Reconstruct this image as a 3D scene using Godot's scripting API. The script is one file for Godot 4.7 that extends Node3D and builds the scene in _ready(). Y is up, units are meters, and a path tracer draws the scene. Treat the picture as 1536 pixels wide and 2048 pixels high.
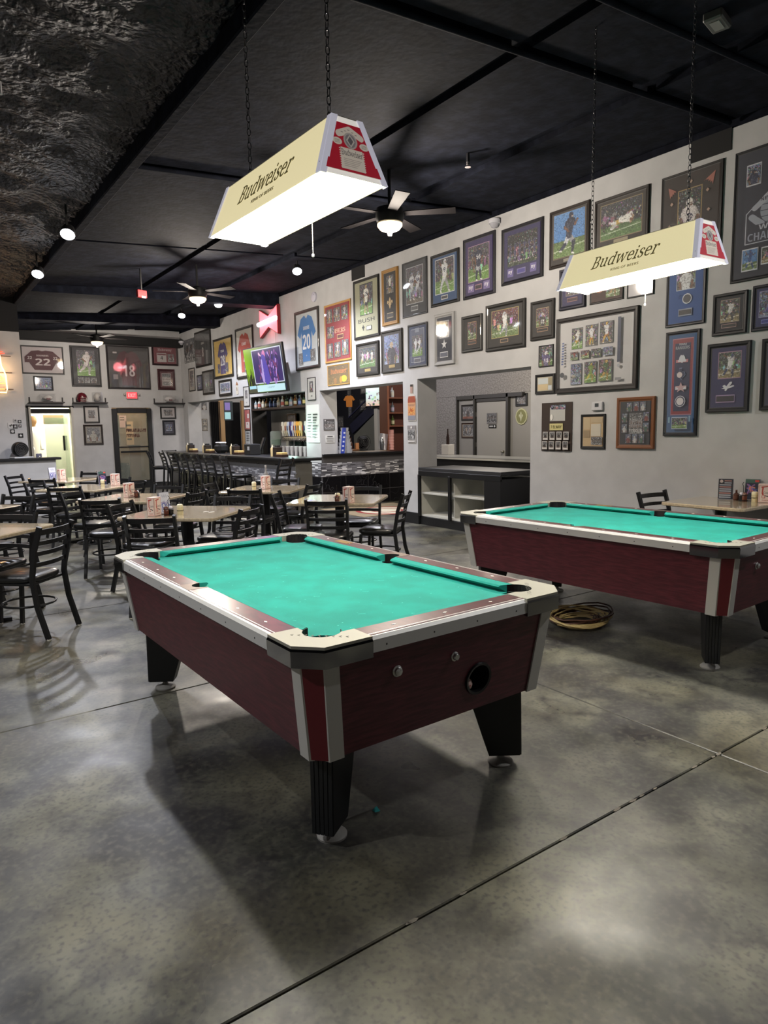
extends Node3D

# ---------- mesh builder ----------
class MB:
	var V := PackedVector3Array()
	var N := PackedVector3Array()
	var U := PackedVector2Array()
	var X := Transform3D()

	func tri(a: Vector3, b: Vector3, c: Vector3, na: Vector3, nb: Vector3, nc: Vector3, ua := Vector2.ZERO, ub := Vector2.ZERO, uc := Vector2.ZERO) -> void:
		a = X * a
		b = X * b
		c = X * c
		na = (X.basis * na).normalized()
		nb = (X.basis * nb).normalized()
		nc = (X.basis * nc).normalized()
		if (b - a).cross(c - a).dot(na + nb + nc) > 0.0:
			V.append_array([a, c, b])
			N.append_array([na, nc, nb])
			U.append_array([ua, uc, ub])
		else:
			V.append_array([a, b, c])
			N.append_array([na, nb, nc])
			U.append_array([ua, ub, uc])

	func quad(a: Vector3, b: Vector3, c: Vector3, d: Vector3, n: Vector3, r := Rect2(0, 0, 1, 1)) -> void:
		# a top left, b top right, c bottom right, d bottom left for prints
		tri(a, b, c, n, n, n, r.position, Vector2(r.end.x, r.position.y), r.end)
		tri(a, c, d, n, n, n, r.position, r.end, Vector2(r.position.x, r.end.y))

	func flat(pts: Array, away: Vector3) -> void:
		# a convex face whose normal points away from the given inner point
		var n: Vector3 = (pts[1] - pts[0]).cross(pts[2] - pts[0])
		if n.length() < 1e-12 and pts.size() > 3:
			n = (pts[2] - pts[0]).cross(pts[3] - pts[0])
		n = n.normalized()
		var m := Vector3.ZERO
		for p in pts:
			m += p
		m /= pts.size()
		if n.dot(m - away) < 0.0:
			n = -n
		for i in range(1, pts.size() - 1):
			tri(pts[0], pts[i], pts[i + 1], n, n, n)

	func box(c: Vector3, s: Vector3, b := 0.0) -> void:
		var h := s * 0.5
		var k := h - Vector3(b, b, b)
		for ax in 3:
			var u := (ax + 1) % 3
			var w := (ax + 2) % 3
			for sg in [-1.0, 1.0]:
				var p := []
				for q in [[-1, 1], [1, 1], [1, -1], [-1, -1]]:
					var v := Vector3.ZERO
					v[ax] = h[ax] * sg
					v[u] = k[u] * q[0]
					v[w] = k[w] * q[1]
					p.append(c + v)
				var n := Vector3.ZERO
				n[ax] = sg
				quad(p[0], p[1], p[2], p[3], n)
		if b <= 0.0:
			return
		for ax in 3:
			var u := (ax + 1) % 3
			var w := (ax + 2) % 3
			for su in [-1.0, 1.0]:
				for sw in [-1.0, 1.0]:
					var p := []
					for q in [[-1, 0], [1, 0], [1, 1], [-1, 1]]:
						var v := Vector3.ZERO
						v[ax] = k[ax] * q[0]
						v[u] = (h[u] if q[1] == 0 else k[u]) * su
						v[w] = (k[w] if q[1] == 0 else h[w]) * sw
						p.append(c + v)
					var n := Vector3.ZERO
					n[u] = su
					n[w] = sw
					quad(p[0], p[1], p[2], p[3], n.normalized())
		for sx in [-1.0, 1.0]:
			for sy in [-1.0, 1.0]:
				for sz in [-1.0, 1.0]:
					var g := Vector3(sx, sy, sz)
					var n := g.normalized()
					tri(c + g * Vector3(h.x, k.y, k.z), c + g * Vector3(k.x, h.y, k.z), c + g * Vector3(k.x, k.y, h.z), n, n, n)

	func lathe(pr: Array, n := 16, o := Vector3.ZERO, sharp := 0.7) -> void:
		# pr: Vector2(radius, height) from bottom to top
		var sn := []
		for i in pr.size() - 1:
			var d: Vector2 = pr[i + 1] - pr[i]
			sn.append(Vector2(d.y, -d.x).normalized())
		for i in pr.size() - 1:
			var n0: Vector2 = sn[i]
			var n1: Vector2 = sn[i]
			if i > 0 and sn[i].dot(sn[i - 1]) > sharp:
				n0 = (sn[i] + sn[i - 1]).normalized()
			if i < pr.size() - 2 and sn[i].dot(sn[i + 1]) > sharp:
				n1 = (sn[i] + sn[i + 1]).normalized()
			for k in n:
				var a := TAU * k / n
				var b := TAU * (k + 1) / n
				var ca := Vector3(cos(a), 0, sin(a))
				var cb := Vector3(cos(b), 0, sin(b))
				var y := Vector3.UP
				var p0: Vector3 = o + ca * pr[i].x + y * pr[i].y
				var p1: Vector3 = o + cb * pr[i].x + y * pr[i].y
				var p2: Vector3 = o + cb * pr[i + 1].x + y * pr[i + 1].y
				var p3: Vector3 = o + ca * pr[i + 1].x + y * pr[i + 1].y
				var m0 := ca * n0.x + y * n0.y
				var m1 := cb * n0.x + y * n0.y
				var m2 := cb * n1.x + y * n1.y
				var m3 := ca * n1.x + y * n1.y
				var v0 := float(i) / (pr.size() - 1)
				if pr[i].x > 1e-6:
					tri(p0, p1, p2, m0, m1, m2)
				if pr[i + 1].x > 1e-6:
					tri(p0, p2, p3, m0, m2, m3)

	func tube(pts: Array, r: float, n := 8, closed := false, ry := 0.0) -> void:
		# round (or oval: ry) section swept along the points
		var cnt := pts.size()
		var rings := []
		var nrm := []
		var up := Vector3.UP
		for i in cnt:
			var t: Vector3
			if closed:
				t = pts[(i + 1) % cnt] - pts[(i + cnt - 1) % cnt]
			else:
				t = pts[mini(i + 1, cnt - 1)] - pts[maxi(i - 1, 0)]
			t = t.normalized()
			var u := up if absf(t.dot(up)) < 0.95 else Vector3.RIGHT
			var s := t.cross(u).normalized()
			var w := s.cross(t).normalized()
			var ring := []
			var rn := []
			for k in n:
				var a := TAU * k / n
				ring.append(pts[i] + s * cos(a) * r + w * sin(a) * (ry if ry > 0.0 else r))
				rn.append((s * cos(a) + w * sin(a)).normalized())
			rings.append(ring)
			nrm.append(rn)
		for i in (cnt if closed else cnt - 1):
			var j := (i + 1) % cnt
			for k in n:
				var l := (k + 1) % n
				tri(rings[i][k], rings[i][l], rings[j][l], nrm[i][k], nrm[i][l], nrm[j][l])
				tri(rings[i][k], rings[j][l], rings[j][k], nrm[i][k], nrm[j][l], nrm[j][k])
		if not closed:
			flat(rings[0], pts[1])
			flat(rings[cnt - 1], pts[cnt - 2])

	func loft(secs: Array, caps := true) -> void:
		# flat faces between sections with equal numbers of points
		var m := Vector3.ZERO
		var q := 0
		for s in secs:
			for p in s:
				m += p
				q += 1
		m /= q
		for i in secs.size() - 1:
			var a: Array = secs[i]
			var b: Array = secs[i + 1]
			var mid := Vector3.ZERO
			for p in a:
				mid += p
			for p in b:
				mid += p
			mid /= a.size() * 2
			for k in a.size():
				var l := (k + 1) % a.size()
				flat([a[k], a[l], b[l]], mid)
				flat([a[k], b[l], b[k]], mid)
		if caps:
			flat(secs[0], m)
			flat(secs[secs.size() - 1], m)

	func bar(pts: Array, side: Vector3, w: float, d: float, d1 := 0.0) -> void:
		# rectangular section: w along side, d across; d1 at the far end
		var secs := []
		for i in pts.size():
			var t: Vector3 = (pts[mini(i + 1, pts.size() - 1)] - pts[maxi(i - 1, 0)]).normalized()
			var o := t.cross(side).normalized()
			var s := side.normalized()
			var dd := d if d1 <= 0.0 else lerpf(d, d1, float(i) / (pts.size() - 1))
			secs.append([pts[i] + s * w / 2 + o * dd / 2, pts[i] - s * w / 2 + o * dd / 2, pts[i] - s * w / 2 - o * dd / 2, pts[i] + s * w / 2 - o * dd / 2])
		loft(secs)

	func prism(poly: PackedVector2Array, z0: float, z1: float, r := Rect2(0, 0, 1, 1), back := true) -> void:
		# outline in xy pushed from z0 to z1; the print of r lies on the z1 face
		if poly.size() > 1 and poly[0].distance_to(poly[poly.size() - 1]) < 1e-6:
			poly.remove_at(poly.size() - 1)
		var ix := Geometry2D.triangulate_polygon(poly)
		var lo := poly[0]
		var hi := poly[0]
		for p in poly:
			lo = lo.min(p)
			hi = hi.max(p)
		for i in range(0, ix.size(), 3):
			var p := [poly[ix[i]], poly[ix[i + 1]], poly[ix[i + 2]]]
			var u := []
			for q in p:
				var f: Vector2 = (q - lo) / (hi - lo)
				u.append(r.position + r.size * Vector2(f.x, 1.0 - f.y))
			var s := signf(z1 - z0)
			var n := Vector3(0, 0, s)
			tri(Vector3(p[0].x, p[0].y, z1), Vector3(p[1].x, p[1].y, z1), Vector3(p[2].x, p[2].y, z1), n, n, n, u[0], u[1], u[2])
			if back:
				tri(Vector3(p[0].x, p[0].y, z0), Vector3(p[1].x, p[1].y, z0), Vector3(p[2].x, p[2].y, z0), -n, -n, -n)
		var cw := Geometry2D.is_polygon_clockwise(poly)
		for i in poly.size():
			var a := poly[i]
			var b := poly[(i + 1) % poly.size()]
			var e := (b - a).normalized()
			var n := Vector3(e.y, -e.x, 0) * (-1.0 if cw else 1.0)
			quad(Vector3(a.x, a.y, z1), Vector3(b.x, b.y, z1), Vector3(b.x, b.y, z0), Vector3(a.x, a.y, z0), n, Rect2(r.get_center(), Vector2.ZERO))

	func letters(s: String, h: float, depth: float, font: Font, at := Vector3.ZERO, lean := 0.0, fit := 0.0) -> void:
		# raised lettering, centred at the point, h the height of a capital
		var tm := TextMesh.new()
		tm.text = s
		tm.font = font
		tm.font_size = 48
		tm.pixel_size = h / 34.0
		tm.depth = depth
		tm.curve_step = 2.0
		var ar := tm.get_mesh_arrays()
		if ar.is_empty() or ar[0] == null:
			return
		var v: PackedVector3Array = ar[0]
		var nn: PackedVector3Array = ar[1]
		var ix: PackedInt32Array = ar[12] if ar[12] != null else PackedInt32Array(range(v.size()))
		var lo := Vector3(1e9, 1e9, 0)
		var hi := -lo
		for p in v:
			lo = lo.min(p)
			hi = hi.max(p)
		var sx := 1.0
		if fit > 0.0 and hi.x > lo.x:
			sx = fit / (hi.x - lo.x)
		var mid := (lo + hi) / 2
		for i in range(0, ix.size() - 2, 3):
			var p := []
			for k in 3:
				var q := v[ix[i + k]] - mid
				p.append(Vector3(q.x * sx + lean * q.y, q.y, q.z + depth / 2) + at)
			tri(p[0], p[1], p[2], nn[ix[i]], nn[ix[i + 1]], nn[ix[i + 2]])

	func mesh() -> ArrayMesh:
		var ar := []
		ar.resize(Mesh.ARRAY_MAX)
		ar[Mesh.ARRAY_VERTEX] = V
		ar[Mesh.ARRAY_NORMAL] = N
		ar[Mesh.ARRAY_TEX_UV] = U
		var m := ArrayMesh.new()
		m.add_surface_from_arrays(Mesh.PRIMITIVE_TRIANGLES, ar)
		return m


var rng := RandomNumberGenerator.new()
var taken := {}
var sans: SystemFont
var bold: SystemFont
var serif: SystemFont


func numbered(called: String) -> String:
	taken[called] = taken.get(called, -1) + 1
	return called if taken[called] == 0 else "%s_%03d" % [called, taken[called]]


func tag(o: Node, label: String, category := "", group := "", kind := "") -> Node:
	if label: o.set_meta("label", label)
	if category: o.set_meta("category", category)
	if group: o.set_meta("group", group)
	if kind: o.set_meta("kind", kind)
	return o


func thing(called: String, label: String, category: String, at := Vector3.ZERO, turn := 0.0, group := "") -> Node3D:
	var o := Node3D.new()
	o.name = numbered(called)
	add_child(o)
	o.position = at
	o.rotation.y = turn
	tag(o, label, category, group)
	return o


func obj(called: String, mb, m: Material, parent: Node = null, at := Vector3.ZERO) -> MeshInstance3D:
	var o := MeshInstance3D.new()
	o.mesh = mb.mesh() if mb is MB else mb
	o.material_override = m
	o.position = at
	if parent == null:
		o.name = numbered(called)
		add_child(o)
	else:
		o.name = called
		parent.add_child(o, true)
	return o


func struct(called: String, mb, m: Material, label := "") -> MeshInstance3D:
	var o := obj(called, mb, m)
	tag(o, label if label else called.replace("_", " ") + " of the sports bar room", "", "", "structure")
	return o


func dup(src: Node3D, called: String, at: Vector3, turn: float, label := "", group := "") -> Node3D:
	var o: Node3D = src.duplicate()
	o.name = numbered(called)
	add_child(o)
	o.position = at
	o.rotation = Vector3(0, turn, 0)
	if label: o.set_meta("label", label)
	if group: o.set_meta("group", group)
	return o


func bxm(c: Vector3, s: Vector3, b := 0.0) -> MB:
	var m := MB.new()
	m.box(c, s, b)
	return m


func lathe_mb(pr: Array, n := 16) -> MB:
	var m := MB.new()
	m.lathe(pr, n)
	return m


# ---------- materials ----------
var mats := {}


func mat(hex: String, rough := 0.6, metal := 0.0, coat := 0.0) -> StandardMaterial3D:
	var key := "%s %.2f %.2f %.2f" % [hex, rough, metal, coat]
	if mats.has(key):
		return mats[key]
	var m := StandardMaterial3D.new()
	m.albedo_color = Color(hex)
	m.roughness = rough
	m.metallic = metal
	if coat > 0.0:
		m.clearcoat_enabled = true
		m.clearcoat = coat
		m.clearcoat_roughness = 0.03
	mats[key] = m
	return m


func glow(hex: String, e: float) -> StandardMaterial3D:
	var key := "glow %s %.2f" % [hex, e]
	if mats.has(key):
		return mats[key]
	var m := StandardMaterial3D.new()
	m.albedo_color = Color(hex)
	m.emission_enabled = true
	m.emission = Color(hex)
	m.emission_energy_multiplier = e
	mats[key] = m
	return m


func glass(hex: String, a := 0.12) -> StandardMaterial3D:
	var m := StandardMaterial3D.new()
	var c := Color(hex)
	c.a = a
	m.albedo_color = c
	m.roughness = 0.04
	m.transparency = BaseMaterial3D.TRANSPARENCY_ALPHA
	return m


func noise_img(w: int, h: int, freq: float, sd: int, oct := 4, kind := FastNoiseLite.TYPE_SIMPLEX_SMOOTH) -> Image:
	var n := FastNoiseLite.new()
	n.seed = sd
	n.noise_type = kind
	n.frequency = freq
	n.fractal_octaves = oct
	return n.get_seamless_image(w, h)


func tex(im: Image) -> ImageTexture:
	return ImageTexture.create_from_image(im)


func textured(im: Image, scale: Vector3, rough: float, world := false, bump: Image = null, depth := 0.1) -> StandardMaterial3D:
	var m := StandardMaterial3D.new()
	m.albedo_texture = tex(im)
	m.uv1_triplanar = true
	m.uv1_world_triplanar = world
	m.uv1_scale = scale
	m.roughness = rough
	if bump:
		m.heightmap_enabled = true
		m.heightmap_texture = tex(bump)
		m.heightmap_scale = depth
	return m


func mixed(w: int, h: int, layers: Array) -> Image:
	# layers: [noise image, low colour, high colour, lo, hi, strength]; the first is the ground
	var out := Image.create(w, h, false, Image.FORMAT_RGB8)
	var src := []
	for l in layers:
		var im: Image = l[0]
		im.convert(Image.FORMAT_L8)
		src.append(im.get_data())
	var data := PackedByteArray()
	data.resize(w * h * 3)
	var lows := []
	for i in w * h:
		var c := Color.BLACK
		for k in layers.size():
			var l: Array = layers[k]
			var t: float = clampf((src[k][i] / 255.0 - l[3]) / (l[4] - l[3]), 0.0, 1.0)
			if k == 0:
				c = l[1].lerp(l[2], t)
			else:
				c = c.lerp(l[2], t * l[5])
		data[i * 3] = int(c.r * 255.0)
		data[i * 3 + 1] = int(c.g * 255.0)
		data[i * 3 + 2] = int(c.b * 255.0)
	out.set_data(w, h, false, Image.FORMAT_RGB8, data)
	return out


# ---------- print atlas ----------
var sheet: Image
var sheet_size := 2048
var pen := Vector2i(2, 2)
var shelf := 0
var print_glass: StandardMaterial3D
var print_card: StandardMaterial3D


func alloc(w: int, h: int) -> Rect2i:
	if pen.x + w + 3 > sheet_size:
		pen = Vector2i(2, pen.y + shelf + 3)
		shelf = 0
	var r := Rect2i(pen.x, pen.y, w, h)
	pen.x += w + 3
	shelf = maxi(shelf, h)
	if r.end.y >= sheet_size:
		printerr("sheet full")
	return r


func uv(r: Rect2i) -> Rect2:
	return Rect2((Vector2(r.position) + Vector2(0.5, 0.5)) / sheet_size, (Vector2(r.size) - Vector2.ONE) / sheet_size)


func fillr(r: Rect2i, x: float, y: float, w: float, h: float, c: Color) -> void:
	var q := Rect2i(r.position.x + int(round(x)), r.position.y + int(round(y)), maxi(1, int(round(w))), maxi(1, int(round(h))))
	q = q.intersection(r)
	if q.has_area():
		sheet.fill_rect(q, c)


func poly(r: Rect2i, pts: Array, c: Color) -> void:
	# filled outline, pixel units inside the cell
	var y0 := 1e9
	var y1 := -1e9
	for p in pts:
		y0 = minf(y0, p.y)
		y1 = maxf(y1, p.y)
	for y in range(maxi(0, int(floor(y0))), mini(r.size.y, int(ceil(y1)) + 1)):
		var yc := y + 0.5
		var xs := []
		for i in pts.size():
			var a: Vector2 = pts[i]
			var b: Vector2 = pts[(i + 1) % pts.size()]
			if (a.y <= yc) != (b.y <= yc):
				xs.append(a.x + (yc - a.y) / (b.y - a.y) * (b.x - a.x))
		xs.sort()
		for k in range(0, xs.size() - 1, 2):
			if xs[k + 1] - xs[k] > 0.3:
				fillr(r, xs[k], y, xs[k + 1] - xs[k], 1, c)


func disc(r: Rect2i, x: float, y: float, rx: float, ry: float, c: Color) -> void:
	var p := []
	for k in 20:
		p.append(Vector2(x + rx * cos(TAU * k / 20), y + ry * sin(TAU * k / 20)))
	poly(r, p, c)


func limb(r: Rect2i, a: Vector2, b: Vector2, w0: float, w1: float, c: Color) -> void:
	var d := (b - a).normalized().orthogonal()
	poly(r, [a + d * w0, b + d * w1, b - d * w1, a - d * w0], c)
	disc(r, a.x, a.y, w0, w0, c)
	disc(r, b.x, b.y, w1, w1, c)


func write(r: Rect2i, s: String, cx: float, cy: float, h: float, c: Color, font: Font, fit := 0.0, lean := 0.0, flip := false) -> void:
	# lettering printed into a cell: capital height h, centred
	var m := MB.new()
	m.letters(s, h, 0.0, font, Vector3.ZERO, lean, fit)
	for i in range(0, m.V.size() - 2, 3):
		var p := []
		for k in 3:
			p.append(Vector2(cx + m.V[i + k].x * (-1.0 if flip else 1.0), cy - m.V[i + k].y))
		poly(r, p, c)


const POSES := {
	"run": [.06, -.46, .04, -.36, 0, 0, -.13, -.2, -.02, -.1, .17, -.22, .25, -.33, -.12, .2, -.28, .33, .14, .18, .1, .44],
	"stand": [0, -.47, 0, -.36, 0, 0, -.16, -.2, -.13, -.02, .16, -.2, .13, -.03, -.07, .22, -.1, .46, .07, .22, .1, .46],
	"throw": [.02, -.47, 0, -.36, 0, 0, -.17, -.36, -.25, -.48, .17, -.26, .27, -.3, -.13, .2, -.2, .44, .12, .2, .2, .44],
	"pitch": [.1, -.4, .05, -.32, 0, 0, -.12, -.38, -.26, -.46, .17, -.24, .1, -.12, -.12, .16, -.28, .36, .12, .2, .1, .46],
	"dive": [.36, -.1, .27, -.06, 0, 0, .34, .06, .44, .1, .3, -.16, .42, -.22, -.2, .06, -.4, .02, -.18, .12, -.36, .2],
	"catch": [-.02, -.4, 0, -.3, 0, 0, -.08, -.46, -.04, -.58, .1, -.42, .08, -.56, -.1, .2, -.26, .34, .1, .22, .06, .46],
}


func figure(r: Rect2i, cx: float, cy: float, s: float, pose: String, cj: Color, cp: Color, ch: Color, num := "") -> void:
	var q: Array = POSES[pose]
	var j := []
	for i in 11:
		j.append(Vector2(cx + q[i * 2] * s, cy + q[i * 2 + 1] * s))
	var skin := Color(0.45, 0.3, 0.22)
	var dk := cp.darkened(0.25)
	limb(r, j[2], j[9], .075 * s, .055 * s, dk)
	limb(r, j[9], j[10], .05 * s, .03 * s, ch.darkened(0.2))
	limb(r, j[2], j[7], .075 * s, .055 * s, cp)
	limb(r, j[7], j[8], .05 * s, .03 * s, ch)
	limb(r, j[10], j[10] + Vector2(.05, .015) * s, .025 * s, .02 * s, Color(.9, .9, .9))
	limb(r, j[8], j[8] + Vector2(.05, .015) * s, .025 * s, .02 * s, Color(.9, .9, .9))
	limb(r, j[1] + Vector2(.09, .02) * s, j[5], .05 * s, .035 * s, cj.darkened(0.2))
	limb(r, j[5], j[6], .033 * s, .026 * s, skin)
	limb(r, j[1] + Vector2(0, .06) * s, j[2], .125 * s, .085 * s, cj)
	limb(r, j[1] + Vector2(-.08, .05) * s, j[2] + Vector2(-.04, -.03) * s, .04 * s, .03 * s, cj.lightened(0.12))
	limb(r, j[1] + Vector2(-.09, .02) * s, j[3], .05 * s, .035 * s, cj)
	limb(r, j[3], j[4], .033 * s, .026 * s, skin)
	disc(r, j[0].x, j[0].y, .066 * s, .074 * s, ch)
	poly(r, [j[0] + Vector2(.0, .0) * s, j[0] + Vector2(.06, .01) * s, j[0] + Vector2(.055, .06) * s, j[0] + Vector2(.0, .06) * s], skin)
	limb(r, j[0] + Vector2(.01, .03) * s, j[0] + Vector2(.07, .03) * s, .008 * s, .008 * s, Color(.8, .8, .8))
	if num and s > 40:
		write(r, num, j[1].x * .6 + j[2].x * .4, j[1].y * .6 + j[2].y * .4, .13 * s, Color(.95, .95, .95) if cj.get_luminance() < .5 else Color(.1, .1, .25), bold)


func photo(spec: String, w := 96, h := 120) -> Rect2i:
	# "ground pose shirt trousers helmet [number]"
	var r := alloc(w, h)
	var a := spec.split(" ")
	var pal := {"field": ["3a3440", "73a045"], "dark": ["1e2028", "55803a"], "crowd": ["4a4450", "6a6258"], "sky": ["4f86c6", "6f8f4a"], "dirt": ["283028", "9a8a60"], "bw": ["55555a", "909090"], "red": ["5a2226", "6f8a4a"], "night": ["101014", "2c3a26"], "gold": ["6a4a20", "a88a3a"], "ice": ["6a7aa8", "9aa8c8"]}
	var top := Color(pal[a[0]][0])
	var low := Color(pal[a[0]][1])
	var hor := h * (0.62 if a[0] in ["field", "dark", "red", "dirt", "sky"] else 0.86)
	for y in h:
		var c := top.lightened(0.10 * (1.0 - y / hor)) if y < hor else low.darkened(0.25 * (h - y) / (h - hor))
		fillr(r, 0, y, w, 1, c)
	var grey := a[0] == "bw"
	if a[0] != "sky":
		for i in 420:
			var c := Color.from_hsv(rng.randf(), 0.0 if grey else rng.randf_range(0.0, 0.6), pow(rng.randf(), 1.3))
			c = top.lerp(c, 0.75)
			var y := rng.randf() * hor
			var z := 1.5 + w * .035 * y / h
			fillr(r, rng.randf() * w, y, z, z * rng.randf_range(.7, 1.8), c)
		for i in 9:
			var c := Color.from_hsv(rng.randf(), 0.0 if grey else 0.35, rng.randf_range(.15, .95))
			var x := w * rng.randf()
			var y := hor * rng.randf_range(.55, .95)
			limb(r, Vector2(x, y), Vector2(x + rng.randf_range(-3, 3), y + h * .13), w * .05, w * .035, c)
			disc(r, x, y - w * .06, w * .03, w * .035, c.inverted().lerp(c, .5) if not grey else c.lightened(.3))
	for i in 90:
		fillr(r, rng.randf() * w, hor + rng.randf() * (h - hor), w * .06, 1.5, low.lightened(rng.randf_range(0, .3)) if rng.randf() < .5 else low.darkened(rng.randf_range(0, .3)))
	if hor < h * .8:
		limb(r, Vector2(0, hor + (h - hor) * .6), Vector2(w, hor + (h - hor) * .35), 1.2, 1.2, low.lightened(.6))
	if a.size() > 4:
		var num := a[5] if a.size() > 5 else ""
		if a[1] == "trio":
			for k in 3:
				figure(r, w * (.2 + .3 * k), h * .52, h * .62, ["stand", "run", "stand"][k], Color(a[2]), Color(a[3]), Color(a[4]), num)
		elif a[1] == "pair":
			figure(r, w * .34, h * .54, h * .74, "stand", Color(a[2]), Color(a[3]), Color(a[4]), num)
			figure(r, w * .68, h * .54, h * .74, "run", Color(a[2]), Color(a[3]), Color(a[4]), num)
		elif a[1] == "team":
			for k in 12:
				figure(r, w * (.1 + .16 * (k % 6)), h * (.48 + .2 * (k / 6)), h * .4, "stand", Color(a[2]), Color(a[3]), Color(a[4]))
		elif a[1] == "bust":
			figure(r, w * .5, h * 1.05, h * 1.5, "stand", Color(a[2]), Color(a[3]), Color(a[4]), num)
		elif a[1] != "none":
			figure(r, w * .5, h * .53, minf(h * .95, w * 1.35), a[1], Color(a[2]), Color(a[3]), Color(a[4]), num)
	# uneven tones of a real print
	for i in w * h / 4:
		var x := r.position.x + rng.randi_range(0, w - 2)
		var y := r.position.y + rng.randi_range(0, h - 2)
		var c := sheet.get_pixel(x, y)
		sheet.fill_rect(Rect2i(x, y, 2, 2 if i % 3 else 1), c.lightened(rng.randf() * .22) if i % 2 else c.darkened(rng.randf() * .3))
	return r


func printed(parent: Node, called: String, r: Rect2i, at: Vector3, w: float, h: float, d := 0.004, m: Material = null) -> MeshInstance3D:
	# a thin slab that carries a print on its front (+z)
	var mb := MB.new()
	mb.prism(PackedVector2Array([Vector2(-w / 2, -h / 2), Vector2(w / 2, -h / 2), Vector2(w / 2, h / 2), Vector2(-w / 2, h / 2)]), 0, d, uv(r))
	return obj(called, mb, m if m else print_glass, parent, at)


# ---------- setting ----------
var WALL := "bdbdbe"


func put_light(l: Light3D, called: String, at: Vector3, hex: String, e: float, size := 0.1) -> void:
	l.name = called
	l.light_color = Color(hex)
	l.light_energy = e
	l.light_size = size
	l.shadow_enabled = true
	if l is OmniLight3D:
		l.omni_range = 30.0
		l.omni_attenuation = 2.0
	if l is SpotLight3D:
		l.spot_range = 30.0
		l.spot_attenuation = 2.0
	add_child(l, true)
	l.position = at


func panel_light(called: String, at: Vector3, rot: Vector3, size: Vector2, hex: String, e: float) -> void:
	var l := AreaLight3D.new()
	l.area_size = size
	l.area_normalize_energy = true
	l.area_range = 30.0
	put_light(l, called, at, hex, e)
	l.rotation = rot


func view() -> void:
	var cam := Camera3D.new()
	cam.name = "camera"
	add_child(cam)
	cam.fov = 74.488
	cam.near = 0.05
	cam.far = 100.0
	cam.transform = Transform3D(Basis(Vector3(0.815732, -0.017241, 0.578173), Vector3(0.085514, 0.992167, -0.091064), Vector3(-0.572074, 0.123725, 0.810816)), Vector3(0, 1.52275, 0))
	cam.current = true
	var e := Environment.new()
	e.background_mode = Environment.BG_COLOR
	e.background_color = Color(0.02, 0.02, 0.025)
	e.tonemap_mode = Environment.TONE_MAPPER_LINEAR
	e.tonemap_exposure = 1.0
	e.sdfgi_enabled = true
	e.ssao_enabled = true
	e.ssil_enabled = true
	var w := WorldEnvironment.new()
	w.name = "world"
	w.environment = e
	add_child(w)


func cyl(x: float) -> float:   # height of the sloping ceiling
	return lerpf(4.0, 4.3, (x - 1.9) / 4.65)


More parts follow.
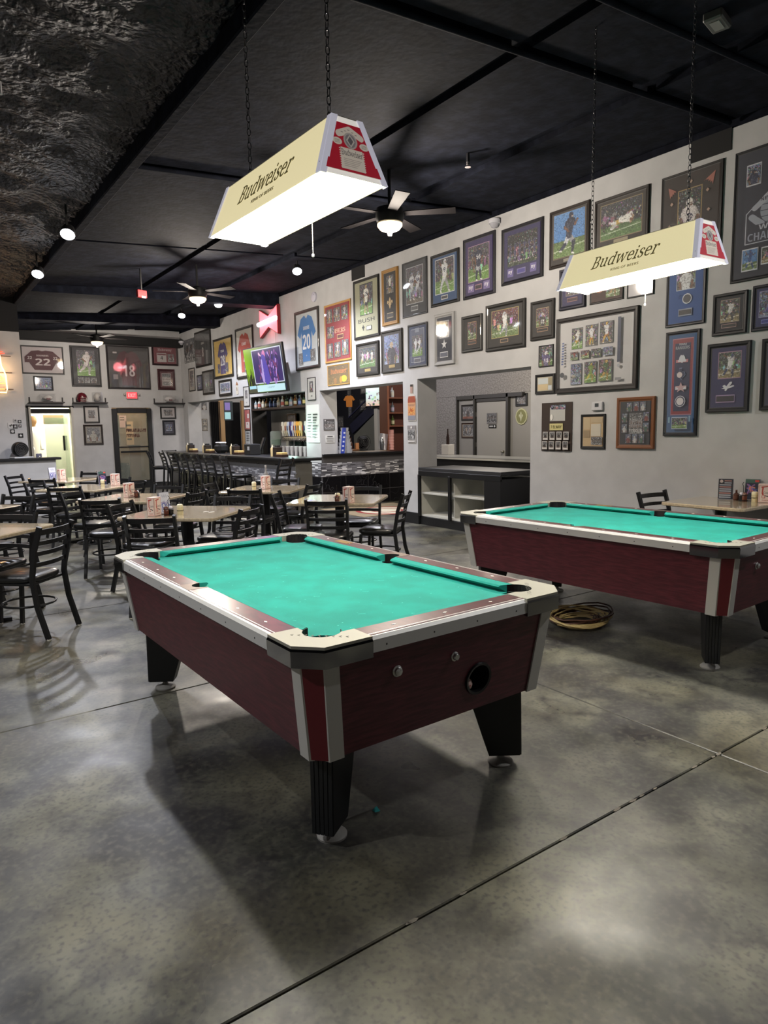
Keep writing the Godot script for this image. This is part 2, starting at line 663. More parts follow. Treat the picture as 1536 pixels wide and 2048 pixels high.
func shell() -> void:
	# --- floor: slabs between saw-cut joints
	var f := bxm(Vector3(3.5, -0.16, -8.5), Vector3(19.4, 0.12, 26.0))
	var floor_o := struct("floor", f, mat("1c1b19", 0.9), "dark stained and polished concrete floor with saw-cut joints")
	var sm := StandardMaterial3D.new()
	var ground := mixed(1024, 1024, [
		[noise_img(1024, 1024, 0.006, 3, 5), Color("3b3b36"), Color("68675c"), 0.28, 0.72, 1.0],
		[noise_img(1024, 1024, 0.011, 12, 5), Color.BLACK, Color("7c7b6a"), 0.45, 0.85, 0.5],
		[noise_img(1024, 1024, 0.008, 31, 4), Color.BLACK, Color("2a292c"), 0.46, 0.72, 0.65],
		[noise_img(1024, 1024, 0.03, 47, 3, FastNoiseLite.TYPE_CELLULAR), Color.BLACK, Color("262427"), 0.45, 0.75, 0.5],
		[noise_img(1024, 1024, 0.12, 60, 4), Color.BLACK, Color("6a675a"), 0.45, 0.85, 0.5],
		[noise_img(1024, 1024, 0.004, 61, 2), Color.BLACK, Color("665f46"), 0.5, 0.85, 0.4],
		[noise_img(1024, 1024, 0.2, 63, 2), Color.BLACK, Color("28272a"), 0.55, 0.9, 0.5]])
	sm.albedo_texture = tex(ground)
	sm.uv1_triplanar = true
	sm.uv1_world_triplanar = true
	sm.uv1_scale = Vector3(1, 1, 1) / 5.2
	sm.uv1_offset = Vector3(0.13, 0, 0.31)
	var rgh := noise_img(512, 512, 0.012, 77, 4)
	rgh.adjust_bcs(1.05, 0.6, 1.0)
	sm.roughness_texture = tex(rgh)
	sm.roughness = 0.82
	sm.heightmap_enabled = true
	sm.heightmap_texture = tex(noise_img(512, 512, 0.05, 80, 4))
	sm.heightmap_scale = 0.08
	var xs := [-6.1, -1.7, 2.95, 7.6, 13.1]
	var zs := [4.2, 0.8, -1.53, -3.85, -6.2, -8.5, -10.8, -13.1, -15.4, -17.7, -21.4]
	for i in 4:
		for k in 10:
			if xs[i] > 7 and k < 2:
				continue
			var c := Vector3((xs[i] + xs[i + 1]) / 2, -0.05, (zs[k] + zs[k + 1]) / 2)
			obj("concrete_slab", bxm(c, Vector3(xs[i + 1] - xs[i] - 0.007, 0.1, zs[k] - zs[k + 1] - 0.007), 0.004), sm, floor_o)
	# chipped edges along the nearest joint
	var chip := MB.new()
	for i in 18:
		var x := 0.4 + 3.4 * rng.randf()
		var s := rng.randf_range(0.006, 0.022)
		var p := []
		for k in 6:
			p.append(Vector2(x + s * 1.6 * cos(k) * rng.randf_range(.5, 1), 1.53 + s * .5 * sin(k) * rng.randf_range(.5, 1)))
		chip.X = Transform3D(Basis(Vector3(1, 0, 0), Vector3(0, 0, -1), Vector3(0, 1, 0)), Vector3(0, 0, 0))
		chip.prism(PackedVector2Array(p), 0.0, 0.0012)
	tag(obj("joint_chipping", chip, mat("6a645a", 0.9), floor_o), "", "", "", "stuff")
	# --- walls
	var wm := textured(mixed(256, 256, [[noise_img(256, 256, 0.02, 5, 3), Color(WALL).darkened(0.03), Color(WALL).lightened(0.03), 0.2, 0.8, 1.0]]), Vector3.ONE * 0.5, 0.75, true, noise_img(256, 256, 0.12, 8, 3), 0.06)
	var black := mat("141416", 0.8)
	var w := MB.new()
	for s in [[3.0, -6.0, 0.0, 4.24], [-6.0, -8.33, 2.265, 4.24], [-8.33, -8.7, 0.0, 4.24], [-8.7, -11.35, 2.25, 4.24], [-11.35, -11.92, 0.0, 4.24], [-11.92, -14.52, 2.27, 4.24], [-14.52, -14.9, 0.0, 4.24], [-14.9, -18.72, 2.32, 4.24], [-18.72, -19.1, 0.0, 4.24]]:
		w.box(Vector3(6.74, (s[2] + s[3]) / 2, (s[0] + s[1]) / 2), Vector3(0.38, s[3] - s[2], s[0] - s[1]))
	struct("wall_right", w, wm, "long light grey wall hung with framed sports pictures, with three openings")
	w = MB.new()
	for s in [[-6.2, 2.6, 0, 4.3], [2.6, 3.62, 2.19, 4.3], [3.62, 4.6, 0, 4.3], [4.6, 5.63, 2.19, 4.3], [5.63, 6.55, 0, 4.3]]:
		w.box(Vector3((s[0] + s[1]) / 2, (s[2] + s[3]) / 2, -19.2), Vector3(s[1] - s[0], s[3] - s[2], 0.2))
	struct("wall_far", w, wm, "grey end wall with the black exit door and framed college memorabilia")
	w = bxm(Vector3(-2.1, 1.7, -14.42), Vector3(8.0, 3.4, 0.24))
	struct("wall_partition", w, wm, "grey partition wall with a neon bottle sign and small stickers")
	w = bxm(Vector3(-2.0, 0.52, -14.1), Vector3(8.6, 1.04, 0.26))
	var hw := struct("wall_half", w, wm, "low grey half wall capped with a black board")
	obj("cap", bxm(Vector3(-1.96, 1.06, -14.08), Vector3(8.7, 0.04, 0.36), 0.006), black, hw)
	struct("wall_left", bxm(Vector3(-6.2, 2.1, -7.5), Vector3(0.2, 4.4, 24.0)), wm)
	struct("wall_near", bxm(Vector3(0.3, 2.1, 4.1), Vector3(13.2, 4.4, 0.2)), wm)
	# --- black ceiling
	var cm := textured(mixed(256, 256, [[noise_img(256, 256, 0.03, 15, 4), Color("12141c"), Color("1d202b"), 0.25, 0.8, 1.0]]), Vector3.ONE * 0.6, 0.85, true, noise_img(256, 256, 0.09, 16, 4), 0.25)
	cm.metallic_specular = 0.22
	w = MB.new()
	w.loft([[Vector3(1.9, cyl(1.9) + 0.06, 4.2), Vector3(6.95, cyl(6.95) + 0.06, 4.2), Vector3(6.95, 4.6, 4.2), Vector3(1.9, 4.6, 4.2)], [Vector3(1.9, cyl(1.9) + 0.06, -19.3), Vector3(6.95, cyl(6.95) + 0.06, -19.3), Vector3(6.95, 4.6, -19.3), Vector3(1.9, 4.6, -19.3)]])
	w.box(Vector3(-2.2, 4.35, -7.5), Vector3(8.2, 0.5, 23.6))
	var ceil_o := struct("ceiling", w, cm, "black painted ceiling with seamed panels and rough sprayed insulation")
	var px := [1.98, 3.72, 5.14, 6.54]
	var pz := [4.0, 0.1, -2.86, -3.52, -6.7, -9.7, -12.9, -15.9, -18.8]
	for i in 3:
		for k in 8:
			var a := [px[i] + [.04, .06, .1][i], px[i + 1] - [.06, .1, .04][i], pz[k] - 0.04, pz[k + 1] + 0.04]
			var q := MB.new()
			var lo := []
			var hi := []
			for c in [[0, 2], [1, 2], [1, 3], [0, 3]]:
				lo.append(Vector3(a[c[0]], cyl(a[c[0]]), a[c[1]]))
				hi.append(Vector3(a[c[0]], cyl(a[c[0]]) + 0.058, a[c[1]]))
			q.loft([lo, hi])
			obj("ceiling_panel", q, cm, ceil_o)
	# sprayed insulation over the left half: an uneven skin
	var nz := FastNoiseLite.new()
	nz.seed = 9
	nz.frequency = 0.9
	nz.fractal_octaves = 4
	var g := MB.new()
	var nx := 90
	var nzc := 260
	var hgt := func(i: int, k: int) -> Vector3:
		var x := lerpf(-6.0, 1.86, float(i) / nx)
		var z := lerpf(3.9, -18.9, float(k) / nzc)
		return Vector3(x, 4.03 + 0.05 * nz.get_noise_2d(x * 3.0, z * 7.0) + 0.05 * nz.get_noise_2d(x * 1.1, z * 1.6), z)
	var nrm := func(i: int, k: int) -> Vector3:
		var p: Vector3 = hgt.call(i + 1, k) - hgt.call(i - 1, k)
		var q: Vector3 = hgt.call(i, k + 1) - hgt.call(i, k - 1)
		var n := p.cross(q).normalized()
		return -n if n.y > 0 else n
	for i in nx:
		for k in nzc:
			var a: Vector3 = hgt.call(i, k)
			var b: Vector3 = hgt.call(i + 1, k)
			var c: Vector3 = hgt.call(i + 1, k + 1)
			var d: Vector3 = hgt.call(i, k + 1)
			g.tri(a, b, c, nrm.call(i, k), nrm.call(i + 1, k), nrm.call(i + 1, k + 1))
			g.tri(a, c, d, nrm.call(i, k), nrm.call(i + 1, k + 1), nrm.call(i, k + 1))
	tag(obj("sprayed_insulation", g, textured(mixed(256, 256, [[noise_img(256, 256, 0.05, 21, 5), Color("090b14"), Color("191d2d"), 0.3, 0.8, 1.0]]), Vector3.ONE * 0.9, 0.5, true, noise_img(256, 256, 0.06, 22, 5), 3.0), ceil_o), "", "", "", "stuff")
	# beams
	var n_trim := 1
	for z in [-13.1, -16.3]:
		var b := MB.new()
		var s := 0.2
		b.loft([[Vector3(6.549, 4.05, z - s), Vector3(6.549, 4.05, z + s), Vector3(6.549, 4.34, z + s), Vector3(6.549, 4.34, z - s)], [Vector3(1.92, 3.9, z - s), Vector3(1.92, 3.9, z + s), Vector3(1.92, 4.05, z + s), Vector3(1.92, 4.05, z - s)]])
		struct("trim_%d" % n_trim, b, cm, "black boxed ceiling beam running to the picture wall")
		n_trim += 1
	# black painted patches on the wall where the old beam pockets were
	for z in [-3.74, -9.92]:
		struct("trim_%d" % n_trim, bxm(Vector3(6.546, 4.15, z), Vector3(0.012, 0.2, 0.4)), black, "black painted beam pocket at the top of the picture wall")
		n_trim += 1
	for z in [-2.84, -3.54, -6.72]:
		var b := MB.new()
		b.tube([Vector3(1.96, cyl(1.96) - .02, z), Vector3(6.5, cyl(6.5) - .02, z)], 0.022, 8)
		struct("trim_%d" % n_trim, b, cm, "thin black conduit running across the ceiling to the picture wall")
		n_trim += 1
	var lb := bxm(Vector3(1.9, 3.97, -7.5), Vector3(0.1, 0.14, 23.0), 0.01)
	struct("trim_%d" % n_trim, lb, cm, "long black ceiling beam at the edge of the rough insulation")
	struct("trim_%d" % (n_trim + 1), bxm(Vector3(6.75, 4.42, -7.5), Vector3(0.36, 0.36, 23.0)), cm, "black bulkhead above the picture wall")
	struct("trim_%d" % (n_trim + 2), bxm(Vector3(4.5, 3.945, -18.95), Vector3(4.08, 0.21, 0.3), 0.01), black, "black soffit along the end wall")
	struct("trim_%d" % (n_trim + 3), bxm(Vector3(-2.0, 3.75, -14.42), Vector3(7.8, 0.7, 0.26)), black, "black bulkhead over the partition wall")
	# baseboards
	w = MB.new()
	for s in [[3.0, -6.0], [-8.33, -8.7], [-14.52, -14.9]]:
		w.box(Vector3(6.545, 0.09, (s[0] + s[1]) / 2), Vector3(0.016, 0.18, s[0] - s[1] + 0.016), 0.004)
	w.box(Vector3(6.74, 0.09, -8.325), Vector3(0.39, 0.18, 0.016), 0.004)
	w.box(Vector3(6.74, 0.09, -11.345), Vector3(0.39, 0.18, 0.016), 0.004)
	struct("baseboard_right", w, mat("101012", 0.5), "black baseboard under the picture wall")
	w = MB.new()
	for s in [[2.4, 2.6], [3.68, 4.55], [5.68, 6.55]]:
		w.box(Vector3((s[0] + s[1]) / 2, 0.06, -19.09), Vector3(s[1] - s[0], 0.12, 0.02), 0.004)
	struct("baseboard_far", w, mat("101012", 0.5), "black baseboard under the end wall")
	# --- rooms behind the openings
	var navy := mat("10121f", 0.7)
	var grey := textured(mixed(256, 256, [[noise_img(256, 256, 0.1, 25, 4), Color("86827e"), Color("a8a4a0"), 0.25, 0.75, 1.0]]), Vector3.ONE * 0.9, 0.7, true, noise_img(256, 256, 0.07, 26, 4), 1.2)
	struct("wall_back", bxm(Vector3(11.1, 2.75, -11.0), Vector3(0.2, 1.0, 6.0)), grey, "textured grey plaster above the back door")
	w = bxm(Vector3(11.1, 1.12, -10.2), Vector3(0.2, 2.25, 4.4))
	struct("wall_alcove", w, mat("a19e98", 0.7), "flat grey wall around the back door")
	struct("wall_plaster", bxm(Vector3(11.1, 1.12, -13.2), Vector3(0.2, 2.25, 1.58)), grey, "textured grey plaster beside the back door recess")
	w = MB.new()
	w.box(Vector3(11.1, 1.7, -17.0), Vector3(0.2, 3.4, 6.0))
	w.box(Vector3(9.6, 1.7, -20.1), Vector3(3.2, 3.4, 0.2))
	struct("wall_navy", w, navy, "dark navy wall of the room behind the bar")
	struct("wall_backbar", bxm(Vector3(7.9, 1.6, -19.1), Vector3(2.0, 3.2, 0.2)), wm, "grey end wall of the bartender area")
	struct("wall_side", bxm(Vector3(9.0, 1.7, -5.6), Vector3(4.3, 3.4, 0.2)), wm, "grey wall closing the alcove")
	struct("ceiling_back", bxm(Vector3(9.05, 3.45, -12.8), Vector3(4.25, 0.1, 15.0)), mat("3a3a3c", 0.8), "dark ceiling of the back rooms")
	# entrance lobby behind the end wall
	w = MB.new()
	w.box(Vector3(3.1, 1.5, -21.3), Vector3(3.4, 3.0, 0.1))
	w.box(Vector3(1.45, 1.5, -20.3), Vector3(0.1, 3.0, 2.0))
	w.box(Vector3(4.15, 1.5, -20.3), Vector3(0.1, 3.0, 2.0))
	struct("wall_lobby", w, mat("e8e6d6", 0.7), "pale cream lobby wall seen through the entrance opening")
	w = MB.new()
	w.box(Vector3(5.2, 1.5, -21.3), Vector3(2.0, 3.0, 0.1))
	w.box(Vector3(6.2, 1.5, -20.3), Vector3(0.1, 3.0, 2.0))
	struct("wall_vestibule", w, mat("7d6c5a", 0.7), "tan vestibule wall seen through the exit door glass")
	struct("ceiling_lobby", bxm(Vector3(3.9, 3.05, -20.25), Vector3(5.0, 0.1, 2.1)), mat("c8c8c0", 0.8), "pale lobby ceiling")
	# openings: entrance trim and the exit door
	w = MB.new()
	w.box(Vector3(2.62, 1.1, -19.12), Vector3(0.05, 2.2, 0.24), 0.004)
	w.box(Vector3(3.6, 1.1, -19.12), Vector3(0.05, 2.2, 0.24), 0.004)
	var ent := struct("door_1", w, mat("b9b6b2", 0.6), "cased entrance opening to the pale lobby beside the partition")
	obj("header", bxm(Vector3(3.11, 2.205, -19.1), Vector3(1.1, 0.05, 0.06), 0.004), black, ent)
	obj("roller_shade", bxm(Vector3(3.11, 2.1, -19.15), Vector3(0.92, 0.12, 0.08), 0.01), black, ent)
	var pane := obj("glass_leaf", bxm(Vector3(3.53, 1.05, -19.55), Vector3(0.012, 2.0, 0.6)), glass("b8d8c0", 0.3), ent)
	pane.rotation.y = 0.0
	obj("leaf_frame", bxm(Vector3(3.3, 1.9, -19.9), Vector3(0.5, 0.24, 0.03)), mat("d8b48c", 0.7), ent)
	obj("glass_leaf", bxm(Vector3(3.34, 1.0, -19.85), Vector3(0.56, 1.9, 0.012)), glass("a8c8b0", 0.35), ent)
	obj("pull_handle", bxm(Vector3(3.5, 1.27, -19.8), Vector3(0.05, 0.4, 0.04), 0.012), black, ent)
	w = MB.new()
	w.box(Vector3(4.66, 1.08, -19.08), Vector3(0.13, 2.17, 0.1), 0.006)
	w.box(Vector3(5.57, 1.08, -19.08), Vector3(0.13, 2.17, 0.1), 0.006)
	w.box(Vector3(5.115, 2.11, -19.08), Vector3(0.78, 0.13, 0.1), 0.006)
	w.box(Vector3(5.115, 0.1, -19.08), Vector3(0.78, 0.2, 0.1), 0.006)
	w.box(Vector3(5.115, 1.13, -19.08), Vector3(0.78, 0.035, 0.06), 0.004)
	var ex := struct("door_2", w, mat("0d0d0f", 0.4), "black framed glass exit door below the red exit sign")
	obj("pane", bxm(Vector3(5.115, 1.6, -19.08), Vector3(0.78, 0.9, 0.01)), glass("c8d0c0", 0.12), ex)
	obj("pane", bxm(Vector3(5.115, 0.66, -19.08), Vector3(0.78, 0.9, 0.01)), glass("c8d0c0", 0.12), ex)
	w = MB.new()
	for k in 2:
		for i in 12 - 4 * k:
			w.box(Vector3(4.95 + i * 0.045, 1.58 - 0.14 * k, -19.07), Vector3(0.012 + 0.02 * rng.randf(), 0.09, 0.002))
			w.box(Vector3(4.96 + i * 0.045, 1.54 - 0.14 * k + 0.08 * rng.randf(), -19.07), Vector3(0.034, 0.02, 0.002))
	obj("red_door_lettering", w, mat("5e3a32", 0.6), ex)
	obj("push_bar", bxm(Vector3(5.1, 1.0, -19.0), Vector3(0.7, 0.05, 0.06), 0.01), mat("202022", 0.4, 0.6), ex)
	# flat back door in the alcove
	w = MB.new()
	w.box(Vector3(10.96, 1.12, -10.7), Vector3(0.1, 2.24, 0.07), 0.005)
	w.box(Vector3(10.96, 1.12, -11.76), Vector3(0.1, 2.24, 0.05), 0.005)
	w.box(Vector3(10.96, 2.2, -11.3), Vector3(0.1, 0.09, 2.1), 0.005)
	w.box(Vector3(10.96, 1.12, -12.38), Vector3(0.08, 2.24, 0.03), 0.005)
	w.box(Vector3(10.97, 2.12, -11.22), Vector3(0.06, 0.08, 0.98), 0.005)
	var bd := struct("door_3", w, mat("3c3a38", 0.5), "flat grey back door with a round knob beyond the display case")
	obj("leaf", bxm(Vector3(10.98, 1.04, -11.23), Vector3(0.04, 2.06, 0.96), 0.004), mat("aeaba4", 0.55), bd)
	var kn := MB.new()
	kn.X = Transform3D(Basis(Vector3(0, 0, 1), Vector3(-1, 0, 0), Vector3(0, -1, 0)), Vector3(10.96, 0.95, -10.84))
	kn.lathe([Vector2(0.035, 0), Vector2(0.035, 0.008), Vector2(0.012, 0.012), Vector2(0.012, 0.035), Vector2(0.028, 0.045), Vector2(0.03, 0.06), Vector2(0.02, 0.072), Vector2(0, 0.074)])
	obj("knob", kn, mat("c8c4b8", 0.2, 1.0), bd)
	for y in [0.35, 1.1, 1.8]:
		obj("hinge", bxm(Vector3(10.955, y, -11.73), Vector3(0.012, 0.1, 0.02)), mat("a8a49c", 0.3, 0.8), bd)


# ---------- pool tables ----------
func xz(y: float) -> Transform3D:   # outline in (x, z) pushed upward from height y
	return Transform3D(Basis(Vector3(1, 0, 0), Vector3(0, 0, 1), Vector3(0, 1, 0)), Vector3(0, y, 0))


func circle(c: Vector2, r: float, n := 24) -> PackedVector2Array:
	var p := PackedVector2Array()
	for k in n:
		p.append(c + Vector2(cos(TAU * k / n), sin(TAU * k / n)) * r)
	return p


func arc_wall(q: MB, c: Vector2, r: float, mid: float, half: float, y0: float, y1: float) -> void:
	# thin upright band bent round part of a circle
	for k in 18:
		var a := mid - half + 2.0 * half * k / 18
		var b := mid - half + 2.0 * half * (k + 1) / 18
		var pa := Vector3(c.x + r * cos(a), 0, c.y + r * sin(a))
		var pb := Vector3(c.x + r * cos(b), 0, c.y + r * sin(b))
		var n := Vector3(-cos((a + b) / 2), 0, -sin((a + b) / 2))
		var u := Vector3.UP
		q.quad(pa + u * y1, pb + u * y1, pb + u * y0, pa + u * y0, n)
		q.quad(pa - n * .002 + u * y1, pb - n * .002 + u * y1, pb - n * .002 + u * y0, pa - n * .002 + u * y0, -n)
		q.quad(pa + u * y1, pb + u * y1, pb - n * .002 + u * y1, pa - n * .002 + u * y1, u)


func pool_table(label: String, at: Vector3, turn: float) -> Node3D:
	var t := thing("pool_table", label, "pool table", at, turn, "coin pool tables")
	var wood_im := mixed(512, 512, [
		[noise_img(512, 512, 0.02, 41, 4), Color("43151f"), Color("58202b"), 0.25, 0.75, 1.0],
		[noise_img(512, 512, 0.012, 42, 2), Color.BLACK, Color("74303a"), 0.5, 0.8, 0.35]])
	var lam := textured(wood_im, Vector3(.7, 6.0, .7), 0.42)
	var railw := textured(wood_im, Vector3(3.0, 3.0, 1.0), 0.34)
	railw.albedo_color = Color(0.82, 0.72, 0.68)
	railw.clearcoat_enabled = true
	railw.clearcoat = 0.35
	railw.clearcoat_roughness = 0.18
	var chamferw := mat("6e1f28", 0.45)
	var alu := mat("d6d5d2", 0.42, 0.3)
	var strip := mat("bcbab4", 0.5, 0.1)
	var chrome := mat("9a9a9c", 0.09, 1.0)
	var black := mat("0b0b0d", 0.42)
	var cl_im := mixed(512, 512, [
		[noise_img(512, 512, 0.01, 51, 4), Color("007d72"), Color("00897d"), 0.25, 0.75, 1.0],
		[noise_img(512, 512, 0.45, 52, 1), Color.BLACK, Color("189a8c"), 0.55, 1.0, 0.4]])
	for i in 70:
		var x := rng.randi_range(4, 500)
		var y := rng.randi_range(4, 500)
		var s := rng.randi_range(1, 3)
		cl_im.fill_rect(Rect2i(x, y, s, 1), Color("8fe0cf"))
		if i % 4 == 0:
			for k in 6:
				cl_im.fill_rect(Rect2i((x + k * 2) % 510, (y + k) % 510, 2, 1), Color("57cdb6"))
	var cloth := textured(cl_im, Vector3.ONE * 0.85, 0.9)
	# cabinet
	var oct := func(hx: float, hz: float, c: float, y: float) -> Array:
		return [Vector3(hx, y, hz - c), Vector3(hx - c, y, hz), Vector3(-hx + c, y, hz), Vector3(-hx, y, hz - c), Vector3(-hx, y, -hz + c), Vector3(-hx + c, y, -hz), Vector3(hx - c, y, -hz), Vector3(hx, y, -hz + c)]
	var b := MB.new()
	var o0: Array = oct.call(0.58, 1.067, 0.048, 0.375)
	var o1: Array = oct.call(0.63, 1.115, 0.055, 0.755)
	var mid := Vector3(0, .56, 0)
	for k in 8:
		if k != 1:
			b.flat([o0[k], o0[(k + 1) % 8], o1[(k + 1) % 8]], mid)
			b.flat([o0[k], o1[(k + 1) % 8], o1[k]], mid)
	b.flat(o0, mid)
	b.flat(o1, mid)
	# near end panel, with the hole of the ball return cut through it
	for sd in [-1, 1]:
		var half := PackedVector2Array([Vector2(.168, .375), Vector2(.532 * sd, .375), Vector2(.575 * sd, .755), Vector2(.168, .755)])
		for pp in Geometry2D.clip_polygons(half, circle(Vector2(.168, .51), .06, 32)):
			var ix := Geometry2D.triangulate_polygon(pp)
			for i in range(0, ix.size(), 3):
				var v := []
				for m in 3:
					var p2: Vector2 = pp[ix[i + m]]
					v.append(Vector3(p2.x, p2.y, 1.067 + (p2.y - .375) * .1263))
				b.flat(v, mid)
	obj("cabinet", b, lam, t)
	for sx in [-1, 1]:
		for sz in [-1, 1]:
			var s := Vector3(sx, 1, sz)
			var q := MB.new()
			# pale strips on both panels beside each corner and the red panel between
			q.loft([[Vector3(.587, .37, .958) * s, Vector3(.587, .37, 1.02) * s, Vector3(.57, .37, 1.03) * s, Vector3(.565, .37, .958) * s], [Vector3(.637, .756, 1.0) * s, Vector3(.637, .756, 1.062) * s, Vector3(.62, .756, 1.072) * s, Vector3(.615, .756, 1.0) * s]])
			obj("corner_strip", q, strip, t)
			q = MB.new()
			q.loft([[Vector3(.474, .37, 1.074) * s, Vector3(.534, .37, 1.074) * s, Vector3(.542, .37, 1.057) * s, Vector3(.474, .37, 1.05) * s], [Vector3(.517, .756, 1.122) * s, Vector3(.577, .756, 1.122) * s, Vector3(.585, .756, 1.105) * s, Vector3(.517, .756, 1.1) * s]])
			obj("corner_strip", q, strip, t)
			q = MB.new()
			q.loft([[Vector3(.584, .374, 1.021) * s, Vector3(.535, .374, 1.071) * s, Vector3(.5, .374, 1.0) * s], [Vector3(.634, .756, 1.063) * s, Vector3(.578, .756, 1.119) * s, Vector3(.54, .756, 1.05) * s]])
			obj("corner_panel", q, chamferw, t)
			# cast corner plate with the pocket mouth
			var out := PackedVector2Array()
			for p in [[.664, .89], [.664, 1.06], [.585, 1.144], [.392, 1.144], [.392, 1.03], [.545, 1.03], [.545, .89]]:
				out.append(Vector2(p[0] * sx, p[1] * sz))
			var parts := Geometry2D.clip_polygons(out, circle(Vector2(.498 * sx, .982 * sz), .07))
			q = MB.new()
			q.X = xz(0)
			var best := PackedVector2Array()
			for p in parts:
				if p.size() > best.size():
					best = p
			q.prism(best, .755, .813)
			obj("corner_casting", q, mat("9b998d", 0.5, 0.25), t)
			q = MB.new()
			var o := func(p: Array, y: float, g: float) -> Vector3:
				return Vector3((p[0] + g * p[2]) * sx, y, (p[1] + g * p[3]) * sz)
			var ring := [[.664, .89, 1, 0], [.664, 1.06, 1, .4], [.585, 1.144, .4, 1], [.392, 1.144, 0, 1]]
			for k in 3:
				q.loft([[o.call(ring[k], .738, .003), o.call(ring[k], .795, .005), o.call(ring[k], .812, -.006), o.call(ring[k], .74, -.02)], [o.call(ring[k + 1], .738, .003), o.call(ring[k + 1], .795, .005), o.call(ring[k + 1], .812, -.006), o.call(ring[k + 1], .74, -.02)]])
			obj("chrome_skirt", q, chrome, t)
			# scratched writing on the plate
			q = MB.new()
			for k in 9:
				var u := k / 8.0
				var c := Vector3(lerpf(.6, .46, u) * sx, .8133, lerpf(.95, 1.09, u) * sz)
				q.box(c, Vector3(.012, .0006, .003))
				q.box(c + Vector3(.004 * sx, 0, .006 * sz), Vector3(.003, .0006, .014))
			obj("scratches", q, mat("6f6e66", 0.8), t)
			# pocket
			q = MB.new()
			q.X = Transform3D(Basis(), Vector3(.498 * sx, 0, .982 * sz))
			q.lathe([Vector2(.066, .66), Vector2(.0695, .77)], 24)
			q.lathe([Vector2(0, .67), Vector2(.07, .67)], 20)
			obj("pocket_liner", q, mat("050506", 0.7), t)
			q = MB.new()
			arc_wall(q, Vector2(.498 * sx, .982 * sz), .0692, atan2(sz, sx), 2.1, .765, .8125)
			obj("pocket_facing", q, mat("0a0a0b", 0.6), t)
			# leg: a post turned to the corner, fluted on its outer face, its inner edge raked
			q = MB.new()
			var lg := func(d: float, w: float, y: float) -> Vector3:
				return Vector3((.4534 + d * .82 - w * .57) * sx, y, (.939 + d * .57 + w * .82) * sz)
			q.loft([[lg.call(.075, .046, .376), lg.call(.075, -.046, .376), lg.call(-.165, -.046, .376), lg.call(-.165, .046, .376)], [lg.call(.08, .042, .05), lg.call(.08, -.042, .05), lg.call(-.06, -.042, .05), lg.call(-.06, .042, .05)]])
			var leg := obj("leg", q, black, t)
			q = MB.new()
			for k in 5:
				var u := lerpf(-.036, .036, k / 4.0)
				q.bar([lg.call(.076, u, .374), lg.call(.081, u * .92, .052)], Vector3(-.57 * sx, 0, .82 * sz), .014, .012)
			obj("fluted_face", q, mat("1d1e20", 0.38), leg)
			q = MB.new()
			q.X = Transform3D(Basis(), Vector3(.4534 * sx, 0, .939 * sz))
			q.lathe([Vector2(.0, .0), Vector2(.057, .0), Vector2(.058, .008), Vector2(.05, .016), Vector2(.022, .022), Vector2(.014, .03), Vector2(.014, .065), Vector2(0, .065)], 24)
			obj("leveler_foot", q, mat("8f8c86", 0.6), t)
			# diamonds
			for k in [1, 2, 3]:
				var d := MB.new()
				d.X = xz(0)
				d.prism(PackedVector2Array([Vector2(.597 * sx - .006, .2477 * k * sz), Vector2(.597 * sx, .2477 * k * sz - .012), Vector2(.597 * sx + .006, .2477 * k * sz), Vector2(.597 * sx, .2477 * k * sz + .012)]), .811, .8128)
				obj("rail_sight", d, mat("e8e6dc", 0.35), t)
			# long rail, trim and cushion of this quarter
			q = bxm(Vector3(.594 * sx, .79, .474 * sz), Vector3(.1, .043, .832), 0.003)
			obj("rail", q, railw, t)
			var bx: float = .545 * sx
			var nx: float = .495 * sx
			q = MB.new()
			q.loft([[Vector3(bx, .811, .05 * sz), Vector3(nx + .008 * sx, .806, .064 * sz), Vector3(nx, .799, .066 * sz), Vector3(nx + .028 * sx, .777, .058 * sz), Vector3(bx, .777, .05 * sz)], [Vector3(bx, .811, .918 * sz), Vector3(nx + .008 * sx, .806, .885 * sz), Vector3(nx, .799, .88 * sz), Vector3(nx + .028 * sx, .777, .9 * sz), Vector3(bx, .777, .918 * sz)]])
			obj("cushion", q, cloth, t)
	for sx in [-1, 1]:
		var q := MB.new()
		var prof := PackedVector2Array()
		for p in [[.632, .812], [.652, .809], [.661, .797], [.662, .752], [.64, .752]]:
			prof.append(Vector2(p[0] * sx, p[1]))
		q.prism(prof, -.892, .892)
		obj("rail_trim", q, alu, t)
		q = MB.new()
		for k in 7:
			q.X = Transform3D(Basis(Vector3(0, 1, 0), Vector3(sx, 0, 0), Vector3(0, 0, 1)), Vector3(.6615 * sx, .772, -.78 + k * .26))
			q.lathe([Vector2(.004, 0), Vector2(.003, .0012), Vector2(0, .0014)], 8)
		obj("trim_screw", q, mat("5a5a58", 0.4, 0.8), t)
		# side pocket
		var pl := PackedVector2Array([Vector2(.545 * sx, -.06), Vector2(.64 * sx, -.06), Vector2(.64 * sx, .06), Vector2(.545 * sx, .06)])
		q = MB.new()
		q.X = xz(0)
		for p in Geometry2D.clip_polygons(pl, circle(Vector2(.548 * sx, 0), .05)):
			q.prism(p, .77, .8125)
		obj("side_casting", q, mat("6b5a50", 0.4, 0.4), t)
		q = MB.new()
		q.X = Transform3D(Basis(), Vector3(.548 * sx, 0, 0))
		q.lathe([Vector2(.046, .67), Vector2(.0495, .77)], 24)
		q.lathe([Vector2(0, .68), Vector2(.05, .68)], 20)
		obj("pocket_liner", q, mat("050506", 0.7), t)
		q = MB.new()
		arc_wall(q, Vector2(.548 * sx, 0), .0492, 0.0 if sx > 0 else PI, 1.62, .765, .812)
		obj("pocket_facing", q, mat("0a0a0b", 0.6), t)
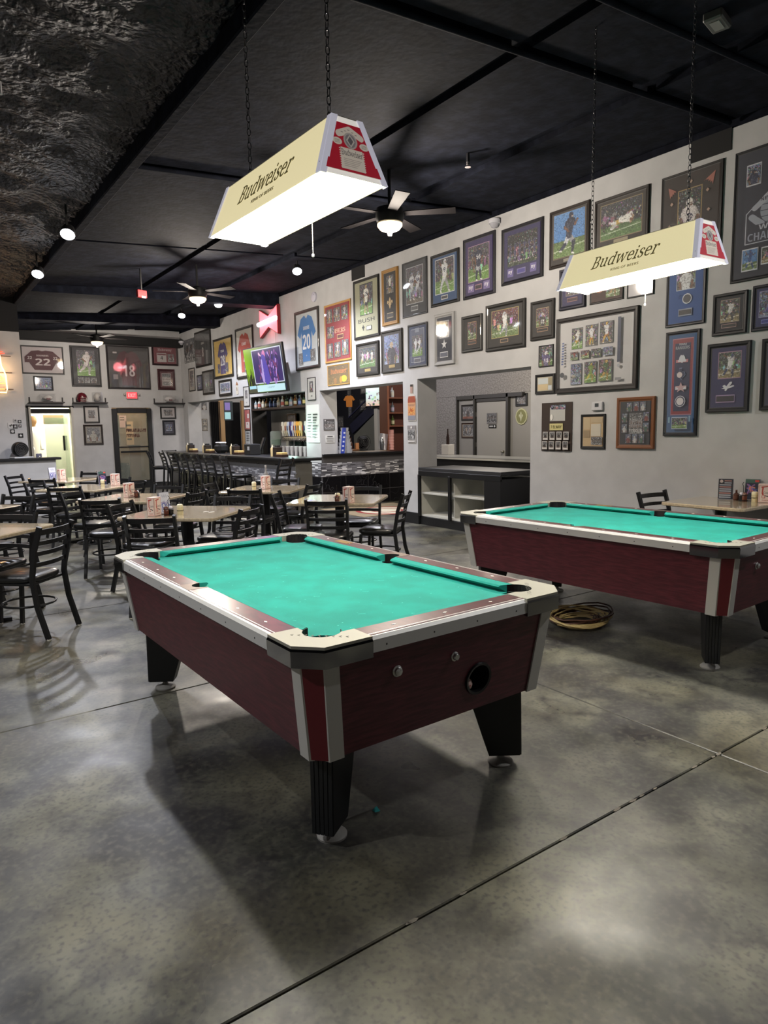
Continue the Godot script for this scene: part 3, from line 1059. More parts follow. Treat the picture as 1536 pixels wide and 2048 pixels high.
	for sz in [-1, 1]:
		var q := bxm(Vector3(0, .79, 1.078 * sz), Vector3(.784, .043, .1), 0.003)
		obj("rail", q, railw, t)
		q = MB.new()
		q.X = Transform3D(Basis(Vector3(0, 0, 1), Vector3(0, 1, 0), Vector3(1, 0, 0)), Vector3.ZERO)
		var prof := PackedVector2Array()
		for p in [[1.112, .812], [1.132, .809], [1.141, .797], [1.142, .752], [1.12, .752]]:
			prof.append(Vector2(p[0] * sz, p[1]))
		q.prism(prof, -.394, .394)
		obj("rail_trim", q, alu, t)
		q = MB.new()
		for k in 4:
			q.X = Transform3D(Basis(Vector3(1, 0, 0), Vector3(0, 0, sz), Vector3(0, 1, 0)), Vector3(-.33 + k * .22, .772, 1.1415 * sz))
			q.lathe([Vector2(.004, 0), Vector2(.003, .0012), Vector2(0, .0014)], 8)
		obj("trim_screw", q, mat("5a5a58", 0.4, 0.8), t)
		var bz: float = 1.03 * sz
		var nz: float = .985 * sz
		q = MB.new()
		q.loft([[Vector3(-.41, .811, bz), Vector3(-.374, .806, nz + .008 * sz), Vector3(-.37, .799, nz), Vector3(-.39, .777, nz + .028 * sz), Vector3(-.41, .777, bz)], [Vector3(.41, .811, bz), Vector3(.374, .806, nz + .008 * sz), Vector3(.37, .799, nz), Vector3(.39, .777, nz + .028 * sz), Vector3(.41, .777, bz)]])
		obj("cushion", q, cloth, t)
		for k in [-1, 0, 1]:
			var d := MB.new()
			d.X = xz(0)
			var c := Vector2(.2477 * k, 1.075 * sz)
			d.prism(PackedVector2Array([c + Vector2(-.012, 0), c + Vector2(0, -.006), c + Vector2(.012, 0), c + Vector2(0, .006)]), .811, .8128)
			obj("rail_sight", d, mat("e8e6dc", 0.35), t)
	# slate cloth with the pocket bites cut out
	var bed := PackedVector2Array([Vector2(-.55, -1.035), Vector2(.55, -1.035), Vector2(.55, 1.035), Vector2(-.55, 1.035)])
	for c in [[.498, .982, .07], [-.498, .982, .07], [.498, -.982, .07], [-.498, -.982, .07], [.548, 0, .05], [-.548, 0, .05]]:
		for p in Geometry2D.clip_polygons(bed, circle(Vector2(c[0], c[1]), c[2])):
			if p.size() > 8 or p.size() >= bed.size():
				bed = p
	var q2 := MB.new()
	q2.X = xz(0)
	q2.prism(bed, .757, .776)
	obj("playing_cloth", q2, cloth, t)
	obj("name_plate", bxm(Vector3(.6, .8122, -.56), Vector3(.05, .002, .14), 0.0005), mat("a8863c", 0.3, 0.7), t)
	# locks and the cue-ball return on the near end
	var tilt := Transform3D(Basis(Vector3(1, 0, 0), Vector3(0, 0, 1), Vector3(0, -1, 0)), Vector3.ZERO)
	for k in [[-.257, .645, .016], [.025, .638, .014]]:
		var l := MB.new()
		l.X = Transform3D(tilt.basis, Vector3(k[0], k[1], 1.099))
		l.lathe([Vector2(.0, 0), Vector2(k[2] * 1.35, 0), Vector2(k[2] * 1.35, .006), Vector2(k[2], .009), Vector2(k[2], .017), Vector2(k[2] * .8, .02), Vector2(0, .02)], 20)
		obj("lock", l, mat("c9c9c6", 0.25, 0.8), t)
	var h := MB.new()
	h.X = Transform3D(Basis(Vector3(1, 0, 0), Vector3(0, -.125, .992), Vector3(0, -.992, -.125)), Vector3(.168, .51, 1.083))
	h.lathe([Vector2(.058, -.01), Vector2(.058, .008), Vector2(.068, .01), Vector2(.07, .004), Vector2(.07, -.01)], 28)
	obj("ball_return_ring", h, mat("1a1a1c", 0.35), t)
	h = MB.new()
	h.X = Transform3D(Basis(Vector3(1, 0, 0), Vector3(0, -.125, .992), Vector3(0, -.992, -.125)), Vector3(.168, .51, 1.083))
	h.lathe([Vector2(0, -.12), Vector2(.06, -.12), Vector2(.06, .003)], 28)
	obj("ball_return_mouth", h, mat("030303", 0.9), t)
	return t


# ---------- hanging lamps ----------
func billiard_lamp(label: String, at: Vector3, turn: float) -> void:
	var t := thing("billiard_light", label, "lamp", at, turn, "beer sign billiard lights")
	var wb := .155
	var wt := .068
	var h := .232
	var lb := .53
	var lt := .485
	var cream := glow("ecdfb0", 0.78)
	var inner := mat("f4f2e8", 0.5)
	for s in [-1, 1]:
		var q := MB.new()
		q.loft([[Vector3(wb * s, 0, lb), Vector3(wb * s, 0, -lb), Vector3((wb - .004) * s, 0, -lb), Vector3((wb - .004) * s, 0, lb)], [Vector3(wt * s, h, lt), Vector3(wt * s, h, -lt), Vector3((wt - .004) * s, h, -lt), Vector3((wt - .004) * s, h, lt)]])
		obj("side_panel", q, cream, t)
		# white corner rails with rivets
		for z in [-1, 1]:
			q = MB.new()
			q.bar([Vector3((wb + .002) * s, -.004, (lb - .012) * z), Vector3((wt + .002) * s, h + .002, (lt - .012) * z)], Vector3(0, 0, 1), .03, .005)
			q.bar([Vector3((wb - .012) * s, -.004, (lb + .002) * z), Vector3((wt - .01) * s, h + .002, (lt + .002) * z)], Vector3(1, 0, 0), .028, .005)
			obj("corner_rail", q, glow("d8d6e4", 0.45), t)  # rails given a faint glow of their own
			q = MB.new()
			for k in 3:
				var u := .15 + .34 * k
				q.lathe([Vector2(.004, 0), Vector2(.003, .004), Vector2(0, .005)], 8, Vector3(lerpf(wb, wt, u) * s, lerpf(0, h, u), lerpf(lb - .012, lt - .012, u) * z))
			obj("rivet", q, mat("6a6a70", 0.4, 0.7), t)
		# lettering on the long panel
		var up := Vector3(-(wb - wt) * s, h, 0).normalized()
		var rt := Vector3(0, 0, -1.0 * s)
		q = MB.new()
		var nrm := rt.cross(up)
		q.X = Transform3D(Basis(rt, up, nrm), Vector3((wb + wt) / 2 * s, h * .5, 0) + nrm * .0015)
		q.letters("Budweiser", .082, .0015, serif, Vector3(0, .012, 0), .22, .50)
		obj("lettering", q, glow("746c48", 0.3), t)
		q = MB.new()
		q.X = Transform3D(Basis(rt, up, nrm), Vector3((wb + wt) / 2 * s, h * .5, 0) + nrm * .0015)
		q.letters("KING OF BEERS", .016, .0015, sans, Vector3(0.02, -.068, 0), .0, .21)
		obj("small_lettering", q, mat("9a937a", 0.6), t)
	for z in [-1, 1]:
		var q := MB.new()
		q.loft([[Vector3(-wb, 0, lb * z), Vector3(wb, 0, lb * z), Vector3(wb, 0, (lb - .004) * z), Vector3(-wb, 0, (lb - .004) * z)], [Vector3(-wt, h, lt * z), Vector3(wt, h, lt * z), Vector3(wt, h, (lt - .004) * z), Vector3(-wt, h, (lt - .004) * z)]])
		obj("end_panel", q, glow("efe9e0", 0.6), t)
		var up := Vector3(0, h, (lt - lb) * z).normalized()
		var rt := Vector3(1.0 * z, 0, 0)
		var nrm := rt.cross(up)
		q = MB.new()
		q.X = Transform3D(Basis(rt, up, nrm), Vector3(0, h * .5, (lb + lt) / 2 * z) + nrm * .001)
		q.prism(PackedVector2Array([Vector2(-.128, -.1), Vector2(.128, -.1), Vector2(.061, .092), Vector2(-.061, .092)]), 0, .003, uv(lamp_card))
		obj("label_card", q, card_glow, t)
	obj("top_panel", bxm(Vector3(0, h, 0), Vector3(wt * 2, .006, lt * 2)), mat("d8d4c4", 0.5), t)
	var refl := bxm(Vector3(0, h - .035, 0), Vector3(.1, .03, lt * 1.9), 0.006)
	obj("reflector_channel", refl, inner, t)
	for s in [-1, 1]:
		var q := MB.new()
		q.tube([Vector3(.034 * s, h - .075, -.46), Vector3(.034 * s, h - .075, .46)], .013, 10)
		obj("fluorescent_tube", q, glow("fffdf0", 9.0), t)
	var q3 := MB.new()
	for k in 22:
		q3.lathe([Vector2(0, -.003), Vector2(.0028, 0), Vector2(0, .003)], 6, Vector3(wb - .02, -.004 - k * .0065, -.02))
	q3.lathe([Vector2(0, -.165), Vector2(.006, -.16), Vector2(.006, -.15), Vector2(0, -.145)], 8, Vector3(wb - .02, 0, -.02))
	obj("pull_chain", q3, glow("f0ead8", 0.12), t)  # faint glow makes the chain look lamplit
	var top := cyl(at.x) - at.y if at.x > 1.9 else 3.97 - at.y
	for z in [-.36, .36]:
		q3 = MB.new()
		var y := h
		var odd := false
		while y < top - .01:
			var pts := []
			for k in 10:
				var a := TAU * k / 10
				pts.append(Vector3(0.009 * cos(a), y + .019 + .019 * sin(a), z) if odd else Vector3(0, y + .019 + .019 * sin(a), z + 0.009 * cos(a)))
			q3.tube(pts, .0022, 5, true)
			y += .031
			odd = not odd
		obj("hanging_chain", q3, mat("5c5c60", 0.35, 0.8), t)
	var b := Basis.from_euler(Vector3(-PI / 2, 0, 0))
	var l := AreaLight3D.new()
	l.area_size = Vector2(.11, .92)
	l.area_normalize_energy = true
	l.area_range = 30.0
	put_light(l, "billiard_tube_light", at + Vector3(0, h - .1, 0), "fffaf0", LAMP_E)
	l.transform = Transform3D(Basis(Vector3.UP, turn) * b, l.position)


# ---------- chairs, stools, tables ----------
var chair0: Node3D
var stool0: Node3D


func make_chair(called: String, label: String, category: String, hs: float, hb: float) -> Node3D:
	# hs seat height, hb back height; the front looks to +z
	var t := thing(called, label, category)
	var iron := mat("0e0e10", 0.4, 0.0, 0.25)
	var vinyl := mat("131314", 0.32, 0.0, 0.3)
	var d := hb - hs
	for s in [-1, 1]:
		var q := MB.new()
		var x: float = .195 * s
		q.bar([Vector3(x, 0.006, -.285), Vector3(x, hs * .55, -.215), Vector3(x, hs, -.19), Vector3(x * 1.0, hs + d * .55, -.225), Vector3(x * 1.02, hb, -.285)], Vector3(1, 0, 0), .026, .034)
		obj("back_leg", q, iron, t)
		q = MB.new()
		q.bar([Vector3(.185 * s, hs - .035, .175), Vector3(.19 * s, 0.006, .205)], Vector3(1, 0, 0), .026, .028)
		obj("front_leg", q, iron, t)
		for z in [-.285, .205]:
			obj("glide", lathe_mb([Vector2(0, 0), Vector2(.016, 0), Vector2(.016, .008), Vector2(0, .008)], 8), mat("b8b4aa", 0.6), t, Vector3((.195 if z < 0 else .19) * s, 0, z))
	var hts := [.1, .30, .50, .69, .89] if hb - hs > .37 and called == "bar_stool" else [.27, .48, .68, .89]
	for u in hts:
		var y: float = hs + d * u
		var zb := -.19 - .035 * minf(u / .55, 1.0) - .06 * maxf(0.0, (u - .55) / .45)
		var pts := []
		for k in 9:
			var a := -1.0 + k / 4.0
			pts.append(Vector3(.19 * a, y, zb - .035 * (1.0 - a * a)))
		var q := MB.new()
		var hh := .021 if u > .85 else .016
		var secs := []
		for p in pts:
			secs.append([p + Vector3(0, hh, .007), p + Vector3(0, hh, -.007), p + Vector3(0, -hh, -.004), p + Vector3(0, -hh, .010)])
		q.loft(secs)
		obj("ladder_slat", q, iron, t)
	# cushion: rounded trapezoid
	var st := MB.new()
	var sec := []
	for l in [[.93, -.03], [1.0, -.018], [1.0, .004], [.94, .018], [.7, .026], [.25, .029]]:
		var ring := []
		for k in 24:
			var a := TAU * k / 24
			var ca := cos(a)
			var sa := sin(a)
			var e := 0.45
			var px := signf(ca) * pow(absf(ca), e) * .205
			var pz := signf(sa) * pow(absf(sa), e) * .205
			px *= 1.0 + .06 * pz / .2
			ring.append(Vector3(px * l[0], hs + l[1], pz * l[0] + .01))
		sec.append(ring)
	smooth_rings(st, sec)
	obj("seat", st, vinyl, t)
	obj("seat_frame", bxm(Vector3(0, hs - .04, 0), Vector3(.38, .02, .36), 0.004), iron, t)
	var ring := []
	for k in 20:
		var a := TAU * k / 20
		ring.append(Vector3(.185 * cos(a), hs * .52, .19 * sin(a) - .01))
	var rg := MB.new()
	rg.tube(ring, .009, 6, true)
	obj("foot_ring", rg, iron, t)
	if called == "bar_stool":
		var q := MB.new()
		q.bar([Vector3(-.185, .2, .195), Vector3(.185, .2, .195)], Vector3(0, 0, 1), .02, .02)
		obj("footrest", q, iron, t)
	return t


func smooth_rings(m: MB, secs: Array) -> void:
	# smooth skin over stacked rings, top and bottom closed
	var n: int = secs[0].size()
	var c := []
	for s in secs:
		var p := Vector3.ZERO
		for v in s:
			p += v
		c.append(p / n)
	var nor := []
	for i in secs.size():
		var row := []
		for k in n:
			var t: Vector3 = secs[i][(k + 1) % n] - secs[i][(k + n - 1) % n]
			var w: Vector3 = secs[mini(i + 1, secs.size() - 1)][k] - secs[maxi(i - 1, 0)][k]
			var v := t.cross(w).normalized()
			if v.dot(secs[i][k] - c[i] + (Vector3.UP * 0.01 if i > secs.size() / 2 else Vector3.DOWN * 0.001)) < 0:
				v = -v
			row.append(v)
		nor.append(row)
	for i in secs.size() - 1:
		for k in n:
			var l := (k + 1) % n
			m.tri(secs[i][k], secs[i][l], secs[i + 1][l], nor[i][k], nor[i][l], nor[i + 1][l])
			m.tri(secs[i][k], secs[i + 1][l], secs[i + 1][k], nor[i][k], nor[i + 1][l], nor[i + 1][k])
	var dir: Vector3 = (c[c.size() - 1] - c[0]).normalized()
	for k in n:
		var l := (k + 1) % n
		m.tri(c[0], secs[0][k], secs[0][l], -dir, -dir, -dir)
		var e := secs.size() - 1
		m.tri(c[e], secs[e][k], secs[e][l], dir, nor[e][k], nor[e][l])


func chair(bx: float, bz: float, deg: float, label: String) -> void:
	# placed by the middle of its top rail
	var f := Vector3(sin(deg_to_rad(deg)), 0, cos(deg_to_rad(deg)))
	var p := Vector3(bx, 0, bz) + f * .28
	if chair0 == null:
		chair0 = make_chair("dining_chair", label, "chair", .455, .85)
		chair0.set_meta("group", "ladder-back dining chairs")
		chair0.position = p
		chair0.rotation.y = deg_to_rad(deg)
	else:
		dup(chair0, "dining_chair", p, deg_to_rad(deg), label)


var granite: StandardMaterial3D


func dining_table(x: float, z: float, deg: float, sx: float, sz: float, label: String, hgt := .77, twist := PI / 4) -> void:
	var t := thing("dining_table", label, "table", Vector3(x, 0, z), deg_to_rad(deg), "granite dining tables")
	var q := MB.new()
	var sec := []
	for l in [[-.006, -.032], [0.0, -.026], [0.0, -.008], [-.007, 0.0]]:
		var ring := []
		for c in [[1, 1], [-1, 1], [-1, -1], [1, -1]]:
			for k in 5:
				var a: float = atan2(c[1], c[0]) - PI / 4 + PI / 2 * k / 4
				ring.append(Vector3(c[0] * (sx / 2 - .05) + (.05 + l[0]) * cos(a), hgt + l[1], c[1] * (sz / 2 - .05) + (.05 + l[0]) * sin(a)))
		sec.append(ring)
	q.loft(sec)
	obj("tabletop", q, granite, t)
	obj("column", lathe_mb([Vector2(.12, hgt - .034), Vector2(.12, hgt - .05), Vector2(.05, hgt - .06), Vector2(.05, .05), Vector2(.08, .03)], 16), mat("101013", 0.4), t)
	q = MB.new()
	for k in 2:
		q.bar([Vector3(-.27, .015, 0).rotated(Vector3.UP, twist + PI / 2 * k), Vector3(-.08, .03, 0).rotated(Vector3.UP, twist + PI / 2 * k), Vector3(.08, .03, 0).rotated(Vector3.UP, twist + PI / 2 * k), Vector3(.27, .015, 0).rotated(Vector3.UP, twist + PI / 2 * k)], Vector3(0, 0, 1).rotated(Vector3.UP, twist + PI / 2 * k), .07, .03)
	obj("base", q, mat("101013", 0.4), t)


# ---------- pictures on the walls ----------
var pane_mat: StandardMaterial3D
const RB := Basis(Vector3(0, 0, 1), Vector3(0, 1, 0), Vector3(-1, 0, 0))   # faces the room from the picture wall


func spot_on(wall: String, u: float, y: float) -> Transform3D:
	if wall == "R":
		return Transform3D(RB, Vector3(6.549, y, u))
	if wall == "B":
		return Transform3D(RB, Vector3(10.999, y, u))
	if wall == "J":
		return Transform3D(Basis(), Vector3(u, y, -11.349))
	if wall == "E":
		return Transform3D(Basis(), Vector3(u, y, -18.999))
	if wall == "P":
		return Transform3D(Basis(), Vector3(u, y, -14.299))
	return Transform3D(Basis(), Vector3(u, y, -19.099))


func frame_mb(w: float, h: float, bw: float, d: float) -> MB:
	var m := MB.new()
	var prof := [[0.0, 0.0], [0.0, d * .82], [bw * .14, d], [bw * .55, d * .94], [bw * .8, d * .66], [bw, d * .6], [bw, 0.0]]
	var cs := [Vector2(-1, -1), Vector2(1, -1), Vector2(1, 1), Vector2(-1, 1)]
	for i in 4:
		var secs := []
		for c in [cs[i], cs[(i + 1) % 4]]:
			var s := []
			for p in prof:
				s.append(Vector3(c.x * (w / 2 - p[0]), c.y * (h / 2 - p[0]), p[1]))
			secs.append(s)
		m.loft(secs, false)
	return m



const SHAPES := {
	"star": [0, .5, .118, .162, .476, .154, .19, -.062, .294, -.405, 0, -.2, -.294, -.405, -.19, -.062, -.476, .154, -.118, .162],
	"fleur": [0, .5, .12, .3, .1, .05, .16, .04, .22, .2, .36, .22, .44, .08, .38, -.06, .26, -.08, .3, .02, .2, .04, .14, -.06, .22, -.1, .22, -.17, .12, -.18, .1, -.34, 0, -.5, -.1, -.34, -.12, -.18, -.22, -.17, -.22, -.1, -.14, -.06, -.2, .04, -.3, .02, -.26, -.08, -.38, -.06, -.44, .08, -.36, .22, -.22, .2, -.16, .04, -.1, .05, -.12, .3],
	"jersey": [-.11, .46, 0, .38, .11, .46, .3, .4, .5, .08, .36, .0, .27, .14, .25, -.5, -.25, -.5, -.27, .14, -.36, .0, -.5, .08, -.3, .4],
	"wide": [-.1, .44, 0, .4, .1, .44, .3, .4, .5, .12, .5, -.12, .38, -.12, .24, -.46, -.24, -.46, -.38, -.12, -.5, -.12, -.5, .12, -.3, .4],
	"disc": [.5, 0, .433, .25, .25, .433, 0, .5, -.25, .433, -.433, .25, -.5, 0, -.433, -.25, -.25, -.433, 0, -.5, .25, -.433, .433, -.25],
	"diamond": [0, .5, .5, 0, 0, -.5, -.5, 0],
	"flame": [-.5, .2, -.1, .3, -.3, .12, .1, .2, .3, -.1, .1, -.4, -.1, -.2, -.4, -.25, -.15, -.05, -.5, -.02, -.2, .1],
	"hat": [-.5, -.15, -.35, -.05, -.3, .2, -.15, .42, 0, .36, .15, .42, .3, .2, .35, -.05, .5, -.15, .4, -.3, .15, -.28, 0, -.42, -.15, -.28, -.4, -.3],
	"state": [-.2, .5, .05, .5, .05, .2, .3, .14, .36, -.1, .3, -.2, .1, -.34, .06, -.5, -.1, -.42, -.22, -.14, -.34, -.1, -.5, .06, -.2, .06],
	"script": [-.5, -.2, -.3, -.1, -.42, .06, -.26, .16, -.1, .02, .14, .42, .3, .44, .32, .3, .12, .0, .42, .1, .5, 0, .3, -.12, 0, -.22, -.14, -.46, -.24, -.4, -.2, -.26],
	"fan": [-.5, -.1, .5, .5, .3, -.5, .22, -.2, .12, -.36, .08, -.1, -.06, -.2, -.06, 0, -.26, -.06, -.2, .06],
	"bowtie": [-.5, .5, 0, .19, .5, .5, .5, -.5, 0, -.19, -.5, -.5],
}


func shape(key: String, sx: float, sy: float) -> PackedVector2Array:
	var p := PackedVector2Array()
	var a: Array = SHAPES[key]
	for i in range(0, a.size(), 2):
		p.append(Vector2(a[i] * sx, a[i + 1] * sy))
	return p


func P(called: String, label: String, wall: String, u: float, y: float, w: float, h: float, bw: float, fr: String, bd: String, els: Array, glazed := true, group := "") -> Node3D:
	var t := thing(called, label, "sign" if called.contains("sign") else "picture", Vector3.ZERO, 0.0, group)
	t.transform = spot_on(wall, u, y)
	var d := clampf(bw * .6, .016, .034)
	if bw > 0.0:
		obj("frame", frame_mb(w, h, bw, d), mat(fr, 0.5, 0.0, 0.05), t)
	else:
		d = .018
		bw = 0.0
	var ow := w - bw * 2
	var oh := h - bw * 2
	obj("mat_board", bxm(Vector3(0, 0, d * .26), Vector3(ow + .002, oh + .002, d * .5)), mat(bd, 0.7), t)
	var z := d * .51 + .0002
	for e in els:
		match e[0]:
			"p":
				var pw: float = (e[3] - e[1]) * ow
				var ph: float = (e[4] - e[2]) * oh
				var r: Rect2i
				if e[5] is Rect2i:
					r = e[5]
				else:
					var k := clampf(230.0 * maxf(pw, ph), 44.0, 150.0)
					r = photo(e[5], int(k * pw / maxf(pw, ph)), int(k * ph / maxf(pw, ph)))
				printed(t, "photo", r, Vector3(((e[1] + e[3]) / 2.0 - .5) * ow, (.5 - (e[2] + e[4]) / 2.0) * oh, z), pw, ph, .002, print_card)
			"c":
				obj(e[6] if e.size() > 6 else "plaque", bxm(Vector3(((e[1] + e[3]) / 2.0 - .5) * ow, (.5 - (e[2] + e[4]) / 2.0) * oh, z + .0006), Vector3((e[3] - e[1]) * ow, (e[4] - e[2]) * oh, .0012)), mat(e[5], 0.5), t)
			"t":
				var q := MB.new()
				q.letters(e[4], e[3] * oh, .0012, e[6] if e.size() > 6 and e[6] else bold, Vector3((e[1] - .5) * ow, (.5 - e[2]) * oh, z), 0.0, e[7] * ow if e.size() > 7 else 0.0)
				obj("lettering", q, mat(e[5], 0.6), t)
			"j":
				# [u, v, height, shape, cloth, number, ink, name]
				var q := MB.new()
				var sy: float = e[3] * oh
				var sx: float = sy * (.78 if e[4] == "jersey" else 1.5)
				q.X = Transform3D(Basis(), Vector3((e[1] - .5) * ow, (.5 - e[2]) * oh, z))
				sx = minf(sx, ow * .93)
				q.prism(shape(e[4], sx, sy), 0, .008)
				obj("jersey", q, mat(e[5], 0.85), t)
				q = MB.new()
				var c := Vector3((e[1] - .5) * ow, (.5 - e[2]) * oh, z + .008)
				q.letters(e[6], sy * .3, .0015, bold, c + Vector3(0, -sy * .09, 0), 0.0, sx * (.42 if e[6].length() > 1 else .18))
				obj("number", q, mat(e[7], 0.7), t)
				if e.size() > 8:
					q = MB.new()
					q.letters(e[8], sy * .07, .0015, bold, c + Vector3(0, sy * .2, 0), 0.0, sx * .34)
					obj("lettering", q, mat(e[7], 0.7), t)
				z += .009
			"s":
				var q := MB.new()
				q.X = Transform3D(Basis(), Vector3((e[1] - .5) * ow, (.5 - e[2]) * oh, z))
				q.prism(shape(e[4], e[3] * oh * (e[6] if e.size() > 6 else 1.0), e[3] * oh), 0, .003)
				obj("emblem", q, mat(e[5], 0.5), t)
		z += .0016
	if glazed:
		obj("pane", bxm(Vector3(0, 0, maxf(z + .003, d * .66)), Vector3(ow + .004, oh + .004, .001)), pane_mat, t)
	return t


func plate(u0: float, v0: float, u1: float, v1: float, rim: String, ink := "1a1412") -> Array:
	var e := .018
	return [["c", u0, v0, u1, v1, rim], ["c", u0 + e, v0 + e, u1 - e, v1 - e, ink]]


func pictures() -> void:
	var K := "15130f"
	var N := "14161c"
	# upper row along the picture wall, from the bar end to the camera end
	P("photo_print", "unframed black and white crowd photo highest in the corner by the exit door", "R", -18.34, 3.70, .80, .62, 0.0, K, "2a2a2c", [["p", 0, 0, 1, 1, "bw pair 3a3a3c 8a8a8c c0c0c0"]], false)
	P("framed_jersey", "dark framed jersey with number 8 beside the crowd photo", "R", -17.29, 3.65, 1.12, .92, .05, K, "242426", [["j", .5, .52, .94, "jersey", "19191c", "8", "a8a4a0", "AIKMAN"], ["c", .06, .62, .2, .86, "3a3a3c", "card"]])
	P("framed_jersey", "purple framed jersey with number 28 on a yellow mat", "R", -15.98, 3.30, 1.18, .96, .055, K, "d3b257", [["j", .5, .5, .92, "jersey", "38286e", "28", "e6e4e0", "PETERSON"], ["p", .66, .66, .8, .92, "crowd run 38286e e0e0e0 38286e"], ["p", .2, .66, .32, .92, "crowd stand 38286e e0e0e0 38286e"]])
	P("framed_jersey", "red orange framed jersey with number 7 half hidden by the television", "R", -14.69, 3.29, .96, 1.14, .055, K, "d9d6cc", [["j", .5, .48, .88, "jersey", "bf4a34", "7", "f0ece6", "ELWAY"], ["p", .5, .74, .66, .93, "crowd run bf4a34 e0e0e0 303a60"]])
	P("framed_jersey", "sky blue framed jersey with number 20 right of the bow tie sign", "R", -11.75, 3.25, .94, 1.13, .06, "2a2622", "c9d0d4", [["j", .5, .46, .9, "jersey", "3a7cc0", "20", "eceef0", "SANDERS"], ["p", .1, .74, .3, .96, "bw run 8a8a8a c0c0c0 404040"], ["p", .68, .7, .9, .92, "bw stand 8a8a8a c0c0c0 404040"], ["t", .5, .8, .022, "20", "eceef0", sans]])
	var red := [["t", .58, .47, .075, "49ERS", "d8b890", serif, .46]]
	for k in [[.06, .05, .3, .3], [.36, .05, .62, .3], [.68, .05, .93, .3], [.08, .37, .36, .58], [.07, .68, .3, .95], [.37, .68, .62, .95], [.69, .66, .94, .93]]:
		red.append(["p", k[0], k[1], k[2], k[3], "crowd %s c8c0c0 c8a860 b89040" % ["run", "stand", "throw"][red.size() % 3]])
	red.append_array(plate(.5, .54, .76, .63, "b89060", "5a1818"))
	P("framed_collage", "red photo collage in a gold frame reading 49ERS", "R", -10.62, 3.25, .90, 1.04, .035, "b58a4c", "8e1f26", red)
	P("framed_photo", "tall khaki matted player photo reading BUSH in a dark frame", "R", -9.68, 3.53, .76, .98, .045, K, "9d9c80", [["c", .22, .045, .8, .625, "1a1a16"], ["p", .24, .06, .78, .61, "field stand e6e6e0 2a2a26 a8946a 25"], ["t", .5, .72, .07, "BUSH", "33322a", sans, .72], ["s", .36, .85, .11, "fleur", "2a2a24", .8], ["c", .5, .83, .74, .91, "2a2a24"], ["c", .52, .84, .72, .9, "d8d6c8"]])
	P("framed_photo", "narrow gold framed picture with a golden lily emblem", "R", -8.99, 3.60, .43, .87, .055, "9a7238", "17130f", [["p", .22, .06, .8, .42, "crowd stand d8d8d0 3a2a20 b89a60"], ["s", .5, .62, .24, "fleur", "d0b483", .95]] + plate(.25, .82, .78, .93, "a09070"))
	P("framed_photo", "dark grey matted football huddle photo left of the glossy black frame", "R", -8.36, 3.63, .61, .82, .03, "26272a", "3c3f45", [["c", .12, .08, .88, .8, "c8ccd4"], ["p", .135, .09, .865, .79, "crowd pair d0d4dc b8bcc8 8a94a8 88"]] + plate(.34, .84, .66, .94, "a8acb0", "33363c"))
	P("framed_photo", "glossy black framed passing photo with a blue lower mat", "R", -7.65, 3.64, .62, .73, .045, "08080a", "2e4f7c", [["c", .1, .05, .9, .82, "d8dce0"], ["p", .12, .065, .88, .805, "field throw dfe3e6 c8ccd2 d0d4dc 9"]] + plate(.36, .86, .64, .95, "d0d0d0", "282c34"))
	P("framed_photo", "purple matted walking player photo with two small ny badges", "R", -6.94, 3.67, .62, .80, .045, "191820", "34265c", [["c", .1, .1, .88, .77, "b890b0"], ["p", .115, .11, .865, .76, "field stand 262a44 b8bcc4 20243c 56"], ["c", .1, .8, .33, .95, "7a6aa0"], ["t", .215, .875, .07, "ny", "e4e0ea", bold], ["c", .68, .8, .91, .95, "7a6aa0"], ["t", .795, .875, .07, "ny", "e4e0ea", bold]] + plate(.38, .83, .63, .93, "a07888", "2a1c2c"))
	P("framed_photo", "purple matted stadium tunnel photo with two ny badges", "R", -6.16, 3.68, .70, .70, .045, "1a191f", "2b2456", [["p", .1, .09, .92, .72, "night team 3a3a5a 8a8a98 303050"], ["c", .1, .76, .27, .93, "6a609a"], ["t", .185, .845, .07, "ny", "e4e0ea", bold], ["c", .74, .76, .91, .93, "6a609a"], ["t", .825, .845, .07, "ny", "e4e0ea", bold]] + plate(.38, .8, .62, .91, "8078a8", "4a4490"))
	P("framed_photo", "running back photo against blue sky in a brown moulded frame", "R", -5.42, 3.71, .58, .66, .04, "241b16", "2a211c", [["c", .03, .02, .97, .9, "6a5a44"], ["p", .05, .03, .95, .88, "sky run 1c2440 c8ccd4 1c2440"], ["c", .35, .92, .7, .98, "8a8478"]])
	P("framed_photo", "wide framed photo of a diving goal line catch", "R", -4.72, 3.71, .68, .56, .04, "201a17", "332b25", [["c", .06, .06, .94, .86, "8a7a58"], ["p", .075, .08, .925, .84, "dark dive e8e8e4 c8a84a e0e0e0"], ["c", .36, .88, .66, .97, "9a8f70"]])
	P("framed_photo", "brown matted photo of a player with number 3 and small badges", "R", -3.92, 3.61, .64, .77, .03, "171312", "2c1f1a", [["c", .26, .2, .7, .74, "a08858"], ["p", .28, .215, .68, .725, "night bust e4dede 8c2a20 e8e4e0 3"], ["s", .18, .2, .16, "fan", "a8685a", -1.0], ["s", .82, .16, .17, "fan", "b06a5a"], ["s", .5, .12, .05, "diamond", "b89a88"], ["s", .8, .3, .05, "diamond", "b89a88"], ["s", .16, .36, .05, "diamond", "b89a88"], ["s", .83, .56, .05, "diamond", "b89a88"], ["s", .13, .66, .05, "diamond", "b89a88"]] + plate(.36, .8, .62, .88, "9a8458", "3a2c1c"))
	# championship banner
	var cb := alloc(280, 280)
	fillr(cb, 0, 0, 280, 280, Color("22263c"))
	poly(cb, [Vector2(8, 276), Vector2(8, 130), Vector2(140, 6), Vector2(272, 130), Vector2(272, 276)], Color("c8ccd8"))
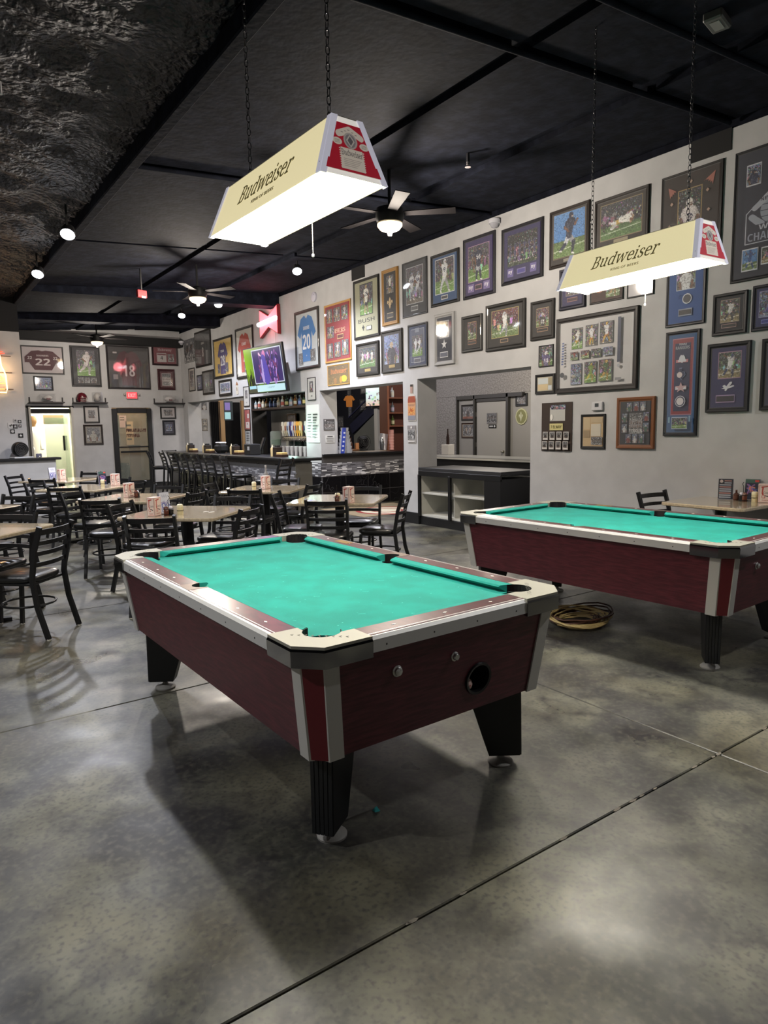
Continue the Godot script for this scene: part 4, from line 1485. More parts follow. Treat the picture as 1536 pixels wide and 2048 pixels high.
	poly(cb, [Vector2(12, 272), Vector2(12, 132), Vector2(140, 11), Vector2(268, 132), Vector2(268, 272)], Color("22263c"))
	disc(cb, 140, 128, 74, 74, Color("9aa0b0"))
	for k in 5:
		for m in 40:
			var v := -1.0 + m / 19.5
			fillr(cb, 140 + 74 * sqrt(maxf(0.0, 1.0 - v * v)) * (k - 2) / 2.0, 128 + 74 * v, 2.5, 4, Color("1c2036"))
		fillr(cb, 140 - 70, 128 - 56 + k * 28, 140, 2.5, Color("1c2036"))
	limb(cb, Vector2(46, 110), Vector2(140, 34), 13, 13, Color("b4b8c6"))
	limb(cb, Vector2(234, 110), Vector2(140, 34), 13, 13, Color("b4b8c6"))
	limb(cb, Vector2(34, 150), Vector2(74, 190), 14, 16, Color("aab0c0"))
	limb(cb, Vector2(246, 150), Vector2(206, 190), 14, 16, Color("aab0c0"))
	write(cb, "NEW", 92, 74, 15, Color("1c2036"), bold)
	write(cb, "YORK", 190, 74, 15, Color("1c2036"), bold)
	fillr(cb, 52, 190, 176, 28, Color("22263c"))
	write(cb, "WORLD", 140, 204, 24, Color("c8ccd8"), bold, 150)
	write(cb, "CHAMPIONS", 140, 246, 36, Color("a2a8bc"), bold, 240)
	P("framed_banner", "large navy framed champions banner at the camera end of the wall", "R", -3.09, 3.41, .80, 1.17, .03, "101218", "262a3c", [["p", .1, .27, .9, .74, cb], ["c", .11, .1, .29, .27, "d8dce4", "card"], ["p", .12, .11, .28, .26, "ice bust 2a3050 c8ccd4 20243c"], ["c", .4, .06, .62, .22, "d8dce4", "card"], ["p", .41, .07, .61, .21, "sky bust 2c50a0 c8ccd4 20243c"], ["c", .1, .77, .3, .95, "d8dce4", "card"], ["p", .11, .78, .29, .94, "sky throw 2c5090 e0e0e0 2c5090"], ["c", .34, .78, .66, .92, "d8dce4", "card"], ["p", .35, .79, .65, .91, "dirt dive d0d0d8 c0c0c8 303a50"]])
	# second row
	P("photo_print", "narrow black and white strip photo in a white mat near the corner", "R", -18.25, 2.92, .46, .62, .03, "1c1a18", "b9b5ac", [["p", .18, .08, .82, .84, "bw trio 4a4a4a 8a8a8a 3a3a3a"]])
	P("framed_photo", "small dark blue framed photo overlapped by a stadium print", "R", -17.66, 2.80, .38, .41, .035, N, "4a5470", [["p", .14, .12, .86, .8, "ice stand 4a5a8a c0c4d0 3a4468"], ["s", .5, .9, .1, "disc", "c8ccd4"]])
	P("framed_photo", "dark brown framed night stadium print above the back bar opening", "R", -17.03, 2.77, .79, .61, .05, "1c1814", "35302b", [["c", .1, .08, .92, .8, "6a655c"], ["p", .12, .1, .9, .78, "night none"], ["t", .5, .9, .06, "U", "c8c4bc", serif]])
	P("framed_photo", "black framed pair of small action photos over the back bar opening", "R", -15.92, 2.57, .78, .39, .06, K, "cfd0d2", [["p", .06, .1, .48, .88, "ice dive 8a90a8 c8ccd8 5a6488"], ["p", .52, .1, .94, .88, "ice run 8a90a8 c8ccd8 5a6488"]])
	P("framed_photo", "dark framed team photo under the BUSH picture", "R", -9.67, 2.69, .68, .55, .05, "1b1815", "2a2622", [["c", .08, .06, .92, .82, "6a6450"], ["p", .1, .08, .9, .8, "dark trio d8d4c8 c8b890 8a7a50 9"], ["c", .36, .86, .66, .96, "b09a5c"]])
	P("framed_photo", "dark framed photo of a man wearing a medal and black jacket", "R", -8.97, 2.75, .57, .67, .045, "201c19", "332d28", [["c", .07, .05, .93, .85, "5a544c"], ["p", .09, .06, .91, .84, "ice bust 2e2a34 2a2a30 b09a78"], ["c", .34, .87, .68, .95, "a89058"]])
	P("framed_photo", "blue framed photo of two players in white uniforms", "R", -8.30, 2.77, .48, .65, .035, "10141d", "2a3a60", [["c", .1, .07, .9, .93, "b8c0cc"], ["c", .115, .08, .885, .92, "2a3a60", "inner_mat"], ["p", .2, .24, .8, .78, "field pair e0e4e8 c0c4cc d0d4dc"], ["c", .38, .05, .62, .16, "7a8498"]] + plate(.3, .83, .7, .95, "c0c4cc", "3a4458"))
	P("framed_photo", "silver framed narrow picture with a white star", "R", -7.66, 2.79, .44, .73, .055, "9a9a9a", "1c2338", [["c", .18, .08, .8, .47, "d8dce4"], ["p", .2, .09, .78, .46, "bw run d0d4dc 8a8e98 b0b4bc"], ["s", .5, .62, .22, "star", "dcdde0", .95]] + plate(.22, .79, .76, .92, "d8d8dc", "4a5068"))
	P("framed_photo", "small black framed red stadium photo between the star picture and wide catch", "R", -7.08, 2.80, .41, .49, .05, K, "1c1817", [["c", .24, .1, .8, .72, "b08868"], ["p", .26, .12, .78, .7, "red stand 26201f d8d4d0 26201f"]] + plate(.26, .76, .8, .88, "b07a5a"))
	P("framed_photo", "black framed wide photo of a leaping end zone catch", "R", -6.44, 2.82, .71, .60, .055, K, "211d1a", [["c", .08, .06, .9, .79, "b0a060"], ["p", .095, .075, .885, .775, "red catch e8e8e8 e0e0e0 b8bcc8"]] + plate(.36, .83, .6, .93, "a88a6a"))
	P("framed_photo", "small black framed photo of a player with number 85", "R", -5.81, 2.81, .38, .47, .045, "1a1614", "1d1817", [["c", .16, .12, .86, .72, "a89070"], ["p", .18, .14, .84, .7, "red bust 33302e 5a5650 c8c4c0 85"]] + plate(.22, .76, .82, .87, "b08a6a"))
	P("framed_photo", "small purple jersey 18 photo beside the white collage", "R", -5.75, 2.37, .23, .26, .012, "15131a", "3a3644", [["p", 0, 0, 1, 1, "dark bust 54487a c8c8d0 d8d8e0 18"]])
	P("framed_document", "small black framed certificate under the number 18 photo", "R", -5.76, 2.03, .31, .24, .035, "121215", "c8c2ae", [["c", .04, .08, .7, .5, "cfd6d8", "sheet"], ["c", .04, .52, .7, .94, "d8c49a", "sheet"], ["c", .74, .06, .96, .6, "a89c7a", "sheet"], ["c", .74, .62, .96, .94, "d4dade", "sheet"]])
	P("framed_photo", "small purple matted frame partly hidden by the right lamp", "R", -5.36, 3.11, .38, .47, .045, "17172a", "2e2a58", [["c", .18, .14, .84, .72, "a898b0"], ["p", .2, .15, .82, .71, "crowd run 3a3070 d0d0d8 3a3070"]] + plate(.26, .78, .78, .9, "a87a7a", "3a1c24"))
	P("framed_photo", "brown framed picture with a small round badge under the right lamp", "R", -4.89, 3.03, .44, .30, .02, "1f1a18", "4a342c", [["s", .28, .4, .5, "disc", "a8705a"], ["s", .28, .4, .34, "disc", "6a2a24"], ["p", .5, .1, .95, .9, "red run 7a2a22 b8a070 a88850"]])
	P("framed_document", "white matted document frame under the right lamp", "R", -4.46, 3.05, .32, .36, .014, "1c1a1c", "d2d0d4", [["c", .4, .62, .62, .74, "8a8a90", "seal"]])
	P("framed_photo", "sky blue matted frame with flaming T emblem under the right lamp", "R", -3.94, 2.85, .42, .7, .03, "121420", "3c5e9e", [["c", .22, .05, .78, .5, "c8d0dc"], ["p", .235, .06, .765, .49, "crowd bust e0e4e8 3a5a98 d8dce4"], ["s", .4, .6, .1, "flame", "1c2238", 1.4], ["s", .56, .64, .16, "disc", "d8dce4"], ["s", .56, .64, .13, "disc", "1c2238"], ["t", .56, .64, .06, "T", "e8e8ec", bold]] + plate(.32, .79, .72, .9, "8a96ac", "161420"))
	P("framed_photo", "black framed photo of a pitcher with his arm raised", "R", -3.48, 2.55, .33, .39, .04, "131318", "191a26", [["c", .14, .07, .88, .76, "b8a090"], ["p", .16, .085, .86, .745, "dirt pitch e0e0e0 3a3a44 2a2c38"]] + plate(.2, .8, .78, .92, "b89090"))
	P("framed_photo", "violet baseball photo cut by the camera edge beside the pitcher", "R", -3.105, 2.56, .33, .41, .035, "101222", "232a60", [["c", .1, .07, .9, .76, "b0a8d0"], ["p", .115, .085, .885, .745, "ice pitch c8c4e0 8a84c0 5a54a0"]] + plate(.2, .82, .8, .93, "8a94d8", "38409a"))
	# big white collage with lanyard
	var col := []
	var n := 0
	for k in [[.17, .1, .33, .42], [.37, .085, .54, .4], [.57, .07, .75, .39], [.17, .64, .33, .96], [.37, .63, .54, .95], [.57, .62, .75, .94]]:
		col.append(["c", k[0], k[1], k[2], k[3], "55585a", "photo_border"])
		col.append(["p", k[0] + .006, k[1] + .008, k[2] - .006, k[3] - .008, ["field run e4e4e0 c8982c d0d0c0", "crowd stand e4e4e8 c8882c d8b040", "crowd throw e4e4e8 c8882c d8b040", "ice dive 6a7a88 b8b0a0 a8a090", "field run 6a8a2c b8b83c c8b040", "red run 3a5a2c c89a3c d8b040"][n]])
		n += 1
	for k in [[.17, .46, .28, .58], [.32, .455, .44, .575], [.47, .45, .6, .57], [.63, .445, .76, .565]]:
		col.append(["p", k[0], k[1], k[2], k[3], ["red run 8a2a24 c8c8c8 303030", "red dive 8a2a24 c8c8c8 c8a040", "night none", "ice none"][n - 6]])
		n += 1
	col.append(["c", .82, .04, .86, .68, "1f2c4e", "lanyard"])
	col.append(["s", .84, .73, .05, "disc", "a8acb4"])
	col.append(["c", .8, .9, .88, .94, "8a8c90", "card"])
	for k in 9:
		col.append(["c", .055, .3 + k * .04, .085, .325 + k * .04, "5a6a9a", "strip_mark"])
	col.append(["s", .07, .8, .08, "disc", "4a4e54"])
	P("framed_collage", "large white matted collage of ten game photos with a dark lanyard", "R", -5.02, 2.34, 1.12, .88, .06, "221e1d", "c6c5c6", col)
	# third row
	P("framed_banner", "tall narrow navy and red banner with four stacked emblems reading TEXAS RANGERS", "R", -3.95, 1.92, .37, 1.06, .035, "12141c", "41628f", [["c", .14, .04, .9, .82, "b87a8c"], ["c", .16, .05, .88, .81, "8e2634", "red_border"], ["c", .24, .09, .8, .78, "1c2450", "banner"], ["t", .52, .1, .018, "TEXAS", "d8dce4", bold, .28], ["t", .52, .135, .03, "RANGERS", "b8bcc8", bold, .5], ["s", .52, .25, .1, "hat", "e0e2ea", 1.0], ["c", .3, .255, .74, .285, "c8808a", "ribbon"], ["s", .52, .4, .12, "state", "9ab0d8", 1.0], ["s", .52, .4, .108, "state", "1c2450", 1.0], ["s", .46, .41, .06, "disc", "e0d4d4"], ["s", .52, .54, .11, "star", "c8a8b0", 1.2], ["c", .32, .53, .72, .56, "dcdce4", "ribbon"], ["s", .52, .68, .115, "disc", "dfe0ea"], ["s", .52, .68, .1, "disc", "1c2450"], ["s", .52, .68, .08, "disc", "e4e0e4"], ["t", .52, .68, .045, "T", "b03040", serif], ["c", .24, .84, .82, .965, "b8c4d8"], ["p", .26, .85, .8, .955, "field none"], ["c", .12, .84, .18, .9, "8ab0c8", "tab"], ["c", .87, .83, .93, .89, "8ab0c8", "tab"]])
	P("framed_photo", "deep blue framed pitcher photo with a white script emblem", "R", -3.47, 1.95, .42, .66, .045, "131419", "221f58", [["c", .2, .07, .88, .52, "b088a0"], ["p", .22, .085, .86, .505, "dirt pitch e8e8ea e0e0e4 2a3a6a"], ["s", .52, .65, .17, "script", "e0e2ea", 1.3], ["t", .5, .655, .045, "Dodgers", "3a3f88", serif, .4]] + plate(.18, .79, .74, .92, "a088b0", "201828"))
	P("framed_photo", "black framed navy picture cut by the camera edge below the violet one", "R", -2.95, 1.95, .42, .65, .045, "131419", "1d2144", [["c", .2, .1, .82, .6, "a8a8b8"], ["p", .22, .12, .8, .58, "night pitch d8d8e0 c8c8d0 2a3a6a"]] + plate(.2, .78, .8, .9, "a8a8b8"))
	var br := [["c", .28, .1, .78, .38, "b8b8b4", "card"], ["p", .32, .05, .8, .14, "ice none"], ["s", .34, .3, .12, "disc", "e8e6e0", .6], ["c", .28, .43, .72, .57, "cfc68a"], ["t", .5, .5, .06, "7 ELWAY", "5a5430", bold, .36]]
	for k in 8:
		var a := .06 + .235 * (k % 4)
		var b := .6 + .195 * (k / 4)
		br.append(["c", a, b, a + .17, b + .17, "d4d0cc", "card"])
		br.append(["p", a + .015, b + .012, a + .155, b + .13, "bw bust 2a2626 4a4646 3a3636"])
	P("wall_plaque", "dark brown board plaque with eight small portrait cards", "R", -5.57, 1.50, .47, .59, 0.0, K, "33261f", br, false)
	P("framed_document", "black framed yellowed newspaper page beneath the thermostat", "R", -5.03, 1.44, .34, .40, .03, "0e0e10", "c8ad82", [["c", .04, .03, .36, .42, "cdb890", "column"], ["c", .4, .03, .96, .2, "c4b08c", "column"], ["c", .42, .24, .9, .66, "d4cdbc", "column"], ["c", .04, .46, .36, .7, "a08a66", "column"], ["p", .44, .68, .98, .94, "bw team 5a5248 7a7268 5a5248"]])
	var cd := [["c", .3, .26, .74, .76, "2a2c34", "inner_mat"], ["p", .3, .27, .74, .75, "bw team 8a8688 5a5658 c8c4c4 7"]]
	for k in [[.22, .03], [.44, .02], [.66, .02], [.08, .28], [.78, .26], [.08, .52], [.78, .5], [.22, .76], [.44, .76], [.66, .76]]:
		cd.append(["p", k[0], k[1], k[0] + .17, k[1] + .2, "ice bust %s 8a8a8a c8c4c0" % ["7a2a24", "c8c8c8", "3a5a4a"][cd.size() % 3]])
	P("framed_collage", "wooden framed ring of trading cards around a dark photo", "R", -4.47, 1.53, .47, .56, .045, "7a4a2a", "1f2129", cd)
	# pillars and posts
	P("framed_photo", "narrow white matted picture above the white chart on the bar pillar", "R", -11.64, 2.30, .32, .44, .016, "1a1a1c", "cfd0cc", [["p", .22, .14, .74, .66, "crowd stand d8d8d8 b03a34 2a2a2c"], ["c", .4, .8, .6, .86, "5a5a5a"]])
	var wb := [["c", .04, .2, .96, .98, "dfe6e2", "sheet"]]
	for k in 9:
		wb.append(["c", .08, .24 + k * .075, .08 + .36 * rng.randf_range(.6, 1), .255 + k * .075 + .02 * rng.randf(), "5a645f", "entry"])
		wb.append(["c", .52, .24 + k * .075, .52 + .4 * rng.randf_range(.6, 1), .255 + k * .075 + .03 * rng.randf(), "4a544f", "entry"])
	P("notice_sign", "white chart poster lit green on the bar pillar", "R", -11.62, 1.63, .48, .73, 0.0, K, "e6ece8", wb, false)
	P("framed_photo", "narrow white framed picture left of the television base", "R", -14.71, 2.30, .32, .46, .02, "17171a", "c8c8c4", [["p", .24, .16, .76, .62, "bw stand 4a4a5a 8a8a8a 3a3a3a"], ["c", .44, .8, .56, .86, "6a6a6a"]])
	P("wall_poster", "red and white poster below the narrow white picture on the post", "R", -14.71, 1.77, .32, .48, .02, "241414", "a33630", [["c", .5, .2, .86, .42, "c8c0bc", "card"], ["c", .2, .62, .9, .94, "d8d0cc", "card"], ["s", .5, .72, .14, "star", "8a2a26", 1.2]])
	P("wall_poster", "grey striped notice lowest on the post", "R", -14.71, 1.36, .30, .32, .014, "2a2426", "b8bcc0", [["c", .2, .1, .8, .24, "3a3e44", "bar"], ["c", .2, .32, .8, .44, "4a4e54", "bar"], ["c", .2, .52, .8, .62, "4a4e54", "bar"], ["c", .2, .7, .8, .78, "5a5e64", "bar"]])
	P("notice_sign", "grey calendar sheet under the bottle shaped sign", "R", -8.48, 1.42, .21, .27, 0.0, K, "b9b7b6", [["c", 0, 0, 1, .24, "8a8688", "header"], ["s", .5, .12, .14, "disc", "d8d6d4"], ["p", .08, .28, .92, .84, "bw none"], ["c", .1, .88, .9, .95, "dcdad8", "entry"]], false)
	P("notice_sign", "dark schedule grid on the pillar return beside the glass tower", "J", 6.74, 1.605, .24, .21, 0.0, K, "4a4648", [["p", .05, .18, .95, .95, "bw team 8a8688 b8b4b4 6a6666"], ["s", .12, .12, .14, "disc", "c8c4c4"]], false)
	P("notice_sign", "small white printed notice under the schedule grid", "J", 6.75, 1.33, .2, .14, 0.0, K, "d6d6d4", [["c", .2, .1, .8, .24, "5a5a5c", "line"], ["c", .1, .36, .9, .44, "8a8a8c", "line"], ["c", .1, .56, .9, .62, "8a8a8c", "line"], ["c", .14, .74, .86, .82, "8a8a8c", "line"]], false)
	# end wall
	P("framed_jersey", "framed crimson jersey with number 22 on the end wall beside the neon bottle wall", "F", 3.02, 3.37, .98, .70, .035, "1c1a1a", "b8aeb0", [["j", .5, .5, .86, "wide", "4a1420", "22", "c8bcbc", "SOONERS"], ["t", .18, .42, .11, "22", "c8bcbc", bold], ["t", .82, .42, .11, "22", "c8bcbc", bold]])
	P("framed_photo", "large dark framed action photo between the two end wall jerseys", "F", 4.03, 3.25, .73, 1.04, .05, "17161a", "25232a", [["p", .16, .06, .86, .76, "field run d0c8c8 b0a8a8 c8c0c0"], ["p", .16, .8, .38, .95, "bw bust 4a464a 6a666a 3a363a"], ["p", .41, .8, .63, .95, "bw run 4a464a 6a666a 3a363a"], ["p", .66, .8, .88, .95, "bw bust 4a464a 6a666a 3a363a"]])
	P("framed_jersey", "framed dark red jersey with number 18 above the exit sign", "F", 5.11, 3.26, 1.12, 1.15, .045, "1b1618", "2b2628", [["j", .5, .5, .9, "jersey", "471822", "18", "b8aeb0"], ["c", .12, .12, .22, .16, "a8a0a0", "card"], ["c", .1, .68, .22, .8, "8a8080", "card"]])
	P("framed_plaque", "crimson framed plaque with white script above a jersey 4 card", "F", 6.11, 3.63, .72, .56, .05, "241014", "6c1a2a", [["t", .5, .2, .14, "Hobeway", "c8b8ba", serif, .62], ["c", .14, .38, .56, .9, "b8b2b2", "card"], ["t", .35, .66, .2, "4", "2a2224", bold], ["c", .16, .42, .54, .5, "6a2a34", "strip"], ["p", .62, .42, .9, .88, "bw run 6a2a34 a8a0a0 6a2a34"]])
	P("framed_photo", "small crimson framed group photo under the scripted plaque", "F", 6.11, 2.97, .48, .57, .07, "3a1019", "57202b", [["c", .14, .1, .88, .9, "b8aeae"], ["p", .17, .13, .85, .87, "bw team c8c0c0 8a8484 c8c0c0"]])
	P("framed_photo", "small dark framed bluish photo under the crimson number 22 jersey", "F", 3.00, 2.79, .44, .36, .035, "121218", "3c4468", [["p", .03, .03, .97, .97, "ice trio 6a7ab0 5a6aa0 8a94c0"]])
	P("framed_photo", "black framed sketch in a white mat above the ballplayer portrait", "F", 4.09, 2.01, .39, .45, .04, "151314", "b4b0ae", [["p", .22, .2, .78, .76, "bw bust 5a5658 6a6668 4a4648"]])
	P("framed_photo", "brown framed sepia ballplayer portrait beside the entrance", "F", 4.10, 1.48, .48, .53, .05, "221714", "8a8478", [["p", .08, .06, .92, .9, "bw bust a8a498 8a8678 b0aca0"], ["c", .38, .9, .64, .97, "33241e"]])
	P("framed_photo", "black framed print in a white mat right of the exit door", "F", 6.11, 2.05, .44, .34, .04, "131214", "b0acac", [["p", .16, .16, .84, .84, "bw team 5a5658 6a6668 4a4648"]])
	P("framed_photo", "dark blue framed print below the white matted one by the exit door", "F", 6.11, 1.64, .35, .41, .05, "13141e", "272b42", [["p", .16, .2, .84, .8, "ice run 5a6490 8a94b8 3a4470"]])
	# rooms behind the openings
	P("framed_photo", "maroon framed player card in the bartender area by the corner", "E", 6.82, 2.0, .36, .46, .05, "33191a", "5a2c2c", [["c", .1, .06, .9, .92, "a89a60"], ["p", .14, .1, .86, .84, "field stand e0d8c8 c8b890 6a2a2a"]])
	P("photo_print", "pale photo print high in the bartender area", "E", 7.13, 2.24, .15, .22, 0.0, K, "b0acaa", [["p", 0, 0, 1, 1, "bw bust c8c4c0 a8a4a0 8a8680"]], false)
	P("photo_print", "pale portrait pair print low in the bartender area", "E", 7.12, 1.7, .16, .34, .012, "4a4038", "c0b6a4", [["p", .08, .05, .92, .46, "bw bust c8c4b8 a8a49a 8a867a"], ["p", .08, .53, .92, .95, "bw bust c8c4b8 a8a49a 8a867a"]])
	P("notice_sign", "dark schedule poster under the maroon framed card", "E", 6.82, 1.58, .40, .26, 0.0, K, "4a4a5a", [["p", .04, .2, .96, .96, "ice team 5a5a6a 8a8a9a 4a4a5a"]], false)
	P("framed_photo", "dark framed photo beside the back door, upper of two", "B", -12.04, 1.85, .46, .38, .04, "1a1412", "3a3632", [["p", .04, .04, .96, .8, "bw bust 2a2626 d0ccc8 8a8680"], ["c", .04, .8, .96, .97, "8a4a34", "strip"]])
	P("framed_photo", "brown framed couple photo beside the back door, lower of two", "B", -12.04, 1.43, .46, .36, .035, "3a251b", "b8a894", [["p", .04, .04, .96, .96, "bw pair b8a898 8a7a6a 5a4e44"]])
	P("framed_photo", "small black framed portrait above the oval sign", "B", -10.33, 2.08, .34, .27, .05, "161616", "5a5a5a", [["p", .02, .02, .98, .98, "bw bust 8a8686 6a6666 4a4646"]])
	P("notice_sign", "grey photo sign fixed to the back door", "B", -11.2, 1.70, .32, .24, 0.0, K, "8a8886", [["p", .04, .05, .96, .95, "bw trio 5a5858 8a8886 3a3836"]], false).position.x = 10.955
	P("notice_sign", "small black plate below the photo sign on the back door", "B", -11.18, 1.52, .24, .08, 0.0, K, "131314", [["c", .1, .3, .6, .7, "c8c8c8", "line"], ["s", .82, .5, .6, "disc", "e0e0e0"]], false).position.x = 10.955
	var i := 1
	for k in [[-17.28, 2.52, .22, .36], [-17.25, 2.05, .2, .4], [-16.53, 2.19, .36, .36], [-17.8, 1.73, .34, .36], [-16.5, 2.62, .34, .24], [-16.0, 2.6, .3, .3]]:
		P("framed_photo", ["upper narrow", "lower narrow", "square central", "wide low", "black and white head shots", "reddish group"][i - 1] + " picture on the dark navy wall behind the bar", "B", k[0], k[1], k[2], k[3], .02, "33363c", "1c1c24", [["p", .08, .08, .92, .92, ["bw stand 5a5a5a 8a8a8a 3a3a3a", "ice stand 5a5a6a 8a8a8a 3a3a3a", "bw team b8b4b4 8a8686 4a4646", "bw bust 5a5a5a 8a8a8a 3a3a3a", "bw team c8c4c4 8a8a8a 3a3a3a", "red team 4a2a2a 3a3030 3a2a2a"][i - 1]]])
		i += 1


func oval_sign() -> void:
	var t := thing("oval_sign", "pale green oval medallion sign on the alcove wall", "sign")
	t.transform = spot_on("B", -10.33, 1.72)
	var q := MB.new()
	q.prism(shape("disc", .34, .36), 0, .02)
	obj("rim", q, mat("c8c8a0", 0.5), t)
	q = MB.new()
	q.prism(shape("disc", .28, .3), .02, .026)
	obj("medallion", q, mat("8a8a5a", 0.5), t)
	q = MB.new()
	q.prism(shape("fleur", .14, .22), .026, .03)
	obj("emblem", q, mat("d0d0b0", 0.5), t)


# ---------- bars ----------
func bars() -> void:
	var black := mat("0f0f11", 0.35, 0.0, 0.3)
	var tones := [mat("6c6b70", 0.3), mat("838287", 0.3), mat("c0bfc4", 0.25), mat("4a494d", 0.3), mat("dddcde", 0.22)]
	# marble with pale veins
	var vi := Image.create(512, 512, false, Image.FORMAT_RGB8)
	vi.fill(Color("121114"))
	for i in 26:
		var p := Vector2(rng.randf() * 512, rng.randf() * 512)
		var d := Vector2.RIGHT.rotated(rng.randf() * TAU)
		for k in 120:
			d = d.rotated(rng.randf_range(-.5, .5))
			p += d * 2.0
			vi.fill_rect(Rect2i(int(p.x) & 511, int(p.y) & 511, 2 if i % 5 == 0 else 1, 1), Color("55535a") if i % 3 else Color("7a787c"))
	var marble := textured(vi, Vector3.ONE * 0.9, 0.2, true)
	# bar that runs back at right angles behind the opening
	var t := thing("service_bar", "tiled service bar with black ledge seen through the walk-through opening", "bar counter", Vector3(6.55, 0, -11.35))
	obj("core", bxm(Vector3(1.24, .49, -.21), Vector3(1.7, .98, .4)), mat("4c4a4c", 0.7), t)
	obj("ledge", bxm(Vector3(1.08, 1.015, .04), Vector3(2.14, .05, .076), 0.008), black, t)
	obj("ledge", bxm(Vector3(1.28, 1.015, -.2), Vector3(1.76, .049, .42), 0.004), black, t)
	obj("apron", bxm(Vector3(1.05, .93, .006), Vector3(2.1, .12, .01)), mat("4c4a4c", 0.7), t)
	obj("work_top", bxm(Vector3(1.16, 1.03, -.52), Vector3(1.5, .03, .3), 0.004), mat("b8a894", 0.4), t)
	var backing := obj("tiled_face", bxm(Vector3(1.05, .44, .008), Vector3(2.1, .86, .012)), mat("5a585a", 0.8), t)
	var tile0 := bxm(Vector3.ZERO, Vector3(.112, .0195, .008), .0015).mesh()
	for r in 12:
		var x := .0 - .06 * rng.randf()
		while x < 2.04:
			if x + .112 > .0:
				obj("mosaic_tile", tile0, tones[[0, 1, 3, 0, 2, 1, 0, 4][rng.randi() % 8]], backing, Vector3(x + .058, .615 + .0217 * r, .016))
			x += .116
	for r in 2:
		for k in 4:
			obj("marble_tile", bxm(Vector3(.27 + .535 * k + (.0 if r else -.0), .445 - .31 * r, .016), Vector3(.528, .3, .008), .002), marble, backing)
	# clad foot of the pillar
	var pf := struct("trim_20", bxm(Vector3(6.543, .44, -11.635), Vector3(.012, .87, .57)), mat("5a585a", 0.8), "tile cladding at the foot of the bar pillar")
	for r in 12:
		for k in 5:
			var o := obj("mosaic_tile", tile0, tones[[0, 1, 3, 0, 2, 1, 0, 4][rng.randi() % 8]], pf, Vector3(6.535, .615 + .0217 * r, -11.41 - .115 * k))
			o.rotation.y = PI / 2
	for r in 2:
		obj("marble_tile", bxm(Vector3(6.536, .445 - .31 * r, -11.635), Vector3(.008, .3, .56), .002), marble, pf)
	# main bar along the stools
	t = thing("main_bar", "long black topped bar with grey mosaic front behind the row of stools", "bar counter", Vector3(5.05, 0, -12.65))
	obj("core", bxm(Vector3(.15, .51, 0), Vector3(.28, 1.02, 6.1)), mat("5c5a58", 0.7), t)
	obj("counter_top", bxm(Vector3(.17, 1.045, 0), Vector3(.56, .05, 6.3), .012), black, t)
	obj("end_panel", bxm(Vector3(.15, .5, 3.06), Vector3(.3, 1.0, .02)), mat("6b6861", 0.6), t)
	var lists := [MB.new(), MB.new(), MB.new()]
	for r in 12:
		var z := -3.04 - .1 * rng.randf()
		while z < 2.98:
			lists[[0, 0, 1, 0, 2][rng.randi() % 5]].box(Vector3(.005, .615 + .0217 * r, z + .056), Vector3(.012, .0195, .108))
			z += .115
	for i in 3:
		tag(obj("mosaic_tiles", lists[i], [tones[1], tones[2], tones[4]][i], t), "", "", "", "stuff")
	for r in 2:
		for k in 11:
			obj("marble_tile", bxm(Vector3(.004, .445 - .31 * r, -2.78 + .556 * k), Vector3(.01, .3, .55), .002), marble, t)
	for k in 8:
		var hk := MB.new()
		hk.tube([Vector3(0, .95, -2.6 + k * .72), Vector3(-.04, .94, -2.6 + k * .72), Vector3(-.045, .965, -2.6 + k * .72)], .005, 6)
		obj("bag_hook", hk, mat("1a1a1c", 0.4, 0.6), t)
	# stools
	var sz := [-15.45, -14.75, -14.1, -13.45, -12.75, -12.05, -11.3]
	for i in 7:
		var lab: String = ["bar stool at the end of the bar nearest the exit door", "second bar stool counting from the exit door end", "third bar stool counting from the exit door end", "middle bar stool of the row facing the mosaic", "fifth bar stool counting from the exit door end", "bar stool sixth from the exit door end, beside the dark menu holders", "seventh bar stool, with a clear mosaic view beside it"][i]
		var yaw := deg_to_rad(90.0 - (22.0 if i == 0 else 0.0) + rng.randf_range(-6, 6))
		var p := Vector3(4.52 if i else 4.44, 0, sz[i]) + Vector3(sin(yaw), 0, cos(yaw)) * .28
		if stool0 == null:
			stool0 = make_chair("bar_stool", "black ladder-back " + lab, "bar stool", .74, 1.09)
			stool0.set_meta("group", "ladder-back bar stools")
			stool0.position = p
			stool0.rotation.y = yaw
		else:
			dup(stool0, "bar_stool", p, yaw, "black ladder-back " + lab)
	dup(stool0, "bar_stool", Vector3(4.78, 0, -9.34) + Vector3(-.57, 0, -.82) * .28, deg_to_rad(-145), "black ladder-back bar stool turned away at the end panel of the bar")


func bottle(called: String, h: float, r: float, hex: String, cap: String, lab: String, label: String, group: String, at: Vector3) -> Node3D:
	var t := thing(called, label, "bottle", at, 0.0, group)
	obj("body", lathe_mb([Vector2(0, 0), Vector2(r, 0), Vector2(r, h * .55), Vector2(r * .85, h * .63), Vector2(r * .36, h * .72), Vector2(r * .32, h * .93), Vector2(0, h * .93)], 12), mat(hex, 0.12), t)
	obj("cap", lathe_mb([Vector2(r * .36, h * .9), Vector2(r * .36, h), Vector2(0, h)], 10), mat(cap, 0.4), t)
	obj("paper_label", lathe_mb([Vector2(r * 1.02, h * .14), Vector2(r * 1.02, h * .45)], 12), mat(lab, 0.7), t)
	return t


const NTH := ["first", "second", "third", "fourth", "fifth", "sixth", "seventh", "eighth", "ninth", "tenth", "eleventh", "twelfth", "thirteenth", "fourteenth", "fifteenth", "sixteenth", "seventeenth", "eighteenth", "nineteenth", "twentieth", "twenty-first", "twenty-second", "twenty-third", "twenty-fourth", "twenty-fifth", "last"]


